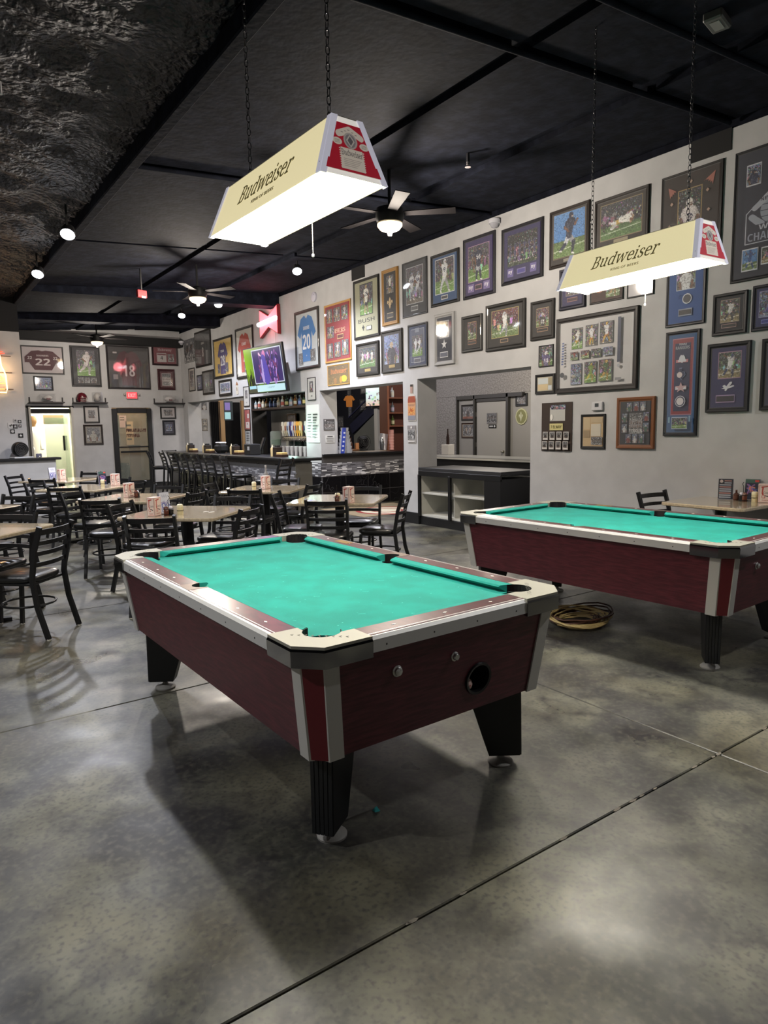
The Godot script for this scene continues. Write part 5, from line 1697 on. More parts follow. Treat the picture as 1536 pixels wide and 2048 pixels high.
func back_bar() -> void:
	var dk := mat("17130f", 0.45)
	# liquor shelf in the middle opening
	var t := thing("liquor_shelf", "dark shelf unit holding the row of liquor bottles under the television", "shelf", Vector3(6.74, 0, -13.22))
	obj("shelf_board", bxm(Vector3(0, 1.985, 0), Vector3(.36, .05, 2.56), .005), mat("2a1a14", 0.4), t)
	obj("upright", bxm(Vector3(0, 1.3, -1.27), Vector3(.36, 1.9, .05), .004), dk, t)
	obj("back_panel", bxm(Vector3(.2, 2.14, 0), Vector3(.02, .26, 2.56)), mat("3a3834", 0.6), t)
	obj("back_panel", bxm(Vector3(.3, 1.5, -.1), Vector3(.02, .92, 2.3)), mat("8a8884", 0.6), t)
	obj("dark_mirror", bxm(Vector3(.285, 1.55, .5), Vector3(.01, .8, 1.2)), mat("17241f", 0.1), t)
	var base := []
	var specs := [["8fa0a8", "2a2a2c", "d8c8c0"], ["7a4a20", "c8a860", "d8d0b0"], ["c8c4b8", "e0e0e0", "c86a5a"], ["4a5a70", "d0d0d0", "8a9ac8"], ["b8a88a", "3a2a1a", "e0dcd0"], ["2a3a2a", "1a1a1a", "c8b878"]]
	for i in 26:
		var p := Vector3(6.63 + .08 * (i % 2), 2.012, -14.4 + i * .095)
		if i < 6:
			base.append(bottle("liquor_bottle", .2 + .012 * (i % 3), .036, specs[i][0], specs[i][1], specs[i][2], NTH[i] + " liquor bottle counting from the post end of the shelf under the television", "liquor bottles on the shelf", p))
		else:
			dup(base[rng.randi() % 6], "liquor_bottle", p, rng.randf() * 6.0, NTH[i] + " liquor bottle counting from the post end of the shelf under the television")
	# counter with tap tower
	t = thing("back_counter", "back bar counter below the tap handles", "counter", Vector3(6.9, 0, -13.2))
	obj("top", bxm(Vector3(0, .95, 0), Vector3(.62, .05, 2.5), .006), mat("1c1b1c", 0.25), t)
	obj("cabinet", bxm(Vector3(.03, .46, 0), Vector3(.5, .92, 2.5)), mat("b8b8b4", 0.5), t)
	t = thing("tap_tower", "steel beer tap rail carrying a row of coloured tap handles", "beer tap", Vector3(6.82, .975, -12.75))
	obj("rail", bxm(Vector3(0, .36, 0), Vector3(.14, .1, 1.15), .02), mat("b8aaa0", 0.2, 0.9), t)
	obj("column", bxm(Vector3(.02, .16, -.45), Vector3(.12, .32, .12), .01), mat("b0b0b0", 0.25, 0.9), t)
	obj("column", bxm(Vector3(.02, .16, .45), Vector3(.12, .32, .12), .01), mat("b0b0b0", 0.25, 0.9), t)
	for k in 12:
		var f := MB.new()
		f.tube([Vector3(-.07, .36, -.52 + k * .094), Vector3(-.11, .35, -.52 + k * .094), Vector3(-.115, .3, -.52 + k * .094)], .012, 6)
		obj("faucet", f, mat("d0c8c0", 0.15, 1.0), t)
	var cols := ["e6ddd0", "d8c8b0", "c8b89a", "c4c8d8", "3a3a7a", "b8b4c8", "d8b48a", "d89a3a", "d8a84a", "b8a06a", "2a241c", "c8c4bc"]
	for k in 12:
		var h := obj("tap_handle", lathe_mb([Vector2(0, 0), Vector2(.014, 0), Vector2(.016, .05), Vector2(.034, .09), Vector2(.036, .24), Vector2(.026, .3), Vector2(0, .31)], 8), mat(cols[k], 0.4), t, Vector3(-.1, .41, -.52 + k * .094))
		h.rotation.x = rng.randf_range(-.12, .12)
		obj("badge", bxm(Vector3(-.036, .17, 0), Vector3(.006, .1, .04), .001), mat(["5a3a2a", "e8e4d8", "8a2a24", "2a3a6a"][k % 4], 0.5), h)
	for k in 14:
		var g: Node3D
		var p := Vector3(6.66 + .07 * (k % 2), .975, -13.35 + k * .095)
		if k == 0:
			g = thing("beer_glass", "first clear glass counting from the green drink dispenser, below the tap rail", "glass", p, 0, "glasses below the taps")
			obj("bowl", lathe_mb([Vector2(0, 0), Vector2(.028, 0), Vector2(.036, .2), Vector2(.034, .2), Vector2(.026, .01), Vector2(0, .01)], 12), glass("d8d0d0", 0.35), g)
			obj("rim", lathe_mb([Vector2(.0365, .19), Vector2(.0365, .202), Vector2(.0335, .202)], 12), mat("d8d4d4", 0.2), g)
		else:
			dup(get_node("beer_glass"), "beer_glass", p, 0.0, NTH[k] + " clear glass counting from the green drink dispenser, below the tap rail")
	P("framed_photo", "gold framed dark picture behind the tap handles", "R", -13.35, 1.7, .42, .34, .035, "6a4a24", "2a1c10", [["p", .04, .05, .96, .95, "gold team 8a6a30 6a5020 a88a4a"]]).position.x = 6.99
	t = thing("green_jar", "clear drink dispenser with green liquid beside the taps", "dispenser", Vector3(6.75, .975, -13.7))
	obj("jar", lathe_mb([Vector2(0, 0), Vector2(.12, 0), Vector2(.12, .5), Vector2(.1, .52), Vector2(0, .52)], 16), glass("d0dcd4", 0.3), t)
	obj("liquid", lathe_mb([Vector2(0, .2), Vector2(.115, .2), Vector2(.115, .34), Vector2(0, .34)], 16), mat("1c5a38", 0.3), t)
	# screens at the bar
	t = thing("register_screen", "black point of sale screen tilted on the bar top", "monitor", Vector3(5.55, 1.07, -12.0), -1.9)
	var q := bxm(Vector3(0, .2, 0), Vector3(.3, .26, .03), .006)
	obj("screen", q, mat("101116", 0.2), t).rotation.x = -.35
	obj("stand", bxm(Vector3(0, .05, .0), Vector3(.16, .1, .14), .01), mat("141416", 0.5), t)
	# curtain and posts inside the wide opening
	t = thing("dark_curtain", "black hanging drape inside the bartender area", "curtain", Vector3(7.3, 0, -18.93))
	q = MB.new()
	var poly2 := PackedVector2Array()
	for k in 25:
		poly2.append(Vector2(-.02 + .28 * k / 24.0, .03 * sin(k * 1.4)))
	for k in 25:
		poly2.append(Vector2(.26 - .28 * k / 24.0, .03 * sin((24 - k) * 1.4) + .012))
	q.X = xz(0)
	q.prism(poly2, 1.0, 2.36)
	obj("fabric", q, mat("0b0b0f", 0.9), t)
	obj("rod", bxm(Vector3(.12, 2.38, .0), Vector3(.34, .02, .02)), mat("2a2a2c", 0.4), t)
	struct("trim_21", bxm(Vector3(7.62, 1.2, -18.96), Vector3(.17, 2.4, .08)), mat("c8a478", 0.6), "pale wood post in the bartender area")
	struct("trim_22", bxm(Vector3(8.28, 1.2, -18.96), Vector3(.08, 2.4, .08)), mat("c8a478", 0.6), "second thin pale wood post in the bartender area")
	struct("window_1", bxm(Vector3(7.96, 1.3, -18.97), Vector3(.5, 2.1, .03)), mat("08090c", 0.08), "dark glazed panel between the pale wood posts")
	t = thing("tv_reflection", "television reflection built as a small glowing panel beside the pale wood post", "monitor", Vector3(7.83, 2.1, -18.93))  # reflected television put in as a panel with glowing patches
	obj("bezel", bxm(Vector3(0, 0, 0), Vector3(.28, .56, .03), .006), mat("4a565c", 0.4), t)
	obj("display", bxm(Vector3(-.03, .13, .017), Vector3(.16, .22, .004)), glow("8a7ab8", 0.5), t)
	obj("display", bxm(Vector3(-.03, -.14, .017), Vector3(.18, .2, .004)), glow("a8d8dc", 0.55), t)
	# things behind the service bar
	t = thing("wood_shelf_unit", "brown wooden shelf unit with three shelves of bottles beside the bottle sign pillar", "shelf", Vector3(8.5, 0, -11.97))
	obj("side_board", bxm(Vector3(.0, 1.75, 0), Vector3(.05, 1.5, .3), .004), mat("8a5238", 0.5), t)
	obj("back_board", bxm(Vector3(.3, 1.75, -.14), Vector3(.6, 1.5, .02)), mat("5a2c20", 0.6), t)
	for y in [2.16, 1.84, 1.56]:
		obj("shelf_board", bxm(Vector3(.3, y, 0), Vector3(.58, .03, .28), .003), mat("7a4632", 0.5), t)
	for k in 3:
		bottle("spirit_bottle", .23, .04, ["c8ccd0", "6a7078", "4a5a2a"][k], "2a2420", ["d8d4cc", "b8b0c8", "c8c4a0"][k], "%s bottle on the %s shelf of the wooden unit" % [["clear", "grey", "green"][k], ["top", "middle", "bottom"][k]], "bottles on the wooden unit", Vector3(8.68, [2.178, 1.858, 1.578][k], -11.92))
	t = thing("glass_tower", "tall clear stacked display wrapped with a blue lettered ribbon on the service bar", "display", Vector3(7.12, 1.042, -11.38))
	q = MB.new()
	for k in 7:
		q.X = Transform3D(Basis(), Vector3(0, k * .072, 0))
		for m in 2:
			q.lathe([Vector2(.0, 0), Vector2(.07 - .004 * k, 0), Vector2(.085 - .005 * k, .07), Vector2(.075 - .005 * k, .07)], 9, Vector3(-.09 + .16 * m + .008 * k * (1 - 2 * m), 0, 0))
	obj("stacked_cups", q, glass("dfe2ea", 0.5), t)
	q = MB.new()
	q.bar([Vector3(-.13, .0, .1), Vector3(-.1, .25, .095), Vector3(-.06, .5, .07)], Vector3(1, 0, 0), .085, .006)
	obj("ribbon", q, mat("1f3aa8", 0.5), t)
	q = MB.new()
	for k in 5:
		q.box(Vector3(-.128 + .014 * k, .06 + .085 * k, .104 - .003 * k), Vector3(.04, .03, .004))
	obj("ribbon_marks", q, mat("d8dcf0", 0.5), t)
	t = thing("napkin_stack", "stack of white papers standing behind the service bar", "papers", Vector3(8.3, 1.065, -11.78))
	obj("sheet", bxm(Vector3(0, .17, 0), Vector3(.14, .34, .1), .003), mat("e2e2e6", 0.6), t).rotation.z = -.15
	obj("seal", bxm(Vector3(0, .12, .06), Vector3(.05, .05, .03), .01), mat("b8bcc8", 0.5), t)
	t = thing("pink_cup_stack", "tall stack of pink cups behind the service bar", "cups", Vector3(8.42, 1.065, -11.62))
	obj("cups", lathe_mb([Vector2(0, 0), Vector2(.05, 0), Vector2(.055, .42), Vector2(0, .42)], 14), mat("d89a92", 0.5), t)
	for k in 7:
		obj("rim", lathe_mb([Vector2(.054, .06 * k), Vector2(.058, .06 * k + .01), Vector2(.054, .06 * k + .02)], 14), mat("e0aaa2", 0.5), t)
	t = thing("cocktail_shaker", "grey steel shaker between the papers and the cups", "shaker", Vector3(8.16, 1.065, -11.6))
	obj("tin", lathe_mb([Vector2(0, 0), Vector2(.04, 0), Vector2(.048, .18), Vector2(.03, .24), Vector2(.02, .27), Vector2(0, .27)], 14), mat("8a8c90", 0.2, 0.9), t)
	obj("collar", lathe_mb([Vector2(.049, .175), Vector2(.05, .185), Vector2(.046, .195)], 14), mat("b0b2b6", 0.2, 0.9), t)
	t = thing("round_fan", "dark round fan behind the service bar", "fan", Vector3(7.78, 1.065, -11.75))
	q = MB.new()
	for k in 4:
		var ring := []
		for m in 24:
			ring.append(Vector3((.15 - .035 * k) * cos(TAU * m / 24), .17 + (.15 - .035 * k) * sin(TAU * m / 24), .06))
		q.tube(ring, .006, 5, true)
	obj("grille", q, mat("2a2a2e", 0.4), t)
	obj("drum", bxm(Vector3(0, .17, 0), Vector3(.26, .26, .1), .05), mat("0d0d10", 0.5), t)
	obj("foot", bxm(Vector3(0, .015, 0), Vector3(.18, .03, .12), .008), mat("17171a", 0.5), t)
	t = thing("brown_bottle_tray", "wooden tray with a brown bottle and an orange carton on the service bar", "tray", Vector3(7.45, 1.065, -11.7))
	obj("tray", bxm(Vector3(0, .02, 0), Vector3(.3, .04, .2), .01), mat("7a5230", 0.5), t)
	obj("carton", bxm(Vector3(.13, .1, .03), Vector3(.08, .13, .05), .004), mat("c88a5a", 0.6), t)
	obj("flask", lathe_mb([Vector2(0, .04), Vector2(.04, .04), Vector2(.04, .16), Vector2(.015, .2), Vector2(.015, .28), Vector2(0, .28)], 12), mat("4a2412", 0.2), t)
	# stair and post in the navy room
	t = thing("stair_wall", "grey triangular wall under the dark blue staircase stringer", "staircase", Vector3(10.93, 0, -16.3))
	q = MB.new()
	q.X = Transform3D(RB, Vector3.ZERO)
	q.prism(PackedVector2Array([Vector2(-.6, 0), Vector2(1.3, 0), Vector2(1.3, 2.3), Vector2(.6, 1.98), Vector2(-.6, 1.32)]), .0, .05)
	obj("infill", q, mat("6a6c66", 0.7), t)
	q = MB.new()
	q.bar([Vector3(-.06, 1.5, -.7), Vector3(-.06, 2.15, .62)], Vector3(1, 0, 0), .06, .3)
	obj("stringer", q, mat("191c38", 0.6), t)
	q = MB.new()
	q.bar([Vector3(-.12, 1.85, -.75), Vector3(-.12, 2.5, .55)], Vector3(1, 0, 0), .04, .03)
	obj("handrail", q, mat("2a2e50", 0.5), t)
	struct("trim_23", bxm(Vector3(10.75, 1.1, -15.45), Vector3(.16, 2.2, .16), .01), mat("c9c6be", 0.6), "white column in the room behind the bar")
	struct("trim_24", bxm(Vector3(10.75, 2.13, -15.1), Vector3(.2, .14, 1.1), .01), mat("57554f", 0.6), "grey beam carried by the white column")
	t = thing("back_room_tv", "lit television hanging in the room behind the service bar", "television", Vector3(10.6, 2.37, -15.2))
	t.rotation.y = -PI / 2 + .3
	obj("bezel", bxm(Vector3.ZERO, Vector3(.86, .52, .05), .008), mat("121214", 0.4), t)
	var r := alloc(120, 72)
	for y in 72:
		fillr(r, 0, y, 120, 1, Color("d8ece8").lerp(Color("e8c0a8"), clampf((y - 40) / 30.0, 0, 1)))
	for k in 40:
		fillr(r, rng.randf() * 120, 8 + rng.randf() * 60, 3 + rng.randf() * 8, 2 + rng.randf() * 8, Color.from_hsv(rng.randf(), .3, rng.randf_range(.3, .9)))
	printed(t, "display", r, Vector3(0, 0, .0255), .82, .48, .002, screen_glow)
	t = thing("diamond_sign", "dark diamond shaped sign hanging under the grey beam", "sign", Vector3(10.84, 1.77, -15.2), -PI / 2)
	q = MB.new()
	q.prism(shape("diamond", .42, .46), 0, .03)
	obj("board", q, mat("15161b", 0.5), t)
	q = MB.new()
	q.prism(shape("diamond", .34, .38), .03, .034)
	obj("face", q, mat("33353c", 0.5), t)
	q = MB.new()
	for k in 5:
		q.box(Vector3(0, .08 - .04 * k, .036), Vector3(.1 + .05 * (2 - absi(k - 2)), .014, .004))
	obj("faded_marks", q, mat("6a6c72", 0.6), t)
	t = thing("orange_shirt", "small orange shirt hanging at the pillar edge of the walk-through opening", "shirt", Vector3(9.3, 2.22, -14.62), -.9)
	q = MB.new()
	q.prism(shape("jersey", .3, .3), 0, .03)
	obj("body", q, mat("c87a2a", 0.8), t)
	obj("hanger", bxm(Vector3(0, .16, .015), Vector3(.2, .01, .01)), mat("2a2a2c", 0.5), t)


func alcove() -> void:
	# empty white display case with a black shell
	var t := thing("display_case", "black display case with empty white shelves in the alcove opening", "cabinet", Vector3(6.56, 0, -7.43))
	var blk := mat("121214", 0.4)
	var wh := mat("c9c8bf", 0.5)
	obj("top", bxm(Vector3(.36, .875, 0), Vector3(.74, .05, 1.82), .004), mat("262629", 0.5), t)
	obj("fascia", bxm(Vector3(0, .81, 0), Vector3(.03, .08, 1.8), .003), blk, t)
	obj("plinth", bxm(Vector3(.35, .065, 0), Vector3(.68, .13, 1.78), .003), blk, t)
	for z in [-.885, -.16]:
		obj("stile", bxm(Vector3(.0, .46, z), Vector3(.04, .66, .05), .003), blk, t)
	obj("end_panel", bxm(Vector3(.35, .46, .74), Vector3(.72, .68, .32), .003), blk, t)
	obj("end_panel", bxm(Vector3(.35, .46, -.9), Vector3(.7, .66, .02)), blk, t)
	obj("liner", bxm(Vector3(.33, .15, -.16), Vector3(.62, .03, 1.46)), wh, t)
	obj("liner", bxm(Vector3(.33, .46, -.87), Vector3(.62, .64, .02)), wh, t)
	obj("liner", bxm(Vector3(.35, .46, -.13), Vector3(.58, .64, .02)), wh, t)
	obj("liner", bxm(Vector3(.33, .46, .565), Vector3(.62, .64, .02)), wh, t)
	for k in 2:
		var z := -.52 + .74 * k
		obj("shelf", bxm(Vector3(.2, .5, z), Vector3(.34, .03, .68), .002), wh, t)
		obj("back_panel", bxm(Vector3(.64, .48, z - .2), Vector3(.02, .64, .3)), wh, t)
		obj("back_pane", bxm(Vector3(.65, .48, z + .14), Vector3(.008, .64, .34)), glass("a8b0ac", 0.25), t)
		obj("pane_frame", bxm(Vector3(.64, .48, z - .04), Vector3(.03, .64, .03)), mat("4a463e", 0.5), t)
	t = thing("alcove_counter", "low black counter with a pale edge behind the display case", "counter", Vector3(8.4, 0, -8.2))
	obj("top", bxm(Vector3(0, .97, 0), Vector3(.7, .03, 4.2), .003), mat("8a8a88", 0.3), t)
	obj("body", bxm(Vector3(.02, .47, 0), Vector3(.6, .94, 4.1)), mat("0e0e10", 0.4), t)
	obj("edge_strip", bxm(Vector3(-.352, .955, 0), Vector3(.006, .03, 4.2)), mat("c8c6be", 0.4), t)
	t = thing("sauce_box", "white box with a dark bottle on a black stand by the alcove jamb", "box", Vector3(8.6, .985, -10.0))
	obj("carton", bxm(Vector3(0, .1, 0), Vector3(.16, .2, .2), .006), mat("c8c4c0", 0.6), t)
	obj("bottle", lathe_mb([Vector2(0, .2), Vector2(.03, .2), Vector2(.03, .34), Vector2(.012, .42), Vector2(.012, .5), Vector2(0, .5)], 10), mat("2a1a16", 0.2), t)


# ---------- fixtures ----------
func fixtures() -> void:
	# ceiling fans with lit bowls
	var blade_mat := StandardMaterial3D.new()
	blade_mat.albedo_color = Color("141213")
	blade_mat.roughness = 0.8
	blade_mat.metallic_specular = 0.2
	var k := 0
	for p in [[4.3, 3.6, -5.9, "above the bar side of the pool tables"], [4.0, 3.6, -10.7, "above the dining tables near the bar"], [3.85, 3.6, -16.9, "in front of the end wall jerseys"]]:
		var t := thing("ceiling_fan", "black ceiling fan with a lit bowl " + p[3], "ceiling fan", Vector3(p[0], p[1], p[2]), .5 + k, "ceiling fans")
		var blk := mat("101012", 0.5)
		obj("rod", bxm(Vector3(0, (cyl(p[0]) - p[1]) / 2 + .1, 0), Vector3(.025, cyl(p[0]) - p[1] - .2, .025)), blk, t)
		obj("motor", lathe_mb([Vector2(0, .02), Vector2(.13, .03), Vector2(.15, .08), Vector2(.14, .17), Vector2(.05, .2), Vector2(0, .2)], 20), blk, t)
		for b in 5:
			var q := MB.new()
			q.X = Transform3D(Basis(Vector3.UP, TAU * b / 5), Vector3.ZERO)
			q.loft([[Vector3(.15, .11, -.05), Vector3(.15, .118, -.05), Vector3(.15, .128, .05), Vector3(.15, .12, .05)], [Vector3(.68, .105, -.07), Vector3(.68, .113, -.07), Vector3(.68, .133, .07), Vector3(.68, .125, .07)]])
			obj("blade", q, blade_mat, t)
		obj("light_bowl", lathe_mb([Vector2(0, -.06), Vector2(.05, -.055), Vector2(.1, -.035), Vector2(.13, .0), Vector2(.13, .02), Vector2(0, .02)], 24), glow("ffe2b0", 3.4), t)
		obj("finial", lathe_mb([Vector2(0, -.1), Vector2(.02, -.095), Vector2(.025, -.075), Vector2(0, -.055)], 12), mat("b89a70", 0.4), t)
		put_light(OmniLight3D.new(), "fan_light", Vector3(p[0], p[1] - .14, p[2]), "fff2e2", FAN_E * (0.55 if k == 2 else 1.0), 0.1)
		k += 1
	# white spot heads
	k = 0
	for p in [[1.68, 3.72, -8.4, "hung beside the long ceiling beam nearest the lamp"], [1.73, 3.75, -10.8, "second along the long ceiling beam"], [5.42, 4.06, -10.0, "over the picture wall past the lamp"], [5.31, 4.0, -13.1, "under the beam near the bow tie sign"], [5.24, 4.06, -15.05, "over the purple jersey"]]:
		var t := thing("spot_light", "small white ceiling spot " + p[3], "spot light", Vector3(p[0], p[1], p[2]), 0, "ceiling spots")
		var up: float = (cyl(p[0]) if p[0] > 1.9 else 4.16) - p[1]
		obj("stem", bxm(Vector3(0, up / 2 + .02, 0), Vector3(.02, up, .02)), mat("1a1a1c", 0.5), t)
		var c := obj("can", lathe_mb([Vector2(.075, 0), Vector2(.08, .03), Vector2(.06, .11), Vector2(0, .12)], 16), mat("242426", 0.5), t)
		var l := obj("lens", lathe_mb([Vector2(0, -.016), Vector2(.05, -.012), Vector2(.076, .004), Vector2(0, .006)], 16), glow("f2f6ff", 12.0), t)
		c.rotation = Vector3(-.6, 0, -.25)
		l.rotation = Vector3(-.6, 0, -.25)
		var s := SpotLight3D.new()
		s.spot_angle = 75.0
		s.spot_angle_attenuation = 0.8
		put_light(s, "spot_beam", Vector3(p[0], p[1] - .05, p[2]), "f0f3ff", SPOT_E * (1.0 if k < 3 else 0.7), 0.05)
		s.rotation = Vector3(-PI / 2, 0, 0)
		k += 1
	# exit sign over the far door, and the one hung from the ceiling
	var t := thing("exit_sign", "lit red exit sign above the black glass door", "exit sign", Vector3(5.14, 2.52, -19.1))
	obj("housing", bxm(Vector3(0, 0, .03), Vector3(.3, .2, .06), .02), mat("c8b8b4", 0.5), t)
	obj("lit_face", bxm(Vector3(0, 0, .061), Vector3(.27, .17, .004)), glow("ff4a52", 1.1), t)
	var q := MB.new()
	q.letters("EXIT", .09, .002, bold, Vector3(0, 0, .063), 0.0, .2)
	obj("lettering", q, glow("ff9a9a", 1.2), t)
	for s in [-1, 1]:
		obj("lamp_head", lathe_mb([Vector2(0, -.03), Vector2(.03, -.02), Vector2(.03, .02), Vector2(0, .03)], 12), mat("b0aaa6", 0.5), t, Vector3(.19 * s, .02, .04))
	t = thing("hanging_exit_sign", "small red exit sign box hung under the dark ceiling", "exit sign", Vector3(3.27, 3.7, -11.2), .3)
	obj("housing", bxm(Vector3(0, 0, 0), Vector3(.17, .12, .05), .008), mat("8a2228", 0.5), t)
	obj("stem", bxm(Vector3(0, .22, 0), Vector3(.02, .34, .02)), mat("1a1a1c", 0.5), t)
	q = MB.new()
	q.box(Vector3(.02, -.05, .026), Vector3(.07, .03, .004))
	obj("glare_strip", q, mat("d8c0c0", 0.4), t)  # pale strip painted on as a glare across the sign box
	# television
	t = thing("wall_tv", "large tilted wall television showing a purple poster on a green scene", "television", Vector3(6.05, 2.737, -12.685))
	t.rotation = Vector3(.133, -1.54, -.011)
	obj("bezel", bxm(Vector3(0, 0, -.03), Vector3(1.66, .94, .06), .01), mat("0c0d0e", 0.35), t)
	printed(t, "display", tv_art(), Vector3(0, 0, .001), 1.61, .895, .002, screen_glow)
	obj("mount", bxm(Vector3(0, .05, -.26), Vector3(.16, .2, .42), .01), mat("1a1a1c", 0.4), t)
	obj("logo", bxm(Vector3(0, -.46, .002), Vector3(.05, .012, .002)), mat("b0b4b8", 0.3), t)
	panel_light("tv_light", Vector3(5.98, 2.72, -12.685), Vector3(0, PI / 2 - .03 - PI, 0) + Vector3(-.13, PI - .0, 0), Vector2(1.5, .8), "b8b0ff", .8)
	# bow tie light sign
	t = thing("bow_tie_sign", "lit red bow tie shaped beer sign above the television", "sign", Vector3(6.5, 3.79, -13.28))
	t.basis = RB
	q = MB.new()
	q.prism(shape("bowtie", .86, .6), -.04, .03)
	obj("housing", q, mat("8a1c24", 0.4), t)
	q = MB.new()
	q.prism(shape("bowtie", .82, .55), .03, .036)
	obj("lit_face", q, glow("ff7078", 2.0), t)
	q = MB.new()
	q.tube([Vector3(-.42, -.02, .06), Vector3(.42, .02, .06)], .045, 12)
	obj("neon_tube", q, glow("fff0ff", 5.0), t)
	obj("cord", bxm(Vector3(.25, -.45, 0), Vector3(.008, .5, .008)), mat("b8b4ae", 0.6), t)
	put_light(OmniLight3D.new(), "bow_tie_glow", Vector3(6.3, 3.79, -13.28), "ff8088", .3, 0.15)
	# neon bottle on the partition
	t = thing("neon_bottle_sign", "yellow neon bottle with a red palm on the partition wall", "neon sign", Vector3(1.5, 2.65, -14.29))
	var ou := []
	for v in [[-.11, -.36], [.11, -.36], [.125, -.3], [.12, -.05], [.1, .02], [.06, .12], [.05, .3], [-.05, .3], [-.06, .12], [-.1, .02], [-.12, -.05], [-.125, -.3]]:
		ou.append(Vector3(v[0], v[1], .05))
	q = MB.new()
	q.tube(ou, .011, 8, true)
	obj("bottle_tube", q, glow("ffd890", 4.0), t)
	q = MB.new()
	for y in [-.3, -.2]:
		q.tube([Vector3(-.09, y, .05), Vector3(.09, y, .05)], .008, 6)
	var rg := []
	for m in 12:
		rg.append(Vector3(.05 * cos(TAU * m / 12), -.1 + .05 * sin(TAU * m / 12), .05))
	q.tube(rg, .01, 6, true)
	obj("label_tube", q, glow("ff9a50", 3.0), t)
	q = MB.new()
	for m in 7:
		var a := .35 + m * .4
		q.tube([Vector3(0, .31, .05), Vector3(.07 * cos(a), .31 + .09 * sin(a), .05), Vector3(.14 * cos(a), .32 + .08 * sin(a), .05)], .006, 6)
	obj("palm_tube", q, glow("ff4a30", 2.2), t)
	q = MB.new()
	for y in [-.3, .0, .3]:
		q.box(Vector3(0, y, .02), Vector3(.46, .012, .02))
	obj("bracket", q, mat("2a1a14", 0.5), t)
	put_light(OmniLight3D.new(), "neon_bottle_glow", Vector3(1.5, 2.65, -14.1), "ffc890", .22, 0.1)
	# stickers, fan, mannequin
	var i := 0
	for s in [[1.64, 1.69, .09, "white and black figure"], [1.72, 1.78, .06, "small white line"], [1.79, 1.76, .055, "dark square"], [1.71, 1.67, .075, "dark lettered square"], [1.79, 1.68, .05, "dark helmet"], [1.66, 1.58, .075, "dark round"], [1.79, 1.5, .08, "black round"]]:
		var st := P("wall_sticker", s[3] + " sticker on the partition wall", "P", s[0], s[1], s[2], s[2], 0.0, "1a1a1a", ["c8c8c8", "b8b8b8", "3a3a3c", "4a4a4c", "5a5a5c", "2a2a2c", "1a1a1c"][i], [["s", .5, .5, .7, ["script", "hat", "diamond", "star", "script", "disc", "star"][i], ["2a2a2c", "4a4a4c", "b8b8b8", "c8c8c8", "c8c8c8", "b8b8b8", "d8d8d8"][i]]], false)
		st.set_meta("category", "sticker")
		i += 1
	t = thing("drum_fan", "black drum fan standing on the half wall cap", "fan", Vector3(1.72, 1.08, -14.07), .35)
	obj("base", bxm(Vector3(.03, .015, 0), Vector3(.36, .03, .2), .01), mat("b8bcc0", 0.5), t)
	q = MB.new()
	q.X = Transform3D(Basis(Vector3(1, 0, 0), Vector3(0, 0, 1), Vector3(0, -1, 0)), Vector3(0, .17, -.05))
	q.lathe([Vector2(0, 0), Vector2(.12, 0), Vector2(.135, .02), Vector2(.135, .1), Vector2(.12, .12), Vector2(0, .11)], 24)
	obj("drum", q, mat("0e0e10", 0.45), t)
	q = MB.new()
	for m in 4:
		var ring := []
		for n in 24:
			ring.append(Vector3((.12 - .03 * m) * cos(TAU * n / 24), .17 + (.12 - .03 * m) * sin(TAU * n / 24), .085))
		q.tube(ring, .004, 5, true)
	obj("grille", q, mat("3a3a3e", 0.4), t)
	t = thing("mannequin", "headless style mannequin in a white jersey inside the lit entrance", "mannequin", Vector3(2.86, 0, -20.35), .9)
	t.set_meta("label", "brown headed mannequin in a white jersey inside the lit entrance")
	q = MB.new()
	var secs := []
	for s in [[.86, .15, .1], [1.0, .17, .11], [1.15, .165, .11], [1.35, .18, .12], [1.55, .2, .115], [1.66, .15, .1], [1.72, .07, .07]]:
		var ring := []
		for n in 16:
			ring.append(Vector3(s[1] * cos(TAU * n / 16), s[0], s[2] * sin(TAU * n / 16)))
		secs.append(ring)
	smooth_rings(q, secs)
	for s in [-1, 1]:
		q.tube([Vector3(.17 * s, 1.6, 0), Vector3(.23 * s, 1.45, .01), Vector3(.25 * s, 1.25, .03), Vector3(.22 * s, 1.1, .08)], .05, 8)
	obj("jersey", q, mat("d4d0ce", 0.8), t)
	obj("head", lathe_mb([Vector2(.06, 1.7), Vector2(.065, 1.76), Vector2(.1, 1.84), Vector2(.1, 1.92), Vector2(.07, 2.0), Vector2(0, 2.02)], 14), mat("8a6a4a", 0.8), t)
	q = bxm(Vector3(0, .9, .1), Vector3(.24, .2, .03), .01)
	obj("star_flag", q, mat("2a2c5a", 0.8), t)
	q = MB.new()
	for m in 3:
		q.X = Transform3D(Basis(), Vector3(-.07 + .07 * m, .88 + .04 * (m % 2), .116))
		q.prism(shape("star", .05, .05), 0, .003)
	obj("flag_stars", q, mat("e0e0e8", 0.8), t)
	obj("stand", lathe_mb([Vector2(0, 0), Vector2(.16, 0), Vector2(.16, .02), Vector2(.03, .04), Vector2(.03, .88), Vector2(0, .88)], 16), mat("3a3a3c", 0.4), t)
	# memorabilia shelves
	i = 0
	for s in [[3.03, .80], [4.06, .84], [6.15, .85]]:
		t = thing("display_shelf", ["shelf carrying a white panelled football above the entrance", "shelf carrying the crimson helmet", "shelf carrying a white football right of the exit sign"][i], "shelf", Vector3(s[0], 2.31, -19.1), 0, "end wall shelves")
		obj("board", bxm(Vector3(0, 0, .1), Vector3(s[1], .03, .2), .003), mat("2a2426", 0.5), t)
		for m in [-1, 1]:
			obj("bracket", bxm(Vector3((s[1] / 2 - .02) * m, .06, .01), Vector3(.03, .15, .018), .003), mat("1a1618", 0.5), t)
		i += 1
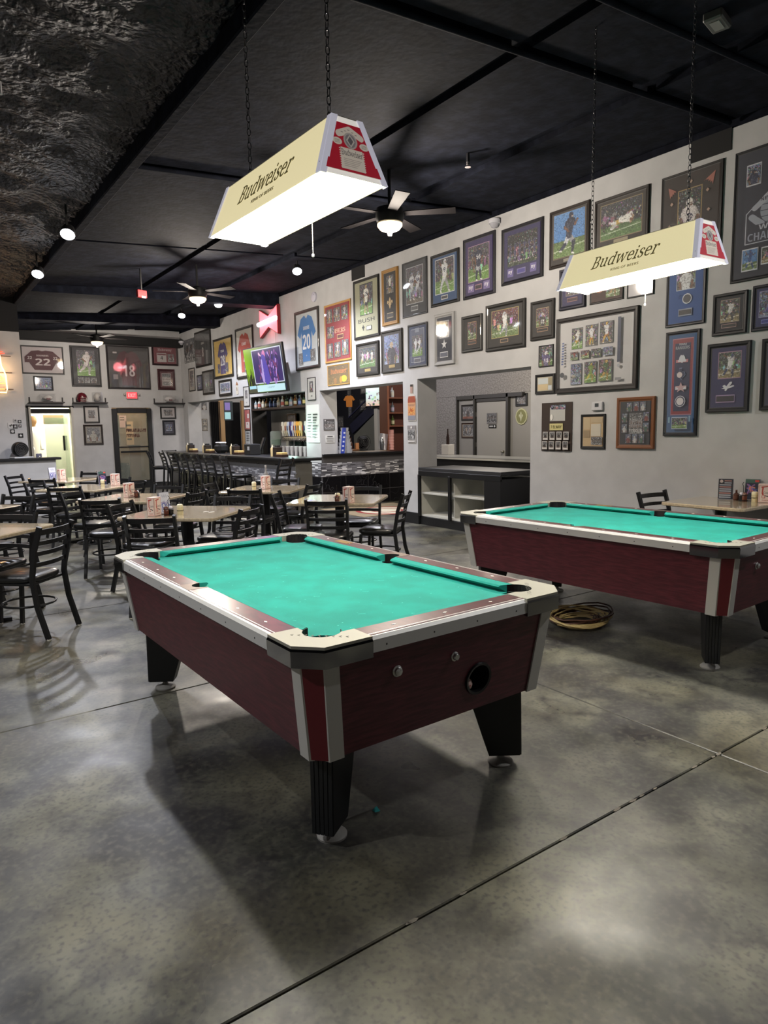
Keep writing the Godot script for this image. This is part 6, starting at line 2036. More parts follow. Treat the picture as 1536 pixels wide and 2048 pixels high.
	for s in [[3.06, "white panelled football in a clear case above the entrance", .22, .2], [6.15, "white football in a clear case right of the exit sign", .3, .16]]:
		t = thing("display_football", s[1], "football", Vector3(s[0], 2.328, -19.0))
		q = MB.new()
		q.X = Transform3D(Basis(Vector3(0, s[2] / 2 / .15, 0), Vector3(1, 0, 0) * s[2] / .3, Vector3(0, 0, 1)), Vector3(0, .1, 0))
		q.lathe([Vector2(0, -.15), Vector2(.045, -.12), Vector2(.078, -.05), Vector2(.085, 0), Vector2(.078, .05), Vector2(.045, .12), Vector2(0, .15)], 16)
		obj("ball", q, mat("c4c0be", 0.5), t)
		obj("panel", bxm(Vector3(0, .07, .075), Vector3(.09, .05, .02), .006), mat("6a3a3e", 0.5), t)
		obj("stand", bxm(Vector3(0, .008, 0), Vector3(.2, .016, .12), .003), mat("2a2a2c", 0.4), t)
		obj("case", bxm(Vector3(0, .1, 0), Vector3(.32, .2, .18)), glass("d8d8dc", 0.06), t)
	t = thing("football_helmet", "crimson football helmet with a pale face mask on the middle shelf", "helmet", Vector3(3.86, 2.328, -19.0), .5)
	q = MB.new()
	q.X = Transform3D(Basis(), Vector3(0, .12, 0))
	q.lathe([Vector2(.1, -.12), Vector2(.125, -.06), Vector2(.13, .0), Vector2(.115, .06), Vector2(.075, .105), Vector2(0, .125)], 20)
	obj("helmet_shell", q, mat("571722", 0.25), t)
	q = MB.new()
	for y in [.02, .06, .1]:
		q.tube([Vector3(-.1, y, .07), Vector3(-.06, y, .16), Vector3(.06, y, .16), Vector3(.1, y, .07)], .006, 6)
	q.tube([Vector3(0, .02, .165), Vector3(0, .1, .165)], .006, 6)
	obj("face_mask", q, mat("c8c0bc", 0.4), t)
	obj("stripe", bxm(Vector3(0, .235, .0), Vector3(.03, .012, .14), .003), mat("d0c8c8", 0.4), t)
	t = thing("display_ball", "pale signed ball in a case beside the crimson helmet", "ball", Vector3(4.24, 2.328, -19.0))
	q = MB.new()
	q.X = Transform3D(Basis(), Vector3(0, .13, 0))
	q.lathe([Vector2(0, -.115), Vector2(.05, -.1), Vector2(.085, -.05), Vector2(.095, 0), Vector2(.085, .05), Vector2(.05, .1), Vector2(0, .115)], 16)
	obj("ball", q, mat("aaa6a2", 0.5), t)
	obj("badge", bxm(Vector3(.04, .12, .085), Vector3(.035, .05, .02), .006), mat("4a4648", 0.5), t)
	obj("case", bxm(Vector3(0, .13, 0), Vector3(.22, .26, .2)), glass("d8d8dc", 0.06), t)
	# beer mirror, bottle shaped signs
	var mr := alloc(170, 100)
	for y in 100:
		fillr(mr, 0, y, 170, 1, Color("6a5636").lerp(Color("8a7440"), y / 100.0))
	for m in 60:
		fillr(mr, rng.randf() * 170, rng.randf() * 100, 12, 2, Color.from_hsv(.11, .5, rng.randf_range(.3, .75)))
	write(mr, "Budweiser", 88, 30, 24, Color("e88a48"), serif, 130)
	disc(mr, 132, 74, 24, 18, Color("d8cc3a"))
	disc(mr, 106, 78, 10, 18, Color("c89a3a"))
	limb(mr, Vector2(60, 78), Vector2(60, 90), 12, 10, Color("a87a40"))
	t = P("beer_mirror_sign", "gold framed beer mirror with a yellow glass picture over the walk-through opening", "R", -10.64, 2.50, .75, .37, .02, "b08a48", "5a4a2c", [["p", 0, 0, 1, 1, mr]])
	t = P("bottle_sign", "tall flat bottle shaped sign with an orange label on the pillar", "R", -8.47, 1.91, .2, .57, 0.0, "000000", "b9b5ad", [], false)
	for c in t.get_children():
		c.free()
	q = MB.new()
	q.prism(PackedVector2Array([Vector2(-.1, -.285), Vector2(.1, -.285), Vector2(.105, -.27), Vector2(.105, .05), Vector2(.085, .11), Vector2(.034, .14), Vector2(.034, .285), Vector2(-.034, .285), Vector2(-.034, .14), Vector2(-.085, .11), Vector2(-.105, .05), Vector2(-.105, -.27)]), 0, .006)
	obj("backing", q, mat("c6c2bd", 0.5), t)
	q = MB.new()
	q.prism(PackedVector2Array([Vector2(-.095, .0), Vector2(.095, .0), Vector2(.095, .05), Vector2(.078, .1), Vector2(-.078, .1), Vector2(-.095, .05)]), .006, .01)
	obj("liquor_top", q, mat("9a4a34", 0.4), t)
	obj("neck", bxm(Vector3(0, .2, .008), Vector3(.056, .11, .004)), mat("a88a80", 0.4), t)
	obj("cap", bxm(Vector3(0, .265, .008), Vector3(.06, .034, .004)), mat("2a2422", 0.4), t)
	var bl := alloc(90, 90)
	fillr(bl, 0, 0, 90, 90, Color("c8946a"))
	for m in 26:
		limb(bl, Vector2(10 + rng.randf() * 70, 34 + rng.randf() * 50), Vector2(10 + rng.randf() * 70, 34 + rng.randf() * 50), 4, 2, Color("b05a24") if m % 2 else Color("d8a050"))
	for m in 9:
		fillr(bl, 10 + m * 8, 10 + 4 * (m % 2), 5, 12, Color("8a6a5a"))
	printed(t, "paper_label", bl, Vector3(0, -.1, .006), .19, .2, .004, print_card)
	obj("glass_base", bxm(Vector3(0, -.235, .008), Vector3(.19, .07, .004)), mat("8a8c98", 0.3), t)
	t = P("small_bottle_sign", "small white cut-out bottle sign with a brown cap left of the post", "R", -15.23, 2.52, .16, .3, 0.0, "000000", "ffffff", [], false)
	for c in t.get_children():
		c.free()
	q = MB.new()
	q.prism(PackedVector2Array([Vector2(-.07, -.13), Vector2(.0, -.15), Vector2(.07, -.13), Vector2(.07, .02), Vector2(.03, .07), Vector2(-.03, .07), Vector2(-.07, .02)]), 0, .008)
	obj("backing", q, mat("c8c2b4", 0.5), t)
	q = MB.new()
	q.prism(PackedVector2Array([Vector2(-.06, .07), Vector2(.06, .07), Vector2(0, .15)]), 0, .01)
	obj("cap", q, mat("8a5a34", 0.5), t)
	obj("mark", bxm(Vector3(0, -.02, .009), Vector3(.03, .08, .003)), mat("6a5a4a", 0.5), t)
	# the vestibule behind the exit door glass
	for s in [[4.72, 1.3, .5, 1.7, "b9bba0", "pale panel behind the yellow poster in the vestibule", 1], [4.86, 1.62, .34, .62, "c8b85a", "yellow lettered poster seen through the exit door glass", 4], [5.42, 1.85, .2, .36, "b89a9a", "small pale pink poster high behind the exit door glass", 2], [5.6, 1.5, .22, .7, "b89a78", "tan lettered poster behind the exit door glass", 4], [5.2, 1.6, .2, .9, "3a342e", "dark hanging panel between the posters behind the exit door glass", 3]]:
		t = thing("lobby_poster", s[5], "poster", Vector3(s[0], s[1], -21.249 + (0.0 if s[6] == 1 else .012)))
		obj("sheet", bxm(Vector3(0, 0, .005), Vector3(s[2], s[3], .01)), mat(s[4], 0.6), t)
		q = MB.new()
		for m in s[6]:
			q.box(Vector3(-.02, s[3] * (.34 - .2 * m), .0115), Vector3(s[2] * .6, s[3] * .07, .002))
		obj("print_lines", q, mat("4a3a2a", 0.7), t)
	t = thing("armchair", "black leather armchair seen through the exit door glass", "armchair", Vector3(4.95, 0, -20.7), .4)
	obj("seat", bxm(Vector3(0, .3, 0), Vector3(.5, .26, .6), .06), mat("121214", 0.35), t)
	obj("backrest", bxm(Vector3(0, .62, -.24), Vector3(.56, .66, .16), .06), mat("121214", 0.35), t)
	for s in [-1, 1]:
		obj("armrest", bxm(Vector3(.28 * s, .38, .02), Vector3(.12, .5, .6), .05), mat("121214", 0.35), t)
	t = thing("door_panel", "brown wooden panel standing in the vestibule behind the exit door glass", "panel", Vector3(5.52, 0, -20.5))
	obj("board", bxm(Vector3(0, .55, 0), Vector3(.32, 1.1, .04), .005), mat("6a5240", 0.5), t)
	obj("rail", bxm(Vector3(0, 1.12, 0), Vector3(.34, .05, .06), .005), mat("1a1a1c", 0.5), t)
	# thermostat, camera domes, siren
	t = thing("thermostat", "white wall thermostat above the newspaper frame", "thermostat")
	t.transform = spot_on("R", -4.97, 1.73)
	obj("housing", bxm(Vector3(0, 0, .014), Vector3(.15, .1, .028), .006), mat("c8c8cc", 0.5), t)
	obj("display", bxm(Vector3(.0, .012, .029), Vector3(.05, .04, .003)), mat("4a4e52", 0.3), t)
	t = thing("round_detector", "white round disc detector high beside the sky blue jersey", "detector")
	t.transform = spot_on("R", -11.43, 4.0)
	q = MB.new()
	q.X = Transform3D(Basis(Vector3(1, 0, 0), Vector3(0, 0, 1), Vector3(0, -1, 0)), Vector3.ZERO)
	q.lathe([Vector2(.09, 0), Vector2(.088, .03), Vector2(.07, .04), Vector2(0, .042)], 24)
	obj("disc", q, mat("c4c2d0", 0.5), t)
	obj("led", bxm(Vector3(.04, .03, .042), Vector3(.01, .01, .003)), mat("4a4a50", 0.4), t)
	i = 0
	for s in [[6.49, 4.13, -6.6], [6.48, 3.95, -18.75]]:
		t = thing("camera_dome", "white security camera dome " + ["above the purple matted stadium photo", "in the corner over the crowd photo"][i], "security camera", Vector3(s[0], s[1], s[2]))
		obj("mount", lathe_mb([Vector2(0, .0), Vector2(.075, 0), Vector2(.075, .05), Vector2(0, .06)], 16), mat("c8c8d0", 0.5), t)
		obj("dome", lathe_mb([Vector2(0, -.06), Vector2(.04, -.045), Vector2(.062, 0), Vector2(0, .0)], 16), mat("a8a8b0", 0.15), t)
		i += 1
	# sprinklers and ceiling boxes
	i = 0
	for s in [[4.75, 4.08, -5.2, "near the beam right of the pool lamp"], [0.75, 3.78, -6.6, "in the rough insulation"]]:
		t = thing("sprinkler_head", "small pale sprinkler head " + s[3], "sprinkler", Vector3(s[0], s[1], s[2]))
		obj("pipe", bxm(Vector3(0, .1, 0), Vector3(.025, .2, .025)), mat("2a2a2e", 0.5), t)
		obj("deflector", lathe_mb([Vector2(0, -.03), Vector2(.03, -.028), Vector2(.012, -.01), Vector2(.014, .02), Vector2(0, .02)], 10), mat("b8b0b0", 0.4), t)
		i += 1
	t = thing("emergency_light", "dim flat ceiling box over the right pool table", "ceiling box", Vector3(4.6, cyl(4.6) - .03, -2.62), .2)
	obj("housing", bxm(Vector3.ZERO, Vector3(.2, .06, .12), .01), mat("5a5a58", 0.5), t)
	obj("lens", bxm(Vector3(0, -.031, .0), Vector3(.12, .004, .06)), mat("8a8a86", 0.4), t)
	t = thing("alarm_strobe", "red alarm strobe with two white lamps on the rough ceiling", "alarm", Vector3(.62, 3.82, -5.3), .4)
	obj("body", bxm(Vector3(0, .05, 0), Vector3(.07, .1, .05), .008), mat("5a2226", 0.5), t)
	for s in [-1, 1]:
		obj("lamp", lathe_mb([Vector2(0, -.05), Vector2(.014, -.05), Vector2(.014, .03), Vector2(0, .03)], 10), mat("d0ccd0", 0.4), t, Vector3(.09 * s, -.02, .02))
	t = thing("wall_outlet", "white wall outlet low on the end wall", "outlet", Vector3(4.11, .48, -19.1))
	obj("plate", bxm(Vector3(0, 0, .004), Vector3(.08, .12, .008), .002), mat("c8c4c0", 0.5), t)
	obj("socket", bxm(Vector3(0, .025, .009), Vector3(.03, .03, .003), .001), mat("8a8884", 0.5), t)
	obj("socket", bxm(Vector3(0, -.025, .009), Vector3(.03, .03, .003), .001), mat("8a8884", 0.5), t)
	t = thing("grab_bar", "thin black bar fixed to the end wall above the first stool", "bar", Vector3(6.08, .99, -19.1))
	q = MB.new()
	q.tube([Vector3(-.19, 0, .0), Vector3(-.19, 0, .05), Vector3(.19, .01, .05), Vector3(.19, .01, 0)], .01, 6)
	obj("tube", q, mat("151517", 0.4), t)
	for s in [-1, 1]:
		obj("end_plate", bxm(Vector3(.19 * s, 0, .004), Vector3(.04, .04, .008)), mat("151517", 0.4), t)


func tv_art() -> Rect2i:
	var r := alloc(240, 134)
	for x in 240:
		fillr(r, x, 0, 1, 134, Color("9ac81e").lerp(Color("14301c"), clampf(x / 200.0, 0, 1)))
	for k in 60:
		var x := rng.randf() * 70
		var y := 134 - rng.randf() * 95 * (1 - x / 120)
		limb(r, Vector2(x, 134), Vector2(x + rng.randf_range(-9, 9), y), 3, 1, Color("0c140c"))
	fillr(r, 52, 6, 184, 102, Color("d8e0f0"))
	fillr(r, 56, 9, 176, 96, Color("3a2a6a"))
	for k in 90:
		var a := Vector2(90 + rng.randf() * 120, 16 + rng.randf() * 84)
		limb(r, a, a + Vector2(rng.randf_range(-8, 8), rng.randf_range(4, 22)), 3.5, 1.5, [Color("6a3a8a"), Color("8a4aa0"), Color("4a3a9a"), Color("b88ad8"), Color("7a2a5a"), Color("2a1a4a")][k % 6].lightened(rng.randf() * .1))
	disc(r, 130, 22, 9, 11, Color("d880b8"))
	limb(r, Vector2(124, 36), Vector2(132, 92), 13, 20, Color("5a4ab0"))
	limb(r, Vector2(112, 40), Vector2(110, 98), 4, 7, Color("b8a0e0"))
	limb(r, Vector2(100, 20), Vector2(110, 26), 4, 2, Color("f0c8e0"))
	fillr(r, 58, 112, 176, 20, Color("c8ecf4"))
	write(r, "UNITE", 150, 121, 5, Color("7aa8b8"), sans, 44)
	fillr(r, 8, 112, 46, 10, Color("a8dcf0"))
	fillr(r, 12, 124, 40, 8, Color("102018"))
	return r


# ---------- things on the tables ----------
var card0: Node3D
var salt0: Node3D
var caddy0: Node3D


func beer_card(x: float, z: float, deg: float, label: String, y := .77) -> void:
	if card0 == null:
		var r := alloc(96, 136)
		fillr(r, 0, 0, 96, 136, Color("e6cfc4"))
		fillr(r, 4, 4, 88, 128, Color("c8564a"))
		fillr(r, 6, 6, 84, 124, Color("ecd9cc"))
		write(r, "Coors", 62, 62, 17, Color("2c1c1a"), serif, 54)
		limb(r, Vector2(22, 20), Vector2(64, 14), 5, 4, Color("b84238"))
		limb(r, Vector2(30, 24), Vector2(26, 66), 6, 5, Color("c0564a"))
		limb(r, Vector2(26, 66), Vector2(44, 98), 5, 6, Color("b84238"))
		disc(r, 34, 92, 14, 14, Color("d8988a"))
		disc(r, 34, 92, 8, 8, Color("ecd9cc"))
		limb(r, Vector2(46, 84), Vector2(78, 92), 3, 3, Color("3a2422"))
		write(r, "Coors", 50, 118, 9, Color("a83a32"), bold, 50)
		card0 = thing("table_card", label, "table card", Vector3(x, y, z), deg_to_rad(deg), "beer table cards")
		obj("carton", bxm(Vector3(0, .085, 0), Vector3(.105, .17, .075), .003), mat("dcc4b8", 0.5), card0)
		for s in 4:
			var o := printed(card0, "face_print", r, Vector3.ZERO, .1 if s % 2 == 0 else .07, .164, .0012, print_card)
			o.transform = Transform3D(Basis(Vector3.UP, PI / 2 * s), Basis(Vector3.UP, PI / 2 * s) * Vector3(0, .085, .0376 if s % 2 == 0 else .0526))
	else:
		dup(card0, "table_card", Vector3(x, y, z), deg_to_rad(deg), label)


func shaker(x: float, z: float, label: String, y := .77) -> void:
	if salt0 == null:
		salt0 = thing("shaker_jar", label, "shaker", Vector3(x, y, z), 0, "pale table jars")
		obj("jar", lathe_mb([Vector2(0, 0), Vector2(.027, 0), Vector2(.028, .06), Vector2(.024, .07), Vector2(0, .07)], 14), mat("d6c89c", 0.4), salt0)
		obj("lid", lathe_mb([Vector2(.028, .066), Vector2(.028, .088), Vector2(.02, .096), Vector2(0, .097)], 14), mat("e0d6b0", 0.4), salt0)
		var q := MB.new()
		var rg := []
		for k in 14:
			rg.append(Vector3(.031 * cos(TAU * k / 14), .04, .031 * sin(TAU * k / 14)))
		q.tube(rg, .002, 5, true)
		obj("wire_band", q, mat("1a1a1a", 0.4, 0.6), salt0)
	else:
		dup(salt0, "shaker_jar", Vector3(x, y, z), 0.0, label)


func caddy(x: float, z: float, label: String, y := .77) -> void:
	if caddy0 == null:
		caddy0 = thing("condiment_caddy", label, "caddy", Vector3(x, y, z), 0.3, "condiment caddies")
		var q := MB.new()
		for m in 2:
			var rg := []
			for k in 16:
				rg.append(Vector3(.05 * cos(TAU * k / 16), .012 + .05 * m, .035 * sin(TAU * k / 16)))
			q.tube(rg, .0025, 5, true)
		q.tube([Vector3(0, .0, 0), Vector3(0, .14, 0), Vector3(.02, .16, 0), Vector3(0, .18, 0)], .003, 5)
		obj("wire_rack", q, mat("1a1a1c", 0.35, 0.7), caddy0)
		obj("sauce_jar", lathe_mb([Vector2(0, 0), Vector2(.022, 0), Vector2(.022, .07), Vector2(.01, .085), Vector2(0, .085)], 12), mat("5a2c1c", 0.25), caddy0, Vector3(-.024, 0, 0))
		obj("packet_cup", lathe_mb([Vector2(0, 0), Vector2(.022, 0), Vector2(.026, .05), Vector2(0, .05)], 12), mat("121214", 0.4), caddy0, Vector3(.024, 0, 0))
		obj("packets", bxm(Vector3(.024, .065, 0), Vector3(.03, .03, .028), .006), mat("dcd8e0", 0.6), caddy0)
	else:
		dup(caddy0, "condiment_caddy", Vector3(x, y, z), 1.0, label)


func menu_card(x: float, z: float, deg: float, kind: int, label: String, y := .77) -> void:
	var t := thing("menu_card", label, "menu card", Vector3(x, y, z), deg_to_rad(deg))
	var w := .13
	var h := .2
	var r := alloc(78, 120)
	if kind == 0:
		fillr(r, 0, 0, 78, 120, Color("cfd2de"))
		for k in 30:
			limb(r, Vector2(rng.randf() * 78, 46 + rng.randf() * 74), Vector2(rng.randf() * 78, 46 + rng.randf() * 74), 2, 1, Color("4a5294") if k % 2 else Color("9a90b8"))
		disc(r, 26, 74, 16, 16, Color("5a62a4"))
		disc(r, 26, 74, 9, 9, Color("cfd2de"))
		for k in 6:
			fillr(r, 20 + k * 7, 12 + (k % 2) * 6, 5, 14, Color("a8acbc"))
	elif kind == 1:
		fillr(r, 0, 0, 78, 120, Color("33343c"))
		disc(r, 16, 14, 9, 9, Color("c8b8b4"))
		for k in 9:
			fillr(r, 6 if k > 1 else 32, 8 + k * 12, 62 if k > 1 else 38, 6, Color("b8bcc4") if k % 3 else Color("c08a84"))
	else:
		fillr(r, 0, 0, 78, 120, Color("23283c"))
		fillr(r, 0, 0, 78, 22, Color("3a5a52"))
		fillr(r, 52, 4, 22, 12, Color("c84a44"))
		for k in 20:
			limb(r, Vector2(10 + rng.randf() * 58, 30 + rng.randf() * 60), Vector2(10 + rng.randf() * 58, 30 + rng.randf() * 60), 4, 2, [Color("6a70b8"), Color("c87a5a"), Color("8a5a90"), Color("3a4a80")][k % 4])
	var back := obj("holder", bxm(Vector3(0, h / 2, -.004), Vector3(w, h, .006), .001), mat("8a8a90", 0.3), t)
	back.rotation.x = -.12
	var o := printed(t, "face_print", r, Vector3.ZERO, w - .006, h - .006, .002, print_card)
	o.transform = Transform3D(Basis(Vector3.RIGHT, -.12), Vector3(0, h / 2, .0))
	obj("foot", bxm(Vector3(0, .004, -.012), Vector3(w, .008, .07), .002), mat("8a8a90", 0.3), t)


func dining() -> void:
	var gi := mixed(512, 512, [
		[noise_img(512, 512, 0.03, 90, 3), Color("a3927a"), Color("c4b294"), 0.25, 0.75, 1.0],
		[noise_img(512, 512, 0.32, 91, 2), Color.BLACK, Color("e6d8ba"), 0.52, 0.75, 0.85],
		[noise_img(512, 512, 0.36, 92, 2), Color.BLACK, Color("5a4c3a"), 0.56, 0.78, 0.75],
		[noise_img(512, 512, 0.25, 93, 2), Color.BLACK, Color("8a8478"), 0.62, 0.8, 0.6]])
	granite = textured(gi, Vector3.ONE * 1.9, 0.16)
	granite.clearcoat_enabled = true
	granite.clearcoat = 0.7
	granite.clearcoat_roughness = 0.06
	var TB := [
		[2.13, -6.25, 44.0, "the granite table with the tall white menu"],
		[3.80, -6.22, 45.0, "the granite table nearest the round rug"],
		[3.78, -8.02, 45.0, "the granite table with the sauce bottle"],
		[2.14, -8.10, 44.0, "the granite table behind the menu table"],
		[2.03, -10.15, 43.0, "the granite table before the exit door"],
		[2.07, -12.20, 42.0, "the granite table near the half wall"],
		[0.33, -6.22, 45.0, "the bare table nearest the camera"],
		[0.33, -8.15, 45.0, "the second bare table from the camera"]]
	for i in 8:
		var b: Array = TB[i]
		dining_table(b[0], b[1], b[2], .93, .93, "square speckled " + b[3].trim_prefix("the "))
	dining_table(6.16, -3.28, 0.0, .76, .78, "small speckled granite table against the picture wall by the second pool table", .785, 0.0)
	var S := {"aisle": "open aisle side of ", "pool": "pool table side of ", "bar": "bar side of ", "door": "exit door side of "}
	for c in [
		[0, "aisle", 1.57, -5.53, 148], [0, "pool", 2.46, -5.53, -141], [0, "bar", 2.78, -6.70, -48], [0, "door", 1.66, -6.82, 42],
		[1, "aisle", 3.28, -5.62, 140], [1, "pool", 4.26, -5.62, -139], [1, "bar", 4.44, -6.69, -46], [1, "door", 3.25, -6.66, 50],
		[2, "aisle", 3.20, -7.37, 134], [2, "pool", 4.16, -7.40, -146], [2, "bar", 4.34, -8.55, -46], [2, "door", 3.24, -8.60, 45],
		[3, "aisle", 1.60, -7.38, 150], [3, "pool", 2.66, -7.44, -140], [3, "bar", 2.73, -8.65, -47], [3, "door", 1.56, -8.66, 45],
		[4, "aisle", 1.63, -9.46, 152], [4, "pool", 2.55, -9.48, -140], [4, "bar", 2.62, -10.72, -50], [4, "door", 1.46, -10.72, 45],
		[5, "aisle", 1.66, -11.4, 140], [5, "pool", 2.62, -11.5, -138], [5, "bar", 2.66, -12.75, -50], [5, "door", 1.44, -12.78, 46],
		[6, "pool", .88, -5.56, -133], [6, "bar", .74, -6.62, -47], [7, "bar", 1.0, -8.58, -48], [7, "pool", .78, -7.35, -133]]:
		chair(c[2], c[3], c[4], "black chair on the " + S[c[1]] + TB[c[0]][3])
	chair(6.07, -3.94, -5, "black ladder-back chair behind the small granite table by the picture wall")
	# table tops
	beer_card(1.79, -6.14, 40, "pink and white beer card beside the tall white menu")
	menu_card(1.92, -6.24, 30, 0, "tall white menu card with blue drawings on a granite table")
	shaker(2.0, -6.06, "pale jar in a wire band beside the tall white menu")
	caddy(1.90, -6.08, "small caddy wedged between the beer card and tall white menu")
	beer_card(3.64, -5.78, 25, "pink and white beer card on the table nearest the round rug")
	caddy(3.55, -5.86, "small caddy on the table nearest the round rug")
	shaker(3.60, -5.93, "pale jar on the table nearest the round rug")
	beer_card(3.75, -7.95, 25, "pink and white beer card before the tall sauce bottle")
	shaker(3.62, -8.02, "pale jar beside the tall sauce bottle")
	caddy(3.66, -8.1, "small caddy on the table with the tall sauce bottle")
	bottle("sauce_bottle", .3, .034, "8a8886", "b8b4b0", "5a1c1c", "tall clear sauce bottle behind the beer card", "", Vector3(3.82, .77, -8.08))
	beer_card(2.09, -8.12, 30, "pink and white beer card beside a black caddy")
	caddy(2.15, -8.02, "small caddy beside the lone beer card")
	beer_card(2.42, -10.1, 25, "pink and white beer card closest to the exit door")
	menu_card(2.3, -10.32, 25, 2, "dark blue menu card on the table before the exit door")
	shaker(2.25, -10.12, "pale jar on the table before the exit door")
	beer_card(2.08, -12.2, 20, "pink and white beer card on the farthest table")
	menu_card(1.96, -12.3, 30, 0, "small white menu card on the farthest table")
	menu_card(6.38, -3.36, -66, 1, "dark menu card with printed lines on the small wall table", .785)
	menu_card(6.5, -3.17, -80, 2, "tall colourful menu card against the picture wall", .785)
	beer_card(6.39, -3.0, -62, "pink and white beer card on the small wall table", .785)
	caddy(6.35, -3.175, "small caddy on the small wall table", .785)
	shaker(6.37, -3.08, "pale jar on the small wall table", .785)
	bottle("pepper_grinder", .1, .026, "4a2c20", "5a3828", "5a3424", "brown jar between the two menus on the small wall table", "", Vector3(6.38, .786, -3.255)).set_meta("category", "shaker")
	var n := thing("paper_scraps", "two white paper scraps on the table with the tall white menu", "paper", Vector3(2.25, .7705, -6.08))
	obj("scrap", bxm(Vector3(0, .002, 0), Vector3(.05, .003, .022), .001), mat("e4e0d8", 0.7), n)
	obj("scrap", bxm(Vector3(.03, .002, .06), Vector3(.055, .003, .024), .001), mat("e4e0d8", 0.7), n)
	n = thing("paper_napkin", "folded white paper on the table nearest the round rug", "paper", Vector3(3.38, .7705, -6.1), .4)
	obj("fold", bxm(Vector3(0, .012, 0), Vector3(.1, .022, .08), .004), mat("dfe4ea", 0.7), n)
	obj("blue_mark", bxm(Vector3(0, .024, 0), Vector3(.05, .001, .04)), mat("7a8ac8", 0.7), n)
	# bar top
	var i := 0
	for p in [[-15.0, "first"], [-14.0, "second"], [-12.5, "third"], [-10.7, "fourth"]]:
		var t := thing("squeeze_bottle", "pale squeeze bottle, %s along the bar top from the exit door end" % p[1], "bottle", Vector3(5.2, 1.07, p[0]), 0, "squeeze bottles on the bar")
		obj("body", lathe_mb([Vector2(0, 0), Vector2(.032, 0), Vector2(.032, .13), Vector2(.022, .15), Vector2(0, .15)], 12), mat("d8c494", 0.45), t)
		obj("nozzle", lathe_mb([Vector2(.018, .148), Vector2(.006, .2), Vector2(0, .2)], 10), mat("e0d8c0", 0.5), t)
		var m := thing("menu_holder", "dark menu holder beside the %s squeeze bottle on the bar" % p[1], "holder", Vector3(5.22, 1.07, p[0] + .16), 0, "menu holders on the bar")
		obj("box", bxm(Vector3(0, .08, 0), Vector3(.12, .16, .14), .006), mat("221612", 0.5), m)
		obj("menus", bxm(Vector3(0, .1, .0), Vector3(.06, .18, .11), .003), mat("1a1a1e", 0.4), m)
		var c := thing("napkin_caddy", "yellow napkin stack next to the %s squeeze bottle on the bar" % p[1], "napkins", Vector3(5.2, 1.07, p[0] + .36), .2, "napkin stacks on the bar")
		obj("tray", bxm(Vector3(0, .02, 0), Vector3(.14, .04, .18), .004), mat("3a2418", 0.5), c)
		obj("napkins", bxm(Vector3(0, .055, 0), Vector3(.12, .04, .16), .006), mat("d8bc7a", 0.6), c)
		i += 1
	var hb := thing("black_cap_bag", "black cloth bag with a white top on the bar", "bag", Vector3(5.3, 1.071, -13.28))
	obj("sack", bxm(Vector3(0, .1, 0), Vector3(.22, .2, .3), .06), mat("121214", 0.8), hb)
	obj("white_top", bxm(Vector3(0, .21, 0), Vector3(.16, .03, .22), .012), mat("d0ccd0", 0.7), hb)
	var pt := thing("card_reader", "dark payment box with a pale screen on the bar", "card reader", Vector3(5.3, 1.07, -11.75))
	obj("box", bxm(Vector3(0, .1, 0), Vector3(.2, .2, .3), .01), mat("17181c", 0.5), pt)
	obj("screen", bxm(Vector3(-.101, .12, .05), Vector3(.004, .07, .09)), mat("b8bcc4", 0.3), pt)
	# rug, cord coil, chalk
	var rug := thing("round_rug", "tan floor mat with a round red and cream emblem in the walk-through", "rug", Vector3(7.2, 0, -10.2))
	obj("mat", bxm(Vector3(0, .004, -.15), Vector3(1.7, .008, 1.5), .003), mat("8f8068", 0.9), rug)
	var em := [["disc", .95, "8a2a2a"], ["disc", .8, "c8c0ac"], ["disc", .5, "8a2a2a"], ["disc", .42, "c8c0ac"]]
	for k in 4:
		var q := MB.new()
		q.X = Transform3D(Basis(Vector3(1, 0, 0), Vector3(0, 0, 1), Vector3(0, 1, 0)), Vector3(0, .008 + .0006 * k, .1))
		q.prism(circle(Vector2.ZERO, em[k][1] * .62, 36), 0, .0006)
		obj("emblem_ring", q, mat(em[k][2], 0.9), rug)
	var coil := thing("cord_coil", "loose coil of tan and brown extension cord under the second pool table", "cord", Vector3(4.17, 0, -3.3))
	for m in 2:
		var q := MB.new()
		for k in 9:
			var pts := []
			var ph := rng.randf() * TAU
			for s in 28:
				var a := TAU * s / 28
				var rr := .20 + .045 * rng.randf() * .4 + .02 * sin(2 * a + ph) + .012 * (k - 4)
				pts.append(Vector3(rr * cos(a) * 1.05 + .025 * sin(ph), .008 + .011 * absf(sin(a * 1.5 + ph)) + .007 * k * (.6 + .4 * sin(a + ph)), rr * sin(a) * .85 + .02 * cos(ph)))
			q.tube(pts, .0065, 6, true)
		obj("cord_strand", q, mat(["c8b078", "5a3a2c"][m], 0.5), coil, Vector3(-.02 + .05 * m, .004 * m, .03 - .06 * m))
	var ch := thing("chalk_chip", "tiny teal chalk chip on the floor behind the near table leg", "chalk", Vector3(1.42, 0, -2.1))
	var cq := MB.new()
	cq.loft([[Vector3(-.014, 0, -.01), Vector3(.014, 0, -.008), Vector3(.01, 0, .012), Vector3(-.012, 0, .008)], [Vector3(-.008, .012, -.004), Vector3(.004, .016, -.004), Vector3(.004, .01, .006), Vector3(-.006, .008, .004)]])
	obj("chip", cq, mat("38b0b0", 0.8), ch)
	var ball := thing("cue_ball", "pale ball resting in the return hole of the near pool table", "ball", Vector3(1.626 + .158, .4815, -3.0141 + 1.042))
	var bq := MB.new()
	bq.lathe([Vector2(0, -.028), Vector2(.014, -.0243), Vector2(.0243, -.014), Vector2(.028, 0), Vector2(.0243, .014), Vector2(.014, .0243), Vector2(0, .028)], 18)
	obj("sphere", bq, mat("d8b8ae", 0.2), ball)
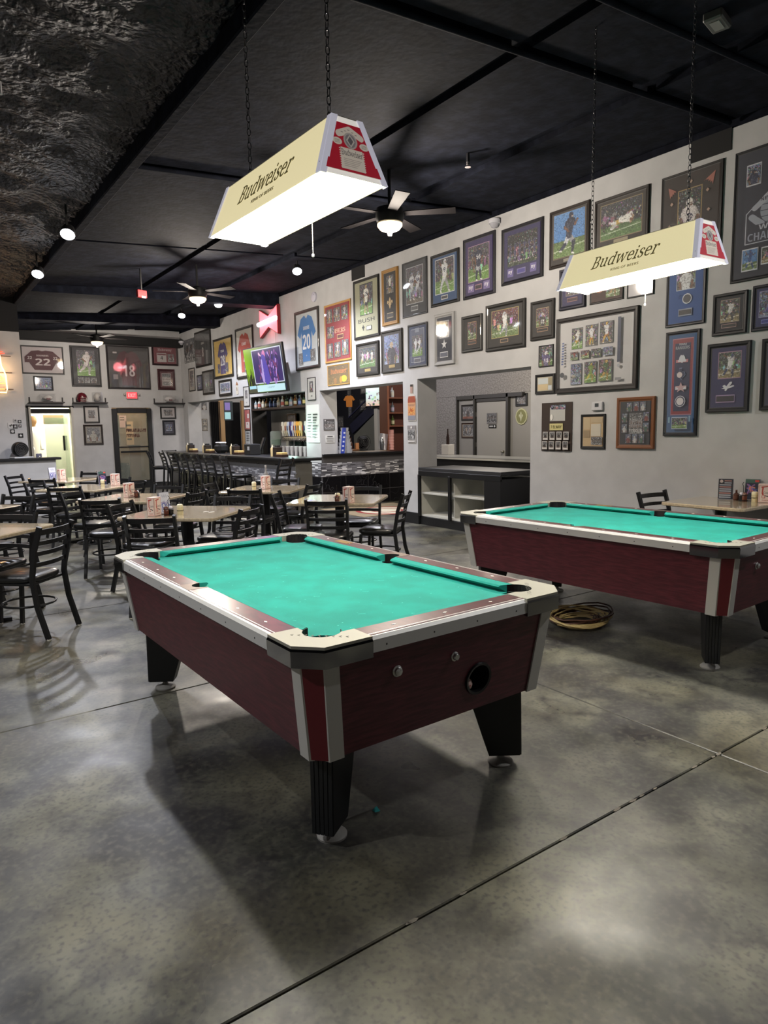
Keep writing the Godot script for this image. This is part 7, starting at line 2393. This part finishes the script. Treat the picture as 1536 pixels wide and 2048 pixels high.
	obj("spot", bxm(Vector3(0, .0, .0275), Vector3(.006, .006, .001)), mat("b05a50", 0.3), ball)


# ---------- the scene ----------
var lamp_card: Rect2i
var card_glow: StandardMaterial3D
var screen_glow: StandardMaterial3D
const LAMP_E := 6.5
const FAN_E := 6.0
const SPOT_E := 10.0
const UNSEEN_SPOT_E := 6.0


func lamp_label() -> void:
	lamp_card = alloc(256, 192)
	var r := lamp_card
	fillr(r, 0, 0, 256, 192, Color("c22638"))
	var cr := Color("e6d8c8")
	var ink := Color("4a4448")
	poly(r, [Vector2(78, 98), Vector2(178, 98), Vector2(184, 182), Vector2(72, 182)], cr)
	for k in 9:
		poly(r, [Vector2(76, 100 + k * 9), Vector2(68, 104 + k * 9), Vector2(76, 108 + k * 9)], cr)
		poly(r, [Vector2(180, 100 + k * 9), Vector2(188, 104 + k * 9), Vector2(180, 108 + k * 9)], cr)
	limb(r, Vector2(76, 46), Vector2(128, 24), 13, 15, cr)
	limb(r, Vector2(180, 46), Vector2(128, 24), 13, 15, cr)
	disc(r, 66, 78, 22, 14, cr)
	disc(r, 190, 78, 22, 14, cr)
	disc(r, 128, 66, 32, 32, Color("b8aea6"))
	disc(r, 128, 66, 24, 26, Color("8a8284"))
	poly(r, [Vector2(128, 40), Vector2(148, 66), Vector2(128, 92), Vector2(108, 66)], Color("c8beb4"))
	poly(r, [Vector2(128, 48), Vector2(141, 66), Vector2(128, 84), Vector2(115, 66)], Color("6a6466"))
	for k in 5:
		fillr(r, 88 + k * 16, 22 + absi(k - 2) * 7, 10, 3, Color("9a9088"))
		fillr(r, 86, 140 + k * 7, 84 - k * 6, 2, Color("b0a498"))
	for k in 3:
		fillr(r, 54, 72 + k * 5, 24, 2, Color("a0968c"))
		fillr(r, 178, 72 + k * 5, 24, 2, Color("a0968c"))
	write(r, "Budweiser", 128, 116, 22, ink, serif, 98)


func _ready() -> void:
	rng.seed = 7
	view()
	# unseen lamps, placed to light the rooms behind the openings
	put_light(OmniLight3D.new(), "unseen_lobby_light", Vector3(3.3, 2.75, -20.3), "fff8e6", 5.0, 0.12)
	put_light(OmniLight3D.new(), "unseen_vestibule_light", Vector3(5.3, 2.75, -20.3), "ffeccc", 1.3, 0.12)
	put_light(OmniLight3D.new(), "unseen_alcove_light", Vector3(8.9, 3.0, -9.2), "fff4e4", 4.2, 0.15)
	put_light(OmniLight3D.new(), "unseen_bartender_light", Vector3(7.5, 3.0, -16.6), "fff4e8", 1.8, 0.12)
	put_light(OmniLight3D.new(), "unseen_pillar_light", Vector3(6.25, 1.45, -11.95), "d0fff0", .22, 0.05)  # unseen greenish source near the taps, lighting the bar pillar
	put_light(OmniLight3D.new(), "unseen_service_light", Vector3(8.6, 3.0, -12.6), "f8f4ff", 2.0, 0.12)
	for p in [[-2.4, 3.75, -3.0, 1.5], [-2.4, 3.75, -9.0, .8], [5.0, 4.0, -0.4, .8], [-0.5, 3.8, -6.4, 1.0]]:  # out of view, placed to light the floor, table sides and wall
		var s := SpotLight3D.new()
		s.spot_angle = 78.0
		s.spot_angle_attenuation = 0.8
		put_light(s, "unseen_spot", Vector3(p[0], p[1], p[2]), "f6f6f8", UNSEEN_SPOT_E * p[3], 0.06)
		s.rotation = Vector3(-PI / 2, 0, 0)
	sans = SystemFont.new()
	sans.font_names = PackedStringArray(["Droid Sans"])
	bold = SystemFont.new()
	bold.font_names = PackedStringArray(["Droid Sans"])
	bold.font_weight = 700
	serif = SystemFont.new()
	serif.font_names = PackedStringArray(["Droid Serif"])
	serif.font_weight = 400
	sheet = Image.create(sheet_size, sheet_size, false, Image.FORMAT_RGB8)
	sheet.fill(Color("808080"))
	print_glass = StandardMaterial3D.new()
	print_glass.roughness = 0.3
	print_card = StandardMaterial3D.new()
	print_card.roughness = 0.55
	card_glow = StandardMaterial3D.new()
	card_glow.roughness = 0.5
	card_glow.emission_enabled = true
	card_glow.emission_energy_multiplier = 0.3
	screen_glow = StandardMaterial3D.new()
	screen_glow.roughness = 0.2
	screen_glow.emission_enabled = true
	screen_glow.emission_energy_multiplier = 1.0
	pane_mat = glass("ffffff", 0.03)
	lamp_label()
	shell()
	pool_table("near maroon pool table with green cloth and chrome corners", Vector3(1.626, 0, -3.0141), .02)
	var t2: Node3D = dup(get_node("pool_table"), "pool_table", Vector3(4.409, 0, -3.112), .045, "second maroon pool table nearer the picture wall, cut by the photo edge")
	t2.rotation.y = .045
	billiard_lamp("lit cream beer lamp hanging over the near pool table", Vector3(1.491, 2.48, -2.817), .022)
	billiard_lamp("lit cream beer lamp hanging in front of the picture wall", Vector3(3.956, 2.461, -2.737), -.045)
	dining()
	bars()
	back_bar()
	alcove()
	pictures()
	oval_sign()
	fixtures()
	for m in [print_glass, print_card]:
		m.albedo_texture = tex(sheet)
	card_glow.albedo_texture = print_card.albedo_texture
	card_glow.emission_texture = print_card.albedo_texture
	card_glow.emission_operator = BaseMaterial3D.EMISSION_OP_MULTIPLY
	card_glow.emission = Color.WHITE
	screen_glow.albedo_color = Color(0.05, 0.05, 0.05)
	screen_glow.emission_texture = print_card.albedo_texture
	screen_glow.emission_operator = BaseMaterial3D.EMISSION_OP_MULTIPLY
	screen_glow.emission = Color.WHITE
